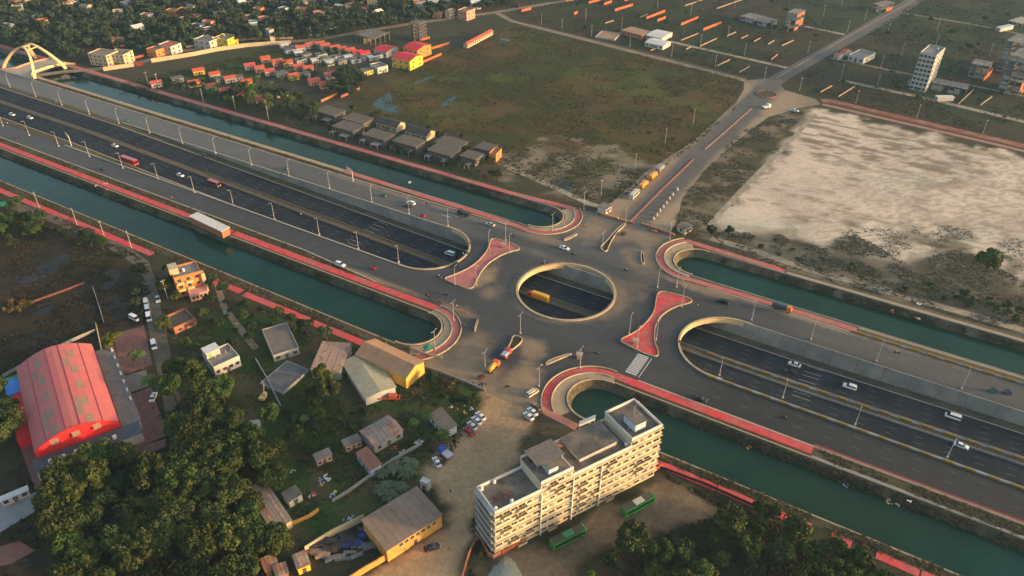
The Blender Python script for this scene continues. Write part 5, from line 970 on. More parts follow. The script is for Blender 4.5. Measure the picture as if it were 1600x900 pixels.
# walls of the plots
W_or = [((920, 6), (939, 1)), ((944, 8), (956, 4)), ((961, 17.5), (989, 9)), ((1010, 30), (1039, 19)), ((1027, 34), (1040, 29)), ((1064, 40), (1091, 29)), ((1099, 48), (1127, 37)), ((884, 2), (897, 0)), ((897, 23), (903, 21)), ((815, 19), (830, 15)), ((812, 12), (808, 8)), ((976, 2), (990, -2))]
for i, (a, b) in enumerate(W_or): boundary('plot_wall', [a, b], 2.0, .25, M_obrick, 'bright orange brick plot wall, %s from the left in the top plots' % ORD[i] if i else 'bright orange brick plot wall right of the big field corner road', 2.5)
W_t = [((1064, 64), (1091, 53)), ((1094, 73), (1120, 61)), ((1072, 78), (1080, 74)), ((1120, 104), (1141, 94)), ((1155, 114), (1171, 105)), ((946, 37), (959, 33)), ((1136, 57), (1150, 51)), ((1158, 61), (1169, 56)), ((1178, 66), (1189, 60)), ((1017, 80), (1026, 76)), ((1200, 70), (1210, 64)), ((1222, 72), (1240, 64)), ((1205, 94), (1215, 86)), ((1310, 152), (1336, 136)), ((1282, 145), (1300, 135)), ((1497, 164), (1521, 141)), ((1532, 165), (1550, 152)), ((1070, 10), (1110, -4)), ((1120, 14), (1160, 0)), ((1000, 28), (1012, 23))]
for i, (a, b) in enumerate(W_t): boundary('plot_wall', [a, b], 1.0, .25, mat('dull_plot_wall', (.26, .19, .13), .9, .25, .6), 'low tan plot wall, %s counted along the top plots' % ORD[i], 3.)
boundary('compound_wall', [(162, 111), (210, 104)], 2.6, .3, M_wcream, 'short cream panel wall beside the dirt road near the arch bridge', 4.); boundary('compound_wall', [(237, 98), (262, 94), (300, 88), (340, 80), (385, 73.5), (420, 71), (455, 69)], 2.8, .3, M_wcream, 'long cream panel wall above the green field', 4.)
boundary('compound_wall', [(291, 75), (340, 67), (385, 63), (400, 62)], 1.6, .3, M_wcream, 'cream wall on the far side of the dirt road', 4.); boundary('compound_wall', [(400, 62), (458, 61)], 1.6, .3, M_wcream, 'cream wall section further along the dirt road', 4.); boundary('brick_wall', [(200, 94), (226, 88)], 1.4, .3, M_obrick, 'orange brick wall right of the cream flats')
MB_gate = empty('wall_gate', G(218, 103), .9, 'dark red gate between the cream compound walls', 'gate'); MB().box(-2.4, 2.4, -.15, .15, 0, 2.8).build('gate_leaf', mat('gate_red', (.20, .03, .03), .7, .2, 1.), MB_gate)
for nm, a, b in (('red_wall', (502, 160), (528, 148)), ('red_wall', (533, 153), (562, 140)), ('red_wall', (635, 98), (665, 85)), ('red_wall', (675, 77), (702, 69)), ('red_wall', (657, 64), (672, 60)), ('red_wall', (650, 103), (690, 86))): boundary(nm, [a, b], 1.6, .25, M_obrick if nm == 'red_wall' and a[0] > 600 else M_wbrick, 'red brick wall at the %s edge of the big field' % {502: 'lower left village', 533: 'left village', 635: 'yellow house', 675: 'upper left corner', 657: 'far upper left', 650: 'field side yellow house'}[a[0]])
# cream flats near the arch bridge and houses along the dirt road
building('cream_flats', 'weathered cream three storey flats beside the arch bridge', 'flats', (137, 84), (165, 88), (170, 78), 7.5, M_wcream, M_rbrown, 'flat', 3, {'f': 4, 'r': 3}, 1.2, 1.4); building('cream_flats', 'second weathered cream flats right of the first', 'flats', (166, 85), (192, 87), (195, 78), 7, M_wcream, M_rgrey, 'flat', 3, {'f': 4, 'r': 2}, 1.2, 1.4)
building('yellow_house', 'bright yellow two storey house beyond the compound wall', 'house', (333, 60), (355, 63), (357, 54), 6, M_wyellow, M_rgrey, 'flat', 2, {'f': 3, 'r': 2}, tanks=1); building('white_villa', 'white two storey house left of the bright yellow house', 'house', (302, 62), (327, 66), (328, 57), 6, M_wwhite, M_rgrey, 'flat', 2, {'f': 3, 'r': 2}, tanks=1); building('white_villa', 'white and pink house above the end of the compound wall', 'house', (247, 70), (266, 74), (268, 65), 6, M_wwhite, M_rred, 'flat', 2, {'f': 3, 'r': 2}); building('orange_villa', 'orange house at the edge of the wood above the dirt road', 'house', (228, 77), (243, 80), (245, 72), 5, M_worange, M_rgrey, 'flat', 1, {'f': 3, 'r': 2})
building('pink_villa', 'tall pink house above the dirt road near the top', 'house', (715, 16), (729, 19), (731, 12), 7, M_wpink, M_rgrey, 'flat', 2, {'f': 3, 'r': 2}); building('water_tower', 'narrow grey tower beside the dirt road', 'tower', (414, 46), (420, 48), (422, 44), 9, M_wgrey, M_rgrey, 'flat', 3, {'f': 1}, .8, .8)
building('yellow_villa', 'yellow villa with red roof beside the big field', 'house', (612, 90), (640, 96), (640, 82), 6.5, M_wyellow, M_rbright, 'gable', 2, {'f': 3, 'r': 2}, rise=1.6); building('orange_villa', 'orange villa with dark red roof above the yellow villa', 'house', (630, 74), (652, 79), (656, 66), 7, M_worange, M_rbright, 'gable', 2, {'f': 3, 'r': 2}, rise=1.6); building('white_villa', 'white house with red roof left of the villas', 'house', (584, 78), (604, 82), (604, 70), 4, M_wwhite, M_rbright, 'gable', 1, {'f': 3, 'r': 1}, rise=1.4); building('yellow_hut', 'low yellow walled hut at the edge of the big field', 'hut', (568, 113), (584, 108), (576, 103), 3, M_wyellow, M_rgrey, 'slab', 1, {'f': 2})
building('grey_house', 'pale grey house behind the low yellow hut', 'house', (590, 107), (606, 103), (598, 96), 4, M_wwhite, M_rgrey, 'flat', 1, {'f': 2})
gable_wh('barrack', 'long barrack with dark red roof at the corner of the big field', [(727, 71), (724, 68), (764, 47), (767, 49.5)], 3.0, .9, M_wcream, M_rred, 0, 'barrack', win=12)
skeleton('unfinished_building', 'open concrete frame with flat slab in the village', (556, 54), (586, 60), (604, 50), 6, 1, 4, 3, M_rgrey, None); skeleton('unfinished_building', 'tall thin scaffolded frame beside the dirt road', (640, 36), (655, 38), (660, 32), 13, 5, 3, 3, M_rgrey, None)
# village of small red roofed houses
V = [(311, 114, 'y'), (336, 120, 'w'), (360, 126, 'w'), (385, 132, 'y'), (304, 133, 'y'), (330, 139, 'g'), (352, 145, 'r'), (379, 151, 'w'), (391, 106, 'w'), (415, 95, 'r'), (434, 100, 'r'), (450, 101, 'r'), (467, 107, 'r'), (482, 110, 'w'), (422, 115, 'w'), (406, 110, 'r'), (459, 122, 'y'), (491, 130, 'r'), (507, 135, 'r'), (516, 120, 'w'), (407, 157, 'r'), (500, 72, 'w'), (524, 78, 'w'), (535, 80, 'w'), (547, 82, 'w'), (559, 86, 'b'), (570, 87, 'b'), (508, 75, 'w'), (500, 178, 'y'), (486, 73, 'w'), (470, 78, 'w'), (245, 134, 'w'), (440, 117, 'g2'), (476, 119, 'g2'), (345, 126, 'g2'), (278, 126, 'g2'), (372, 124, 'g2'), (440, 148, 'g2')]
wm = {'y': M_wyellow, 'w': M_wwhite, 'g': M_wgreen, 'r': M_wpink, 'b': M_wgreen, 'g2': M_wgrey}
vs_ = sorted(V)
for i, (u, v, c) in enumerate(vs_):
    p = G(u, v+1.5); l, d = random.uniform(6, 7.2), random.uniform(4.6, 5.4); dx = Vector((math.cos(.04), math.sin(.04), 0)); dy = Vector((-dx.y, dx.x, 0)); ang = random.uniform(-.08, .08); q = Matrix.Rotation(1.05+ang, 3, 'Z'); A, B, C = (p+q @ Vector(t) for t in ((-d/2, -l/2, 0), (d/2, -l/2, 0), (-d/2, l/2, 0)))
    A2, B2, C2 = p+q @ Vector((-l/2, -d/2, 0)), p+q @ Vector((l/2, -d/2, 0)), p+q @ Vector((-l/2, d/2, 0))
    col = {'y': 'yellow', 'w': 'white', 'g': 'green', 'r': 'pink', 'b': 'pale green', 'g2': 'grey'}[c]
    building('cottage', '%s walled cottage, number %d from the left in the village' % (col, i+1) if False else '%s walled %s cottage, %s from the left of the village' % (col, 'flat roofed' if c == 'g2' else 'red roofed', (ORD+['twenty-fifth', 'twenty-sixth', 'twenty-seventh', 'twenty-eighth', 'twenty-ninth', 'thirtieth', 'thirty-first', 'thirty-second', 'thirty-third', 'thirty-fourth', 'thirty-fifth', 'thirty-sixth', 'thirty-seventh', 'thirty-eighth'])[i]), 'cottage', tuple(A2), tuple(B2), tuple(C2), 2.9, wm[c], M_rbright if c == 'b' else (M_rgrey if c == 'g2' else M_rred), 'slab' if c == 'g2' else 'gable', 1, {'f': 2, 'r': 1}, .9, .9, rise=1.3, group='cottages of the village', over=.45, frame=False)
# small white and grey village sheds
S = [(455, 80), (462, 88), (475, 92), (498, 92), (505, 98), (520, 95), (512, 104), (540, 95), (550, 100), (585, 93), (592, 90), (600, 86), (440, 76), (448, 85), (465, 100), (488, 100), (530, 102), (560, 97), (578, 96)]
for i, (u, v) in enumerate(sorted(S)):
    p = G(u, v); q = Matrix.Rotation(1.05+random.uniform(-.1, .1), 3, 'Z'); l, d = random.uniform(5, 8), random.uniform(4, 5.5)
    building('village_shed', 'low %s shed, %s from the left among the village middle rows' % (['white', 'blue grey', 'grey'][i % 3], ORD[i]), 'shed', tuple(p+q @ Vector((0, 0, 0))), tuple(p+q @ Vector((l, 0, 0))), tuple(p+q @ Vector((0, d, 0))), 2.7, [M_wwhite, M_wblue, M_wgrey][i % 3], [M_rwhite, M_rgrey, M_rcold][i % 3], 'slab', 1, {'f': 2}, .8, .8, group='sheds of the village', frame=False)
# grey flat roofed houses on posts along the far canal
GH = [(516, 174), (559, 186), (544, 198), (592, 211), (640, 221), (694, 235), (706, 223), (737, 243), (760, 230)]
for i, (u, v) in enumerate(sorted(GH)):
    p = G(u, v, 4.); p.z = 0; l, d = (15, 9.5) if i not in (7, 8) else (9, 8); X, Y = Vector((1, 0, 0)), Vector((0, 1, 0)); A, B, C = p-X*l/2-Y*d/2, p+X*l/2-Y*d/2, p-X*l/2+Y*d/2
    b_, L, D = building('grey_house', 'grey flat roofed house behind the far canal, %s from the left' % ORD[i], 'house', tuple(A), tuple(B), tuple(C), 4.6, mat('grey_brown_wall', (.10, .082, .068), .9, .25, .6), mat('grey_brown_slab', (.105, .092, .08), .95, .25, .4), 'slab', 1, {'f': 5, 'r': 3}, 1.1, 1.3, over=.5, group='grey houses along the far canal')
    t = MB().box(L*.55, L*.9, -4.4, -.6, 2.2, 2.4).build('terrace', M_rcold, b_)
    for x in (L*.57, L*.88): MB().bar((x, -4.2, 0), (x, -4.2, 2.2), .15).build('post', M_wgrey, t)
    t = MB().box(.0, L*.22, -3.6, -.6, 2.2, 2.4).build('terrace', M_rcold, b_)
    for x in (.3, L*.2): MB().bar((x, -3.4, 0), (x, -3.4, 2.2), .15).build('post', M_wgrey, t)
for i, (u, v) in enumerate(((610, 192), (656, 205))):
    p = G(u, v, 3); p.z = 0; l, d = 15, 8; A, B, C = p+Vector((-l/2, -d/2, 0)), p+Vector((l/2, -d/2, 0)), p+Vector((-l/2, d/2, 0)); building('dark_house', '%s of two dark roofed houses with cream gable by the big field' % ('left' if i == 0 else 'right'), 'house', tuple(A), tuple(B), tuple(C), 3.4, M_wcream, M_rdark, 'gable', 1, {'f': 4}, rise=1.8, over=.4)
building('orange_ruin', 'roofless orange brick house at the right end of the grey houses', 'ruin', (764, 241), (775, 243), (773, 232), 4, M_worange, M_rbrown, 'flat', 1, {'f': 2, 'r': 1}, para=.8)
# houses scattered in the wood
F1 = [(110, 9), (125, 15), (96, 5), (165, 4), (339, 6), (292, 15), (260, 22), (375, 10), (222, 38), (190, 30), (205, 44), (210, 50), (282, 32), (316, 40), (297, 44), (381, 32), (390, 40), (440, 10), (410, 36), (402, 30), (522, 10), (540, 15), (547, 5), (567, 15), (577, 21), (462, 20), (472, 30), (491, 25), (482, 20), (515, 40), (570, 27), (582, 26), (590, 25), (675, 21), (702, 24), (737, 10), (637, 11), (12, 8), (20, 16), (50, 30), (150, 60), (175, 68), (168, 58), (360, 4), (420, 5), (615, 4), (660, 6), (705, 3), (30, 4), (320, 52)]
rh = random.Random(3)
for _ in range(42):
    u = rh.uniform(-5, 760); F1.append((u, rh.uniform(0, max(4, 62-u*.065)-10)))
cols = [('white', M_wwhite, M_rwhite), ('pink', M_wpink, M_rred), ('reddish white', M_wwhite, M_rred), ('cream', M_wcream, M_rgrey), ('pale blue', M_wblue, M_rgrey), ('orange', M_worange, M_rgrey)]
cnt = {}
for i, (u, v) in enumerate(sorted(F1)):
    p = G(u, v, 3.); p.z = 0; cn, wl, rf = cols[i % 6]; q = Matrix.Rotation(random.choice((.2, .9, 1.4)), 3, 'Z'); l, d, h = random.uniform(6, 9), random.uniform(5, 6.5), random.choice((3.4, 5., 6.)); cnt[cn] = cnt.get(cn, 0)+1
    building('wood_house', '%s house among the far trees, %s %s one from the left' % (cn, ORD[cnt[cn]-1], cn), 'house', tuple(p), tuple(p+q @ Vector((l, 0, 0))), tuple(p+q @ Vector((0, d, 0))), h, wl, rf, 'flat' if i % 3 else 'gable', 2 if h > 5 else 1, {'f': 3, 'r': 2}, 1., 1.1, group='houses in the far wood', frame=False)
# ------------------------------------------------------------------ arch bridge
def arch_bridge():
    r = empty('arch_bridge', (-429, 48, 0), 0, 'cream footbridge with crossing arches over the far canal at the left edge', 'bridge')
    M_a = mat('arch_cream', (.60, .45, .25), .7, .12, .4); off = Vector((-429, 48, 0)); ap = 15.5
    feet = [(Vector((-446.5, 34.6, 0)), Vector((-411.5, 35.2, 0))), (Vector((-449, 59.5, 0)), Vector((-413.5, 58.2, 0)))]
    for k, (a, b) in enumerate(feet):
        m = (a+b)/2; m.y = m.y*.35+47*.65; n = 20; V = []
        for i in range(n+1):
            t = i/n; s = 4*t*(1-t); base = a.lerp(b, t); p = Vector((base.x, base.y+(47+(-1.2 if k == 0 else 1.2)-base.y)*s*.78, ap*s**.85))-off; w = 1.25-.35*s
            V += [p+Vector((0, -w*.8, -w*.5)), p+Vector((0, w*.8, -w*.5)), p+Vector((0, w*.8, w*.6)), p+Vector((0, -w*.8, w*.6))]
        F = [(4*i+j, 4*i+(j+1) % 4, 4*i+4+(j+1) % 4, 4*i+4+j) for i in range(n) for j in range(4)]+[(0, 3, 2, 1), (4*n, 4*n+1, 4*n+2, 4*n+3)]; MB().add(V, F).build('arch', M_a, r)
    for t in (.36, .5, .64):
        s = 4*t*(1-t); pts = []
        for k, (a, b) in enumerate(feet):
            base = a.lerp(b, t); pts.append(Vector((base.x, base.y+(47+(-1.2 if k == 0 else 1.2)-base.y)*s*.78, ap*s**.85))-off)
        MB().bar(pts[0], pts[1], .45, .45, 4).build('brace', M_a, r)
    # deck, flaring at the near side
    yy = np.linspace(33, 66, 18); L = []; R = []
    for y in yy:
        fl = max(0, (40-y)/7)**1.6*9+max(0, (y-61)/5)**1.6*6; z = .25+1.3*math.sin(math.pi*min(1, max(0, (y-33)/33))); L.append(Vector((-438-fl, y, z))-off); R.append(Vector((-420+fl, y, z))-off)
    b = MB(); b.ribbon(R, L); b.ribbon([p-Vector((0, 0, .9)) for p in L], [p-Vector((0, 0, .9)) for p in R]); b.ribbon(R, [p-Vector((0, 0, .9)) for p in R]); b.ribbon(L, [p-Vector((0, 0, .9)) for p in L]); b.build('deck', M_kerb, r)
    for S, d in ((L, .3), (R, -.3)):
        for i in range(len(S)-1):
            a, c = S[i], S[i+1]; w = Vector((d, 0, 0)); u = Vector((0, 0, 1.0)); MB().add([a, c, c+w, a+w, a+u, c+u, c+w+u, a+w+u], [(0, 1, 2, 3), (4, 5, 6, 7), (0, 1, 5, 4), (1, 2, 6, 5), (2, 3, 7, 6), (3, 0, 4, 7)]).build('parapet_panel', M_a if d < 0 else mat('parapet_pink', (.50, .26, .18), .8, .2, .6), r)
arch_bridge()
# ------------------------------------------------------------------ street lamps and poles
M_pole = mat('lamp_pole', (.46, .46, .45), .5, .1, 1., metal=.2); M_lamp = mat('lamp_head', (.30, .30, .30), .5, .1, 1.); M_util = mat('concrete_pole', (.34, .32, .29), .85, .2, 1.)
def lamp_proto(arms):
    r = empty('street_lamp'); MB().box(-.3, .3, -.3, .3, -.05, .55).build('base', M_kerb, r); MB().bar((0, 0, .5), (0, 0, 8.8), .10, .065, 8).build('pole', M_pole, r)
    for s in arms:
        MB().bar((0, 0, 8.7), (0, s*1.1, 9.05), .05, .04, 6).build('arm', M_pole, r); h = MB(); h.box(-.16, .16, min(s*1.0, s*1.65), max(s*1.0, s*1.65), 9.0, 9.13).build('lamp_head', M_lamp, r)
    MB().bar((0, 0, 2.3), (.22, 0, 2.3), .26, .26, 6).build('control_box', M_metal, r); return r
LP1, LP2 = lamp_proto((1,)), lamp_proto((1, -1))
def lamprow(pts, label, group, two=False, rz=0):
    for i, p in enumerate(sorted(pts)): tag(copy_tree(LP2 if two else LP1, G(*p), rz), label % ORD[i], 'street lamp', group)
lamprow([(16, 137), (56, 151), (97, 165), (140, 179), (186, 193), (234, 208), (285, 224), (337, 240), (393, 258), (452, 276), (515, 295), (581, 316), (639, 334), (700, 353)], '%s street lamp from the left along the far side of the left expressway', 'lamps along the far left divider')
lamprow([(5, 197), (46, 212), (92, 229), (140, 245), (192, 263), (247, 280), (304, 301), (365, 322), (429, 343), (499, 367), (560, 389), (623, 410)], '%s street lamp from the left along the near side of the left expressway', 'lamps along the near left divider', rz=math.pi)
lamprow([(1027, 449), (1057, 449), (1174, 501), (1267, 531), (1369, 565), (1502, 608)], '%s street lamp from the left along the far edge of the right underpass', 'lamps along the far right edge')
lamprow([(1124, 587), (1223, 622), (1336, 664), (1480, 715)], '%s street lamp from the left along the near edge of the right underpass', 'lamps along the near right edge', rz=math.pi)
lamprow([(711, 445), (744, 446), (764, 389), (790, 376), (796, 395)], '%s street lamp from the left around the dusty pink island', 'lamps around the pink island'); lamprow([(983, 522), (995, 544), (1025, 531), (1065, 480)], '%s street lamp from the left around the bright red island', 'lamps around the red island')
lamprow([(863, 361), (912, 327), (941, 391), (977, 352), (1046, 374)], '%s street lamp from the left around the far junction', 'lamps around the far junction', True); lamprow([(680, 547), (709, 501), (758, 580), (813, 521), (842, 604), (906, 575)], '%s street lamp from the left around the near junction', 'lamps around the near junction', True)
def util_proto():
    r = empty('utility_pole'); MB().bar((0, 0, -.1), (0, 0, 9.), .17, .11, 7).build('pole', M_util, r); MB().box(-.9, .9, -.07, .07, 8.2, 8.36).build('crossarm', M_util, r)
    for x in (-.8, 0, .8): MB().bar((x, 0, 8.36), (x, 0, 8.6), .06, .05, 6).build('insulator', M_rwhite, r)
    return r
UP = util_proto()
U1 = [(846, 39), (878, 47), (915, 31), (924, 57), (984, 74), (1049, 89), (1117, 105), (1094, 72), (1163, 87), (1079, 24), (1137, 59), (1147, 15), (1194, 125), (971, 45), (1027, 12)]
for i, p in enumerate(sorted(U1)): tag(copy_tree(UP, G(*p), random.uniform(0, 3)), '%s utility pole from the left among the top plots' % ORD[i], 'utility pole', 'poles of the top plots')
U2 = [(1249, 142), (1337, 162), (1432, 185), (1535, 210), (1370, 137), (1314, 120), (1408, 87), (1386, 55), (1462, 72), (1491, 100), (1546, 87), (1324, 50), (1351, 32), (1286, 25), (1314, 11), (1464, 47), (1262, 83), (1230, 50), (1376, 106)]
for i, p in enumerate(sorted(U2)): tag(copy_tree(UP, G(*p), random.uniform(0, 3)), '%s utility pole from the left in the plots at the upper right' % ORD[i], 'utility pole', 'poles of the upper right plots')
for p, lb in (((1083, 192), 'utility pole on the field side of the far road, nearer the roundabout'), ((1039, 224), 'utility pole on the field side halfway along the far road'), ((992, 264), 'utility pole beside the parked yellow trucks'), ((939, 306), 'utility pole standing left of the far gatehouse'), ((62, 326), 'leftmost tan pole beside the near outer walkway'), ((121, 352), 'second tan pole beside the near outer walkway'), ((164, 372), 'third tan pole beside the near outer walkway'), ((206, 388), 'fourth tan pole beside the near outer walkway'), ((232, 133), 'pole at the edge of the green field, left one'), ((248, 136), 'pole at the edge of the green field, right one'), ((318, 160), 'pole between the far walkway and the village'), ((420, 188), 'pole by the far walkway below the village trees'), ((368, 172), 'pole by the far walkway left of the village trees'), ((300, 470), 'pole beside the orange house lane'), ((262, 466), 'pole left of the orange house')): tag(copy_tree(UP, G(*p), random.uniform(0, 3)), lb, 'utility pole')
def sign(px, label, rz):
    r = empty('road_sign', G(*px), rz, label, 'road sign'); b = MB(); b.bar((0, 0, 0), (0, 0, 6.2), .2, .16, 8); b.build('post', M_rwhite, r); MB().bar((0, 0, 6.), (-4.6, 0, 6.2), .14, .1, 6).build('arm', M_rwhite, r); p = MB().box(-4.8, -1.2, -.1, .05, 5.0, 6.9).build('board', M_cream, r); MB().box(-4.65, -1.35, -.13, -.1, 5.15, 6.75).build('board_face', M_rwhite, p)
sign((552, 284), 'cream overhead road sign beside the far walkway', -.3); sign((112, 228), 'pale overhead road sign on the near divider at the left', -.3); r = empty('road_sign', G(88, 160), .3, 'small tan board on the far divider at the left', 'road sign'); MB().bar((0, 0, 0), (0, 0, 1.4), .08).build('post', M_pole, r); MB().box(-1.6, 1.6, -.06, .06, 1.2, 2.6).build('board', M_cream, r)
# ------------------------------------------------------------------ vehicles
M_tyre = mat('tyre', (.015, .015, .016), .9, .1, 1.); M_rim = mat('rim', (.3, .3, .31), .4, .1, 1., metal=.6); M_glass = mat('car_glass', (.012, .015, .018), .08, .1, 1., spec=.6); M_light = mat('headlight', (.7, .7, .66), .2, .05, 1.); M_tail = mat('tail_light', (.35, .01, .01), .3, .05, 1.)
_paint = {}
def paint(c, nm='car_paint'):
    if c not in _paint: _paint[c] = mat('%s_%d' % (nm, len(_paint)), c, .28, .05, 1., spec=.5)
    return _paint[c]
def wheel(r, x, y, rr=.33, w=.22):
    t = MB().bar((x, y-w/2, rr), (x, y+w/2, rr), rr, rr, 12).build('wheel', M_tyre, r); MB().bar((x, y-w/2-.01, rr), (x, y+w/2+.01, rr), rr*.58, rr*.58, 8).build('rim', M_rim, t)
def loft(secs, name, m, parent):
    """body from cross sections (x, half width bottom, half width top, z bottom, z top)"""
    b = MB(); V = []
    for x, wb, wt, z0, z1 in secs: V += [(x, -wb, z0), (x, wb, z0), (x, wb*1.01, z0*.4+z1*.6), (x, wt, z1), (x, -wt, z1), (x, -wb*1.01, z0*.4+z1*.6)]
    n = len(secs); F = [(6*i+j, 6*i+(j+1) % 6, 6*i+6+(j+1) % 6, 6*i+6+j) for i in range(n-1) for j in range(6)]+[(5, 4, 3, 2, 1, 0), tuple(range(6*n-6, 6*n))]; return b.add(V, F).build(name, m, parent)
def car(kind, c):
    r = empty({'sedan': 'sedan_car', 'suv': 'suv_car', 'van': 'microbus'}[kind]); p = paint(c)
    if kind == 'sedan':
        Lh, w = 2.25, .88; loft([(-Lh, .78, .7, .32, .78), (-Lh+.15, w, .80, .24, .93), (-1.2, w, .82, .22, .96), (.7, w, .82, .22, .95), (Lh-.5, w, .78, .22, .82), (Lh-.1, .8, .7, .26, .68), (Lh, .7, .6, .32, .58)], 'body', p, r)
        loft([(-1.65, .74, .60, .93, .96), (-1.0, .78, .60, .95, 1.40), (.25, .78, .60, .95, 1.42), (1.15, .76, .64, .90, .94)], 'windows', M_glass, r); loft([(-1.05, .63, .60, 1.36, 1.44), (-.4, .64, .6, 1.38, 1.48), (.28, .63, .58, 1.37, 1.45)], 'roof', p, r); wb = 1.32
    elif kind == 'suv':
        Lh, w = 2.35, .93; loft([(-Lh, .86, .8, .4, 1.05), (-Lh+.12, w, .86, .3, 1.12), (.8, w, .88, .28, 1.1), (Lh-.35, w, .84, .3, 1.02), (Lh, .82, .74, .36, .8)], 'body', p, r)
        loft([(-2.22, .82, .68, 1.1, 1.15), (-2.0, .84, .70, 1.1, 1.68), (.35, .84, .68, 1.1, 1.68), (1.15, .84, .74, 1.06, 1.1)], 'windows', M_glass, r); loft([(-2.12, .73, .7, 1.62, 1.72), (-.8, .74, .7, 1.64, 1.78), (.38, .72, .66, 1.64, 1.72)], 'roof', p, r); wb = 1.42
    else:
        Lh, w = 2.45, .92; loft([(-Lh, .88, .84, .35, 1.15), (1.6, w, .88, .28, 1.12), (Lh-.12, w*.96, .82, .3, .98), (Lh, .8, .74, .34, .75)], 'body', p, r)
        loft([(-2.4, .86, .76, 1.12, 1.18), (-2.3, .88, .76, 1.12, 1.82), (1.0, .88, .74, 1.12, 1.82), (1.95, .84, .76, 1.02, 1.06)], 'windows', M_glass, r); loft([(-2.38, .80, .76, 1.74, 1.86), (-.6, .8, .77, 1.78, 1.92), (1.05, .78, .74, 1.76, 1.86)], 'roof', p, r); wb = 1.5
    for x in (-wb, wb):
        for y in (-.78, .78): wheel(r, x, y)
    for y in (-.6, .6): MB().box(Lh-.1, Lh+.02, y-.16, y+.16, .58, .74).build('headlight', M_light, r); MB().box(-Lh-.02, -Lh+.06, y-.14, y+.14, .7, .9).build('tail_light', M_tail, r)
    return r
def bus(c, roofc, l=11.5, w=1.25, h=3.1, hatch=None):
    r = empty('bus'); loft([(-l/2, w*.97, w*.92, .45, h-.1), (-l/2+.15, w, w*.95, .4, h), (l/2-.4, w, w*.95, .4, h), (l/2, w*.95, w*.88, .45, h-.25)], 'body', paint(c), r)
    for s in (-1, 1): MB().box(-l/2+.5, l/2-.5, min(s*w*1.0, s*w*1.03), max(s*w*1.0, s*w*1.03), 1.45, 2.4).build('side_windows', M_glass, r)
    MB().box(l/2-.12, l/2+.04, -w*.85, w*.85, 1.3, 2.6).build('windscreen', M_glass, r); rf = MB().box(-l/2+.2, l/2-.5, -w*.9, w*.9, h-.02, h+.07).build('roof', paint(roofc), r)
    if hatch: MB().box(-1.6, 1.6, -w*.75, w*.75, h+.07, h+.3).build('roof_unit', paint(hatch), rf)
    for x in (-l*.3, l*.32):
        for s in (-1, 1): wheel(r, x, s*(w-.14), .48, .3)
    for y in (-.85, .85): MB().box(l/2-.02, l/2+.05, y-.18, y+.18, .65, .9).build('headlight', M_light, r)
    return r
def truck(cabc, boxc, l=7.5, cover=True, boxh=1.9, tank=False):
    r = empty('truck'); loft([(l/2-1.9, 1.1, 1.05, .6, 2.5), (l/2-.3, 1.1, 1.0, .55, 2.5), (l/2, 1.08, .98, .55, 1.5)], 'cab', paint(cabc), r); MB().box(l/2-.34, l/2-.14, -.9, .9, 1.5, 2.25).build('windscreen', M_glass, r); MB().box(-l/2, l/2-.4, -.45, .45, .6, .85).build('chassis', M_scrap, r)
    if tank: MB().bar((-l/2, 0, 1.75), (l/2-2.2, 0, 1.75), .95, .95, 14).build('tank', paint(boxc), r, True)
    else:
        MB().box(-l/2, l/2-2.05, -1.18, 1.18, .85, .85+boxh*.55).build('cargo_bed', paint(boxc), r)
        if cover: loft([(-l/2+.05, 1.1, .85, .85+boxh*.5, .85+boxh*.97), (-l/4, 1.12, .88, .85+boxh*.5, .85+boxh*1.02), (l/2-2.1, 1.1, .85, .85+boxh*.5, .85+boxh)], 'cover', paint(cover if isinstance(cover, tuple) else boxc), r)
    for x in (-l*.33, -l*.2, l/2-1.0):
        for s in (-1, 1): wheel(r, x, s*.95, .46, .3)
    return r
def autorick(c):
    r = empty('auto_rickshaw'); loft([(-1.25, .62, .6, .3, .95), (.2, .64, .6, .25, .85), (.95, .5, .4, .3, .95), (1.3, .2, .15, .35, .8)], 'body', paint(c), r); loft([(-1.25, .62, .52, 1.5, 1.65), (-.3, .62, .55, 1.5, 1.75), (.7, .55, .45, 1.45, 1.6)], 'canopy', paint((.02, .025, .02)), r); loft([(-1.22, .58, .56, .95, 1.5), (-1.0, .58, .56, .95, 1.5)], 'rear_panel', paint(c), r); MB().bar((.8, -.45, .9), (.65, -.45, 1.5), .03).bar((.8, .45, .9), (.65, .45, 1.5), .03).build('pillars', M_black, r)
    wheel(r, 1.0, 0, .24, .12); wheel(r, -.85, -.55, .24, .12); wheel(r, -.85, .55, .24, .12); return r
PEOPLE = []
def person(px, rz, k, label, group=None, z=0., ride=False, loc=None):
    o = bpy.data.objects.new('person', (PRd[k % 4] if ride else PS[k % 5])); COL.objects.link(o); o.location = loc or G(*px, z); o.rotation_euler = (0, 0, rz); return tag(o, label, 'person', group)
def moto_proto(c):
    r = empty('motorcycle'); MB().bar((-.35, 0, .62), (.35, 0, .72), .12, .17, 8).build('tank', paint(c), r); MB().box(-.75, .02, -.12, .12, .68, .80).build('seat', M_black, r); MB().bar((.45, 0, .75), (.68, 0, .32), .05, .04, 6).build('fork', M_metal, r); MB().bar((.42, -.36, .98), (.42, .36, .98), .025).build('handlebar', M_black, r); MB().box(-.2, .3, -.14, .14, .28, .58).build('engine', M_scrap, r)
    for x in (.7, -.62): MB().bar((x, -.06, .31), (x, .06, .31), .31, .31, 12).build('wheel', M_tyre, r)
    MB().box(.5, .6, -.09, .09, .78, .95).build('headlight', M_light, r); return r
WHT, BLK, RED, SIL, GRN, ORG = (.72, .72, .72), (.018, .018, .02), (.40, .02, .03), (.42, .43, .44), (.02, .16, .07), (.62, .22, .02)
PV = {}
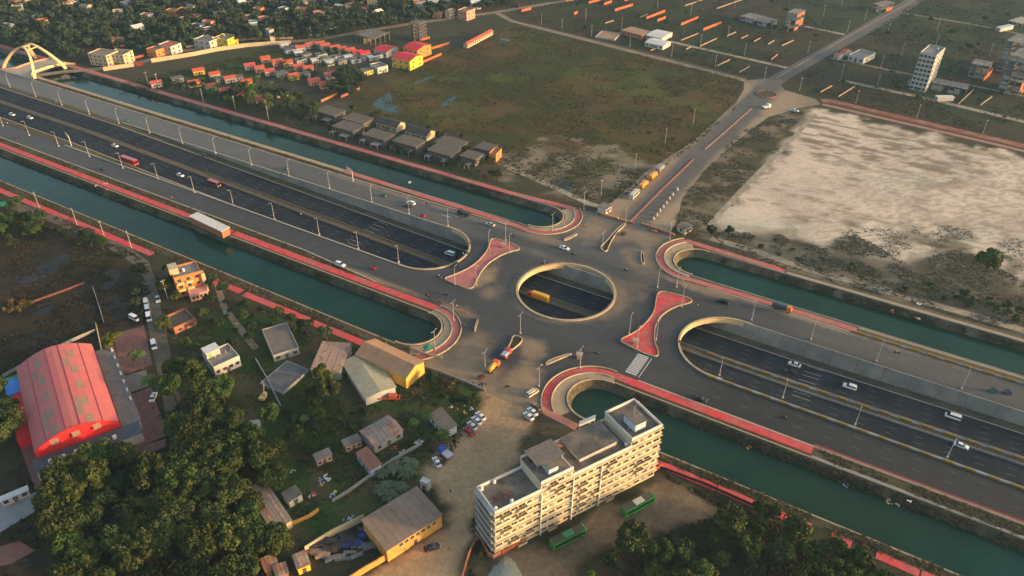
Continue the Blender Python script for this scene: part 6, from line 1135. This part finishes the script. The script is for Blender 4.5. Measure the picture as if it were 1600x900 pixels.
def veh(key, mk, px, rz, label, z=0., group=None):
    cat = {'sedan_car': 'car', 'suv_car': 'car', 'microbus': 'microbus', 'bus': 'bus', 'truck': 'truck', 'auto_rickshaw': 'auto rickshaw', 'motorcycle': 'motorcycle', 'pickup': 'pickup'}
    if key not in PV: PV[key] = mk()
    p = PV[key]; o = copy_tree(p, G(*px, z), rz); return tag(o, label, cat.get(p.name.split('.')[0], 'vehicle'), group)
cs = lambda c: (('sedan', c), lambda: car('sedan', c)); cu = lambda c: (('suv', c), lambda: car('suv', c)); cv = lambda c: (('van', c), lambda: car('van', c)); ar = lambda c: (('rick', c), lambda: autorick(c))
E0, W0 = 0.0, math.pi
def hdg(p, q): d = G(*q)-G(*p); return math.atan2(d.y, d.x)
HL, HT, HF = hdg((229, 470), (235, 502)), hdg((762, 587), (786, 560)), hdg((990, 309), (1033, 266))
def zx(px, zz=None):
    z = 0.
    for _ in range(4): z = zexp(G(*px, z).x)
    return z
for (k, mk), px, rz, lb, ex in (
    (cs(WHT), (19, 180), E0, 'white saloon leading at the far left of the near carriageway', 1), (cs(WHT), (47, 185), E0, 'white saloon second from the left on the expressway', 1), (cs(WHT), (180, 229), E0, 'white saloon ahead of the red bus in the outer lane', 1), (cs(WHT), (282, 275), E0, 'white saloon between the red bus and the pink roofed minibus', 1),
    (cu(WHT), (642, 319), W0, 'white car on the far service road above the underpass wall', 0), (cs(BLK), (637, 323), W0, 'dark car half hidden beside the white one on the far service road', 0), (cs(SIL), (766, 352), W0, 'silver car on the far service road above the pink island', 0), (cv(WHT), (703, 398), W0, 'white microbus entering the tunnel at the left opening', 1), (cs(BLK), (713, 415), 2.2, 'dark car turning round the left opening', 0), (cu(WHT), (532, 415), E0, 'white off-roader on the near service road beside the red walkway', 0),
    (cs(WHT), (882, 389), E0, 'lone white saloon above the oval opening', 0), (cu(BLK), (1129, 473), W0, 'dark off-roader right of the far right canal end', 0), (cs(BLK), (1094, 625), E0, 'black saloon beside the bright red walkway at the right', 0), (cs(WHT), (1241, 571), W0, 'white saloon in the right underpass near the thick lane marks', 1), (cs(BLK), (1236, 583), W0, 'dark saloon beside the white one in the right underpass', 1), (cu(WHT), (1327, 606), W0, 'white off-roader in the middle of the right underpass', 1), (cv(WHT), (1488, 653), W0, 'white microbus furthest right in the right underpass', 1), (cs((.60, .66, .74)), (1501, 698), E0, 'pale blue white saloon in the near lanes of the right underpass', 1),
    (cv((.50, .45, .36)), (832, 616), 1.3, 'beige microbus beside the curved near right walkway', 0), (cs((.12, .09, .08)), (838, 637), 2.75, 'brown topped car of the three parked by the near right canal end', 0), (cs(WHT), (832, 645), 2.75, 'middle white car of the three parked by the near right canal end', 0), (cs(WHT), (826, 652), 2.75, 'lowest white car of the three parked by the near right canal end', 0),
    (cs(WHT), (751, 652), 2.75, 'uppermost white car of the row parked on the dirt', 0), (cs(WHT), (745, 659), 2.75, 'second white car of the row parked on the dirt', 0), (cs((.55, .58, .6)), (738, 667), 2.75, 'third, greyer car of the row parked on the dirt', 0), (cs(RED), (733, 676), 2.75, 'dark red car at the lower end of the row parked on the dirt', 0), (cs(WHT), (683, 724), 2.6, 'white car parked alone below the blue pickup', 0), (cs((.02, .015, .03)), (675, 857), .9, 'dark car driving along the dirt road beside the brown warehouse', 0),
    (cv(WHT), (211, 499), E0, 'white van parked across the lane end above the hall', 0), (cv((.45, .5, .55)), (229, 476), HL, 'uppermost minibus of the row on the lane', 0), (cv((.4, .5, .58)), (231, 486), HL, 'middle pale blue minibus of the row on the lane', 0), (cv(WHT), (233, 498), HL, 'lowest white minibus of the row on the lane', 0), (cs(SIL), (247, 469), HL, 'silver car beside the row of minibuses', 0), (cv(WHT), (241, 541), HL, 'white van parked beside the red forecourt', 0), (cs(WHT), (240, 622), 2.2, 'white car at the edge of the lower forecourt', 0),
    (cs(WHT), (1242, 174), E0, 'white car on the dirt beside the far roundabout', 0),
    (ar(GRN), (199, 190), W0, 'green auto rickshaw on the far service road at the left', 0), (ar((.03, .03, .03)), (161, 266), E0, 'black auto rickshaw on the near service road at the left', 0), (ar((.02, .04, .03)), (319, 244), W0, 'dark auto rickshaw on the far carriageway', 1), (ar(GRN), (447, 265), W0, 'green auto rickshaw at the lamp on the far service road', 0), (ar(GRN), (600, 307), W0, 'green auto rickshaw mid far service road', 0), (ar(RED), (660, 339), W0, 'red auto rickshaw against the underpass wall', 0), (ar(RED), (584, 421), E0, 'red auto rickshaw following on the near service road', 0), (ar(GRN), (1550, 612), W0, 'green auto rickshaw at the right edge', 0), (ar((.06, .05, .12)), (1573, 615), W0, 'purple auto rickshaw right of the green one', 0), (ar((.05, .03, .02)), (975, 367), 1.2, 'brown auto rickshaw beside the wedge island', 0), (ar((.35, .12, .03)), (1022, 362), .3, 'orange auto rickshaw at the right gate barrier', 0), (ar((.1, .04, .03)), (753, 592), .9, 'small brown three wheeler at the tail of the yellow tanker', 0)):
    veh(k, mk, px, rz, lb, zx(px) if ex else .0)
RB = (('bus', 1), lambda: bus((.45, .015, .03), (.42, .13, .14))); veh(*RB, (203, 255), E0, 'long red bus on the near carriageway at the left'); veh(('bus', 2), lambda: bus((.16, .05, .05), (.42, .12, .12), 7.5, 1.1, 2.7), (335, 290), E0, 'minibus with pink roof and cream front on the near carriageway', zx((335, 290)))
veh(('bus', 3), lambda: bus((.03, .20, .045), (.045, .05, .05), 11., 1.25, 3.1, (.04, .22, .12)), (887, 845), math.atan2(49, 26)-.02, 'green bus with green roof hatch parked below the apartment block'); veh(('bus', 4), lambda: bus((.03, .26, .04), (.07, .075, .06), 11., 1.25, 3.1, (.55, .52, .42)), (996, 794), math.atan2(49, 26), 'green bus with cream roof unit parked in the bus yard')
veh(('bus', 5), lambda: bus((.50, .47, .40), (.5, .48, .44), 8., 1.1, 2.7), (991, 307), HF, 'cream bus at the near end of the vehicles parked by the far road'); veh(('tr', 1), lambda: truck(ORG, (.60, .24, .02), 7.5, (.64, .30, .03)), (1005, 292), HF, 'yellow orange truck behind the cream bus'); PV['tr', 1] and veh(('tr', 1), None, (1020, 278), HF, 'second yellow orange truck further up the far road'); veh(('tr', 2), lambda: truck((.3, .3, .3), (.22, .22, .22), 7., (.25, .24, .23)), (1031, 267), HF, 'grey truck at the far end of the parked trucks')
veh(('tr', 3), lambda: truck((.50, .04, .02), (.55, .26, .015), 9.5, (.62, .34, .02), 2.6), (841, 468), W0, 'orange and red covered truck seen through the oval opening', -6.6); veh(('tr', 4), lambda: truck((.52, .20, .06), (.05, .06, .07), 7.5, (.075, .09, .10), 2.2), (1221, 484), E0, 'truck with dark grey cover and orange cab on the far right road'); veh(('tr', 5), lambda: truck((.03, .03, .035), (.03, .03, .03), 6.5, False), (725, 336), W0, 'black open truck on the far service road'); veh(('tr', 6), lambda: truck((.55, .12, .03), (.60, .32, .05), 6.2, True, 1.9, True), (771, 577), HT, 'yellow tanker lorry on the near junction dirt'); veh(('tr', 7), lambda: truck((.7, .7, .68), (.6, .6, .58), 5.5, False, 1.2), (1197, 169), 1.0, 'small white truck leaving the far roundabout'); veh(('tr', 8), lambda: truck((.40, .06, .05), (.40, .05, .04), 4.8, (.30, .36, .46), 1.3), (791, 556), HT, 'pale blue and red pickup ahead of the yellow tanker'); veh(('tr', 9), lambda: truck((.05, .10, .42), (.5, .5, .52), 5., False, 1.2), (696, 711), 2.9, 'blue and white pickup parked above the lone white car')
MT = [(12, 195, 0), (27, 217, 0), (31, 215, 0), (440, 274, 0), (667, 319, 0), (803, 370, 0), (849, 413, 0), (978, 423, 0), (932, 553, 0), (1061, 536, 1.), (1225, 654, 0), (1402, 552, 3.1), (793, 605, .6), (724, 511, 1.4), (697, 461, 3.), (687, 473, 2.8), (668, 463, 0), (685, 433, .5), (846, 574, 1.), (1170, 152, 2.), (896, 398, 0), (735, 381, 1.4), (732, 397, 1.1), (470, 337, 0), (608, 372, 3.1)]
mp = [moto_proto(c) for c in (BLK, (.3, .02, .02), (.03, .05, .15))]
for i, (u, v, a) in enumerate(sorted(MT)):
    p = G(u, v, 0 if (u, v) not in ((470, 337), (608, 372)) else zx((u, v))); tag(copy_tree(mp[i % 3], p, a), 'motorcycle with a rider, %s from the left on the roads' % (ORD+['twenty-fifth'])[i], 'motorcycle', 'motorcycles on the roads'); person(None, a, i, 'rider in %s on the %s motorcycle from the left' % (['pale shirt', 'red shirt', 'blue shirt', 'black shirt'][i % 4], (ORD+['twenty-fifth'])[i]), 'motorcycle riders', ride=True, loc=p)
PE = [(267, 311), (270, 312), (712, 486), (715, 490), (718, 495), (721, 488), (726, 492), (732, 492), (714, 481), (710, 476), (911, 355), (914, 356), (917, 354), (728, 395), (730, 398), (724, 399), (733, 390), (845, 574), (852, 576), (690, 437), (770, 397), (997, 516), (1000, 513), (1027, 507), (1027, 538), (1030, 405), (851, 411), (950, 480), (718, 545), (640, 553), (652, 556), (668, 560), (672, 558), (636, 862), (702, 858), (797, 476), (240, 640), (226, 642), (267, 560), (704, 770), (1090, 480), (815, 380), (940, 690), (870, 850), (960, 860)]
for i, (u, v) in enumerate(sorted(PE)): person((u, v), random.uniform(0, 6.28), i, 'pedestrian in %s, %s' % (['pale shirt', 'red shirt', 'blue shirt', 'black shirt', 'ochre shirt'][i % 5], 'by the left divider road' if u < 300 else 'near the sheds and the near canal end' if u < 700 else 'around the near junction and pink island' if u < 800 else 'around the oval opening' if u < 960 else 'on the right half of the junction'), 'pedestrians')
# ------------------------------------------------------------------ small street things
def planter_row(a, b, n, label):
    P, Q = G(*a), G(*b)
    for i in range(n):
        t = (i+.5)/n; p = P.lerp(Q, t); r = empty('barricade', p, math.atan2((Q-P).y, (Q-P).x), label % ORD[i], 'barricade', 'orange barricades at the far gate'); w = (Q-P).length/n*.44; MB().box(-w, w, -.3, .3, .12, .85).build('panel', paint((.55, .16, .06)), r); MB().box(-w, -w+.12, -.45, .45, 0, 1.).box(w-.12, w, -.45, .45, 0, 1.).build('frame', paint((.5, .32, .2)), r)
planter_row((939, 335), (966, 343), 8, '%s orange barricade from the left on the left side of the far gate'); planter_row((967, 344), (990, 349), 6, '%s orange barricade from the left beside the gate median'); planter_row((1004, 351), (1054, 368), 10, '%s orange barricade from the left on the right side of the far gate')
for i, p in enumerate([(1021, 343), (1026, 337), (1031, 330), (1036, 324), (1041, 318), (1046, 311), (1051, 305), (1058, 297)]): r = empty('concrete_block', G(*p), .9, '%s pale concrete block from the gate along the far road' % ORD[i], 'concrete block', 'blocks along the far road'); MB().prism(arc(0, 0, .75, 0, 360, 8)[:-1], 0, .5).build('foot', paint((.42, .36, .28)), r); b = MB(); b.bar((0, 0, .5), (0, 0, 1.4), .55, .3, 8); b.build('block', paint((.42, .37, .30)), r)
# statue / pole-like things on the islands: kiosks and police boxes
for px, lb in (((787, 387), 'small tan police box on the dusty pink island'), ((993, 538), 'small dusty stall on the bright red island'), ((905, 560), 'white sign stand below the red motorcycle')):
    r = empty('police_box', G(*px), .4, lb, 'kiosk'); MB().box(-.9, .9, -.7, .7, 0, .9).build('counter', paint((.30, .20, .14)), r); 
    for x in (-.85, .85):
        for y in (-.65, .65): MB().bar((x, y, .9), (x, y, 2.2), .04).build('post', M_metal, r)
    MB().box(-1.2, 1.2, -1., 1., 2.2, 2.3).build('canopy', paint((.36, .28, .20)), r)
r = empty('umbrella_stall', G(669, 549), 0, 'green parasol stall on the near left walkway end', 'stall'); MB().bar((0, 0, 0), (0, 0, 2.3), .04).build('pole', M_metal, r); MB().bar((0, 0, 2.), (0, 0, 2.7), 1.9, .05, 8).build('canopy', paint((.03, .18, .11)), r)
r = empty('green_tent', G(15, 322), .9, 'green tarpaulin tent at the left edge beside the dirt track', 'tent'); MB().add([(-5, -2.6, 1.6), (5, -2.6, 1.6), (5, 2.6, 1.6), (-5, 2.6, 1.6), (-5, 0, 2.8), (5, 0, 2.8)], [(0, 1, 5, 4), (2, 3, 4, 5), (1, 2, 5), (3, 0, 4)]).build('cover', paint((.02, .20, .09)), r)
for x in (-4.8, 4.8):
    for y in (-2.5, 2.5): MB().bar((x, y, 0), (x, y, 1.65), .06).build('post', M_metal, r)
r = empty('blue_board', G(917, 664), 1.05, 'blue and white board beside the near right canal end', 'board'); MB().box(-3.2, 3.2, -.08, .08, .8, 3.2).build('panel', paint((.16, .24, .42)), r); MB().box(-3.1, 3.1, -.12, -.08, .9, 1.6).build('white_band', paint((.5, .5, .52)), r); MB().box(-3, -2.85, -.1, .1, 0, .8).box(2.85, 3, -.1, .1, 0, .8).build('leg', M_metal, r)
r = empty('red_machine', G(603, 624), .55, 'long red machine frame on the yard grass', 'machine'); 
for y in (-.9, .9): MB().box(-5, 5, y-.12, y+.12, .8, 1.15).build('rail', paint((.45, .07, .03)), r)
for x in (-4.6, -2.2, .4, 2.6, 4.6): MB().box(x-.15, x+.15, -.9, .9, .85, 1.3).build('crossbar', paint((.45, .07, .03)), r)
MB().box(1.2, 3.8, -.8, .8, 1.2, 2.2).build('hopper', paint((.5, .1, .05)), r); MB().box(-4.4, -2.4, -.7, .7, 1.2, 1.9).build('motor', paint((.4, .3, .25)), r)
for x in (-3.6, 3.4):
    for y in (-1.05, 1.05): wheel(r, x, y, .5, .3)
r = empty('excavator', G(412, 624), 1.9, 'yellow excavator with raised arm on the yard grass', 'excavator'); MB().box(-1.6, 1.6, -1.2, -.6, 0, .7).build('track', M_tyre, r); MB().box(-1.6, 1.6, .6, 1.2, 0, .7).build('track', M_tyre, r); MB().box(-1.5, 1.1, -1., 1., .75, 1.6).build('body', paint((.55, .38, .12)), r); MB().box(.0, 1.2, -.95, 0, 1.6, 2.6).build('cab', paint((.5, .4, .25)), r); MB().bar((1., .3, 1.4), (2.4, .3, 4.6), .22, .18).build('boom', paint((.55, .40, .15)), r); MB().bar((2.4, .3, 4.6), (1.9, .3, 6.6), .17, .12).build('stick', paint((.55, .40, .15)), r)
for px, rr, c, lb in (((424, 640), 3.2, (.30, .31, .30), 'grey gravel heap on the yard, upper one'), ((393, 668), 3.6, (.32, .33, .32), 'grey gravel heap on the yard, lower left one'), ((790, 895), 4.5, (.24, .26, .22), 'grey heap below the apartment block corner'), ((370, 690), 2.2, (.3, .3, .3), 'small grey heap under the wood edge')):
    b = MB(); n = 18; V = [(0, 0, rr*.34)]; F = []
    for k, (q, z) in enumerate(((.35, .28), (.7, .14), (1., -.05))):
        for i in range(n): a = 2*math.pi*i/n; w = rr*q*(1+.18*math.sin(a*3+k)+.1*random.uniform(-1, 1)); V.append((w*math.cos(a), w*math.sin(a), rr*z*(1+.1*random.uniform(-1, 1))))
    F = [(0, 1+i, 1+(i+1) % n) for i in range(n)]+[(1+k*n+i, 1+(k+1)*n+i, 1+(k+1)*n+(i+1) % n, 1+k*n+(i+1) % n) for k in range(2) for i in range(n)]; o = b.add(V, F).build('gravel_heap', mat('heap_%.2f' % c[0]+str(rr), c, .95, .3, 1.5), None, True); o.location = G(*px); tag(o, lb, 'heap')
# litter and household clutter on the yards and floating on the canals
def lit(p):
    q = G(*p, -3.0); return q if 41.4 < abs(q.y) < 58 and abs(q.x) > 40 else G(*p)
LT = [(437, 748), (442, 741), (458, 738), (500, 752), (505, 757), (510, 745), (516, 750), (492, 772), (488, 776), (520, 775), (525, 771), (650, 693), (655, 690), (722, 628), (730, 632), (735, 640), (726, 645), (740, 626), (705, 635), (712, 640), (548, 808), (540, 812), (1170, 700), (1420, 782), (600, 695), (615, 700), (628, 706), (350, 488), (370, 505), (640, 285), (1435, 476), (1395, 487), (1433, 497), (1322, 760), (1390, 785), (1402, 789), (165, 287), (168, 297), (150, 290)]
for i, p in enumerate(LT):
    b = MB(); n = 5
    for k in range(n): M = Matrix.Translation((random.uniform(-.8, .8), random.uniform(-.8, .8), .12)) @ Matrix.Rotation(random.uniform(0, 3), 4, 'Z') @ Matrix.Rotation(random.uniform(-.5, .5), 4, 'X'); s = random.uniform(.15, .5); b.box(-s, s, -s*.6, s*.6, -.1, .12, M)
    o = b.build('rubbish_heap', paint([(.5, .5, .48), (.42, .08, .07), (.45, .43, .4), (.2, .3, .42), (.5, .38, .1), (.55, .54, .5)][i % 6], 'cloth')); o.location = lit(p); tag(o, 'scattered %s rubbish on %s' % (['white', 'red', 'pale', 'blue', 'yellow', 'white'][i % 6], 'the near yard ground' if p[0] < 760 and p[1] > 450 else 'the canal water or its bank'), 'rubbish', 'scattered rubbish')
for p in [LP1, LP2, UP]+list(PV.values())+mp:
    for ch in list(p.children_recursive): bpy.data.objects.remove(ch)
    bpy.data.objects.remove(p)
plant_all()
nz = lambda sc, a, b, s: (lambda x, y: sst(a, b, fbm(x, y, sc, s)))
tufts('scrub', None, 15000, .42, [(.070, .055, .027), (.046, .052, .021), (.084, .060, .03), (.064, .072, .023)], 'low brown and green scrub covering the large empty field', nz(14, .35, .62, 3), poly=Z_scrub)
tufts('rough_grass', None, 4000, .42, [(.10, .085, .055), (.075, .072, .042), (.13, .11, .075)], 'dry scrub in the band below the sand field', nz(8, .4, .6, 4), poly=Z_band)
tufts('rough_grass', None, 2200, .4, [(.10, .085, .055), (.075, .072, .042)], 'dry scrub between the far road and the sand', nz(8, .4, .6, 5), poly=Z_verge)
tufts('sand_scrub', [(1290, 385), (1400, 400), (1500, 380), (1620, 440), (1620, 380), (1480, 350), (1340, 345)], 1400, .24, [(.16, .14, .095), (.11, .105, .06)], 'scattered scrub breaking up the near edge of the sand field', nz(9, .5, .62, 39))
tufts('plot_grass', [(800, 25), (830, -20), (1400, -20), (1210, 112), (1160, 118)], 8000, .5, [(.040, .046, .022), (.056, .044, .027), (.036, .048, .02)], 'rough grass of the walled plots at the top', nz(20, .35, .6, 7))
tufts('plot_grass', [(1230, 136), (1450, -10), (1640, -10), (1640, 235), (1300, 155)], 8000, .5, [(.036, .046, .022), (.052, .045, .027), (.04, .052, .02)], 'rough grass of the plots at the upper right', nz(20, .35, .6, 8))
tufts('marsh_reeds', None, 7000, .45, [(.050, .035, .02), (.028, .03, .017), (.055, .04, .022)], 'brown reeds of the marsh at the left', nz(7, .4, .6, 9), poly=N_marsh)
tufts('yard_grass', None, 6000, .3, [(.03, .05, .016), (.05, .05, .024), (.04, .06, .018)], 'green grass of the yard around the sheds', nz(9, .35, .6, 10), poly=N_yard)
tufts('undergrowth', None, 4000, .6, [(.035, .04, .018), (.05, .045, .022)], 'undergrowth along the near canal walkway at the lower right', nz(7, .35, .6, 11), poly=[(x, min(y, -69.)) for x, y in N_right])
tufts('undergrowth', None, 3000, .6, [(.035, .04, .018), (.05, .045, .022)], 'undergrowth of the lower left wood', nz(7, .35, .6, 11), poly=N_wood)
tufts('field_grass', None, 3500, .5, [(.045, .065, .02), (.06, .062, .026)], 'green grass of the field below the compound wall', nz(12, .3, .6, 12), poly=Z_grass)
for nm, pl, lb in (('verge_grass', [(-480, -33.8), (-75, -34), (-110, -31), (-480, -31)], 'dry verge grass between near service road and red walkway'), ('verge_grass', [(-480, 33.6), (-150, 33.6), (-150, 36), (-480, 36)], 'dry verge grass beside the far service road'),
                   ('bank_grass', [(-400, -65.4), (-40, -65.2), (-40, -61.5), (-400, -61.5)], 'grass of the bank between the near canal and outer walkway'), ('bank_grass', [(56, -64), (170, -64), (170, -61.4), (56, -61.4)], 'grass of the bank on the near side of the right canal'),
                   ('verge_grass', [(108, -37.6), (180, -37.8), (180, -34.4), (108, -34.4)], 'dry weeds beside the right near canal')):
    tufts(nm, None, 2200, .42, [(.085, .068, .038), (.055, .056, .026), (.10, .075, .04)], lb, nz(6, .35, .6, 14), poly=pl)

def bank_z(y0, y1): return lambda x, y: -3.2*np.clip((np.abs(y)-y0)/(y1-y0), 0, 1)-.1
for nm, pl, zf, cl, n_, lb in (('bank_scrub', [(-480, -41.0), (-48, -41.0), (-48, -39.2), (-480, -39.2)], bank_z(39, 41.1), [(.075, .066, .034), (.052, .056, .026), (.09, .072, .04)], 5000, 'weeds on the bank of the near left canal'), ('bank_scrub', [(48, -41.0), (190, -41.0), (190, -39.2), (48, -39.2)], bank_z(39, 41.1), [(.12, .095, .065), (.075, .066, .04), (.06, .062, .03)], 3500, 'brown weeds on the bank of the near right canal'),
                   ('bank_scrub', [(-480, 58.5), (-46, 58.5), (-46, 60.3), (-480, 60.3)], lambda x, y: -3.2*np.clip((60.5-y)/2.1, 0, 1)-.1, [(.08, .068, .038), (.055, .056, .028)], 5000, 'weeds on the far bank of the far left canal'), ('bank_scrub', [(46, 58.5), (230, 58.5), (230, 60.3), (46, 60.3)], lambda x, y: -3.2*np.clip((60.5-y)/2.1, 0, 1)-.1, [(.09, .075, .045), (.06, .06, .03)], 3000, 'weeds on the far bank of the far right canal')):
    tufts(nm, None, n_, .36, cl, lb, nz(5, .3, .55, 15), poly=pl, zfn=zf)
# ------------------------------------------------------------------ evening haze
hz = MB().box(-6400, 6400, -6400, 6400, -9, 195).build('haze', None); tag(hz, kind='stuff'); hm = bpy.data.materials.new('haze'); hm.use_nodes = True; ht = hm.node_tree
for n in list(ht.nodes):
    if n.type == 'BSDF_PRINCIPLED': ht.nodes.remove(n)
pv = ht.nodes.new('ShaderNodeVolumePrincipled'); pv.inputs['Color'].default_value = (.42, .72, 1., 1); pv.inputs['Density'].default_value = .00010; pv.inputs['Anisotropy'].default_value = .2
ht.links.new(pv.outputs[0], ht.nodes['Material Output'].inputs['Volume']); hz.data.materials.append(hm)
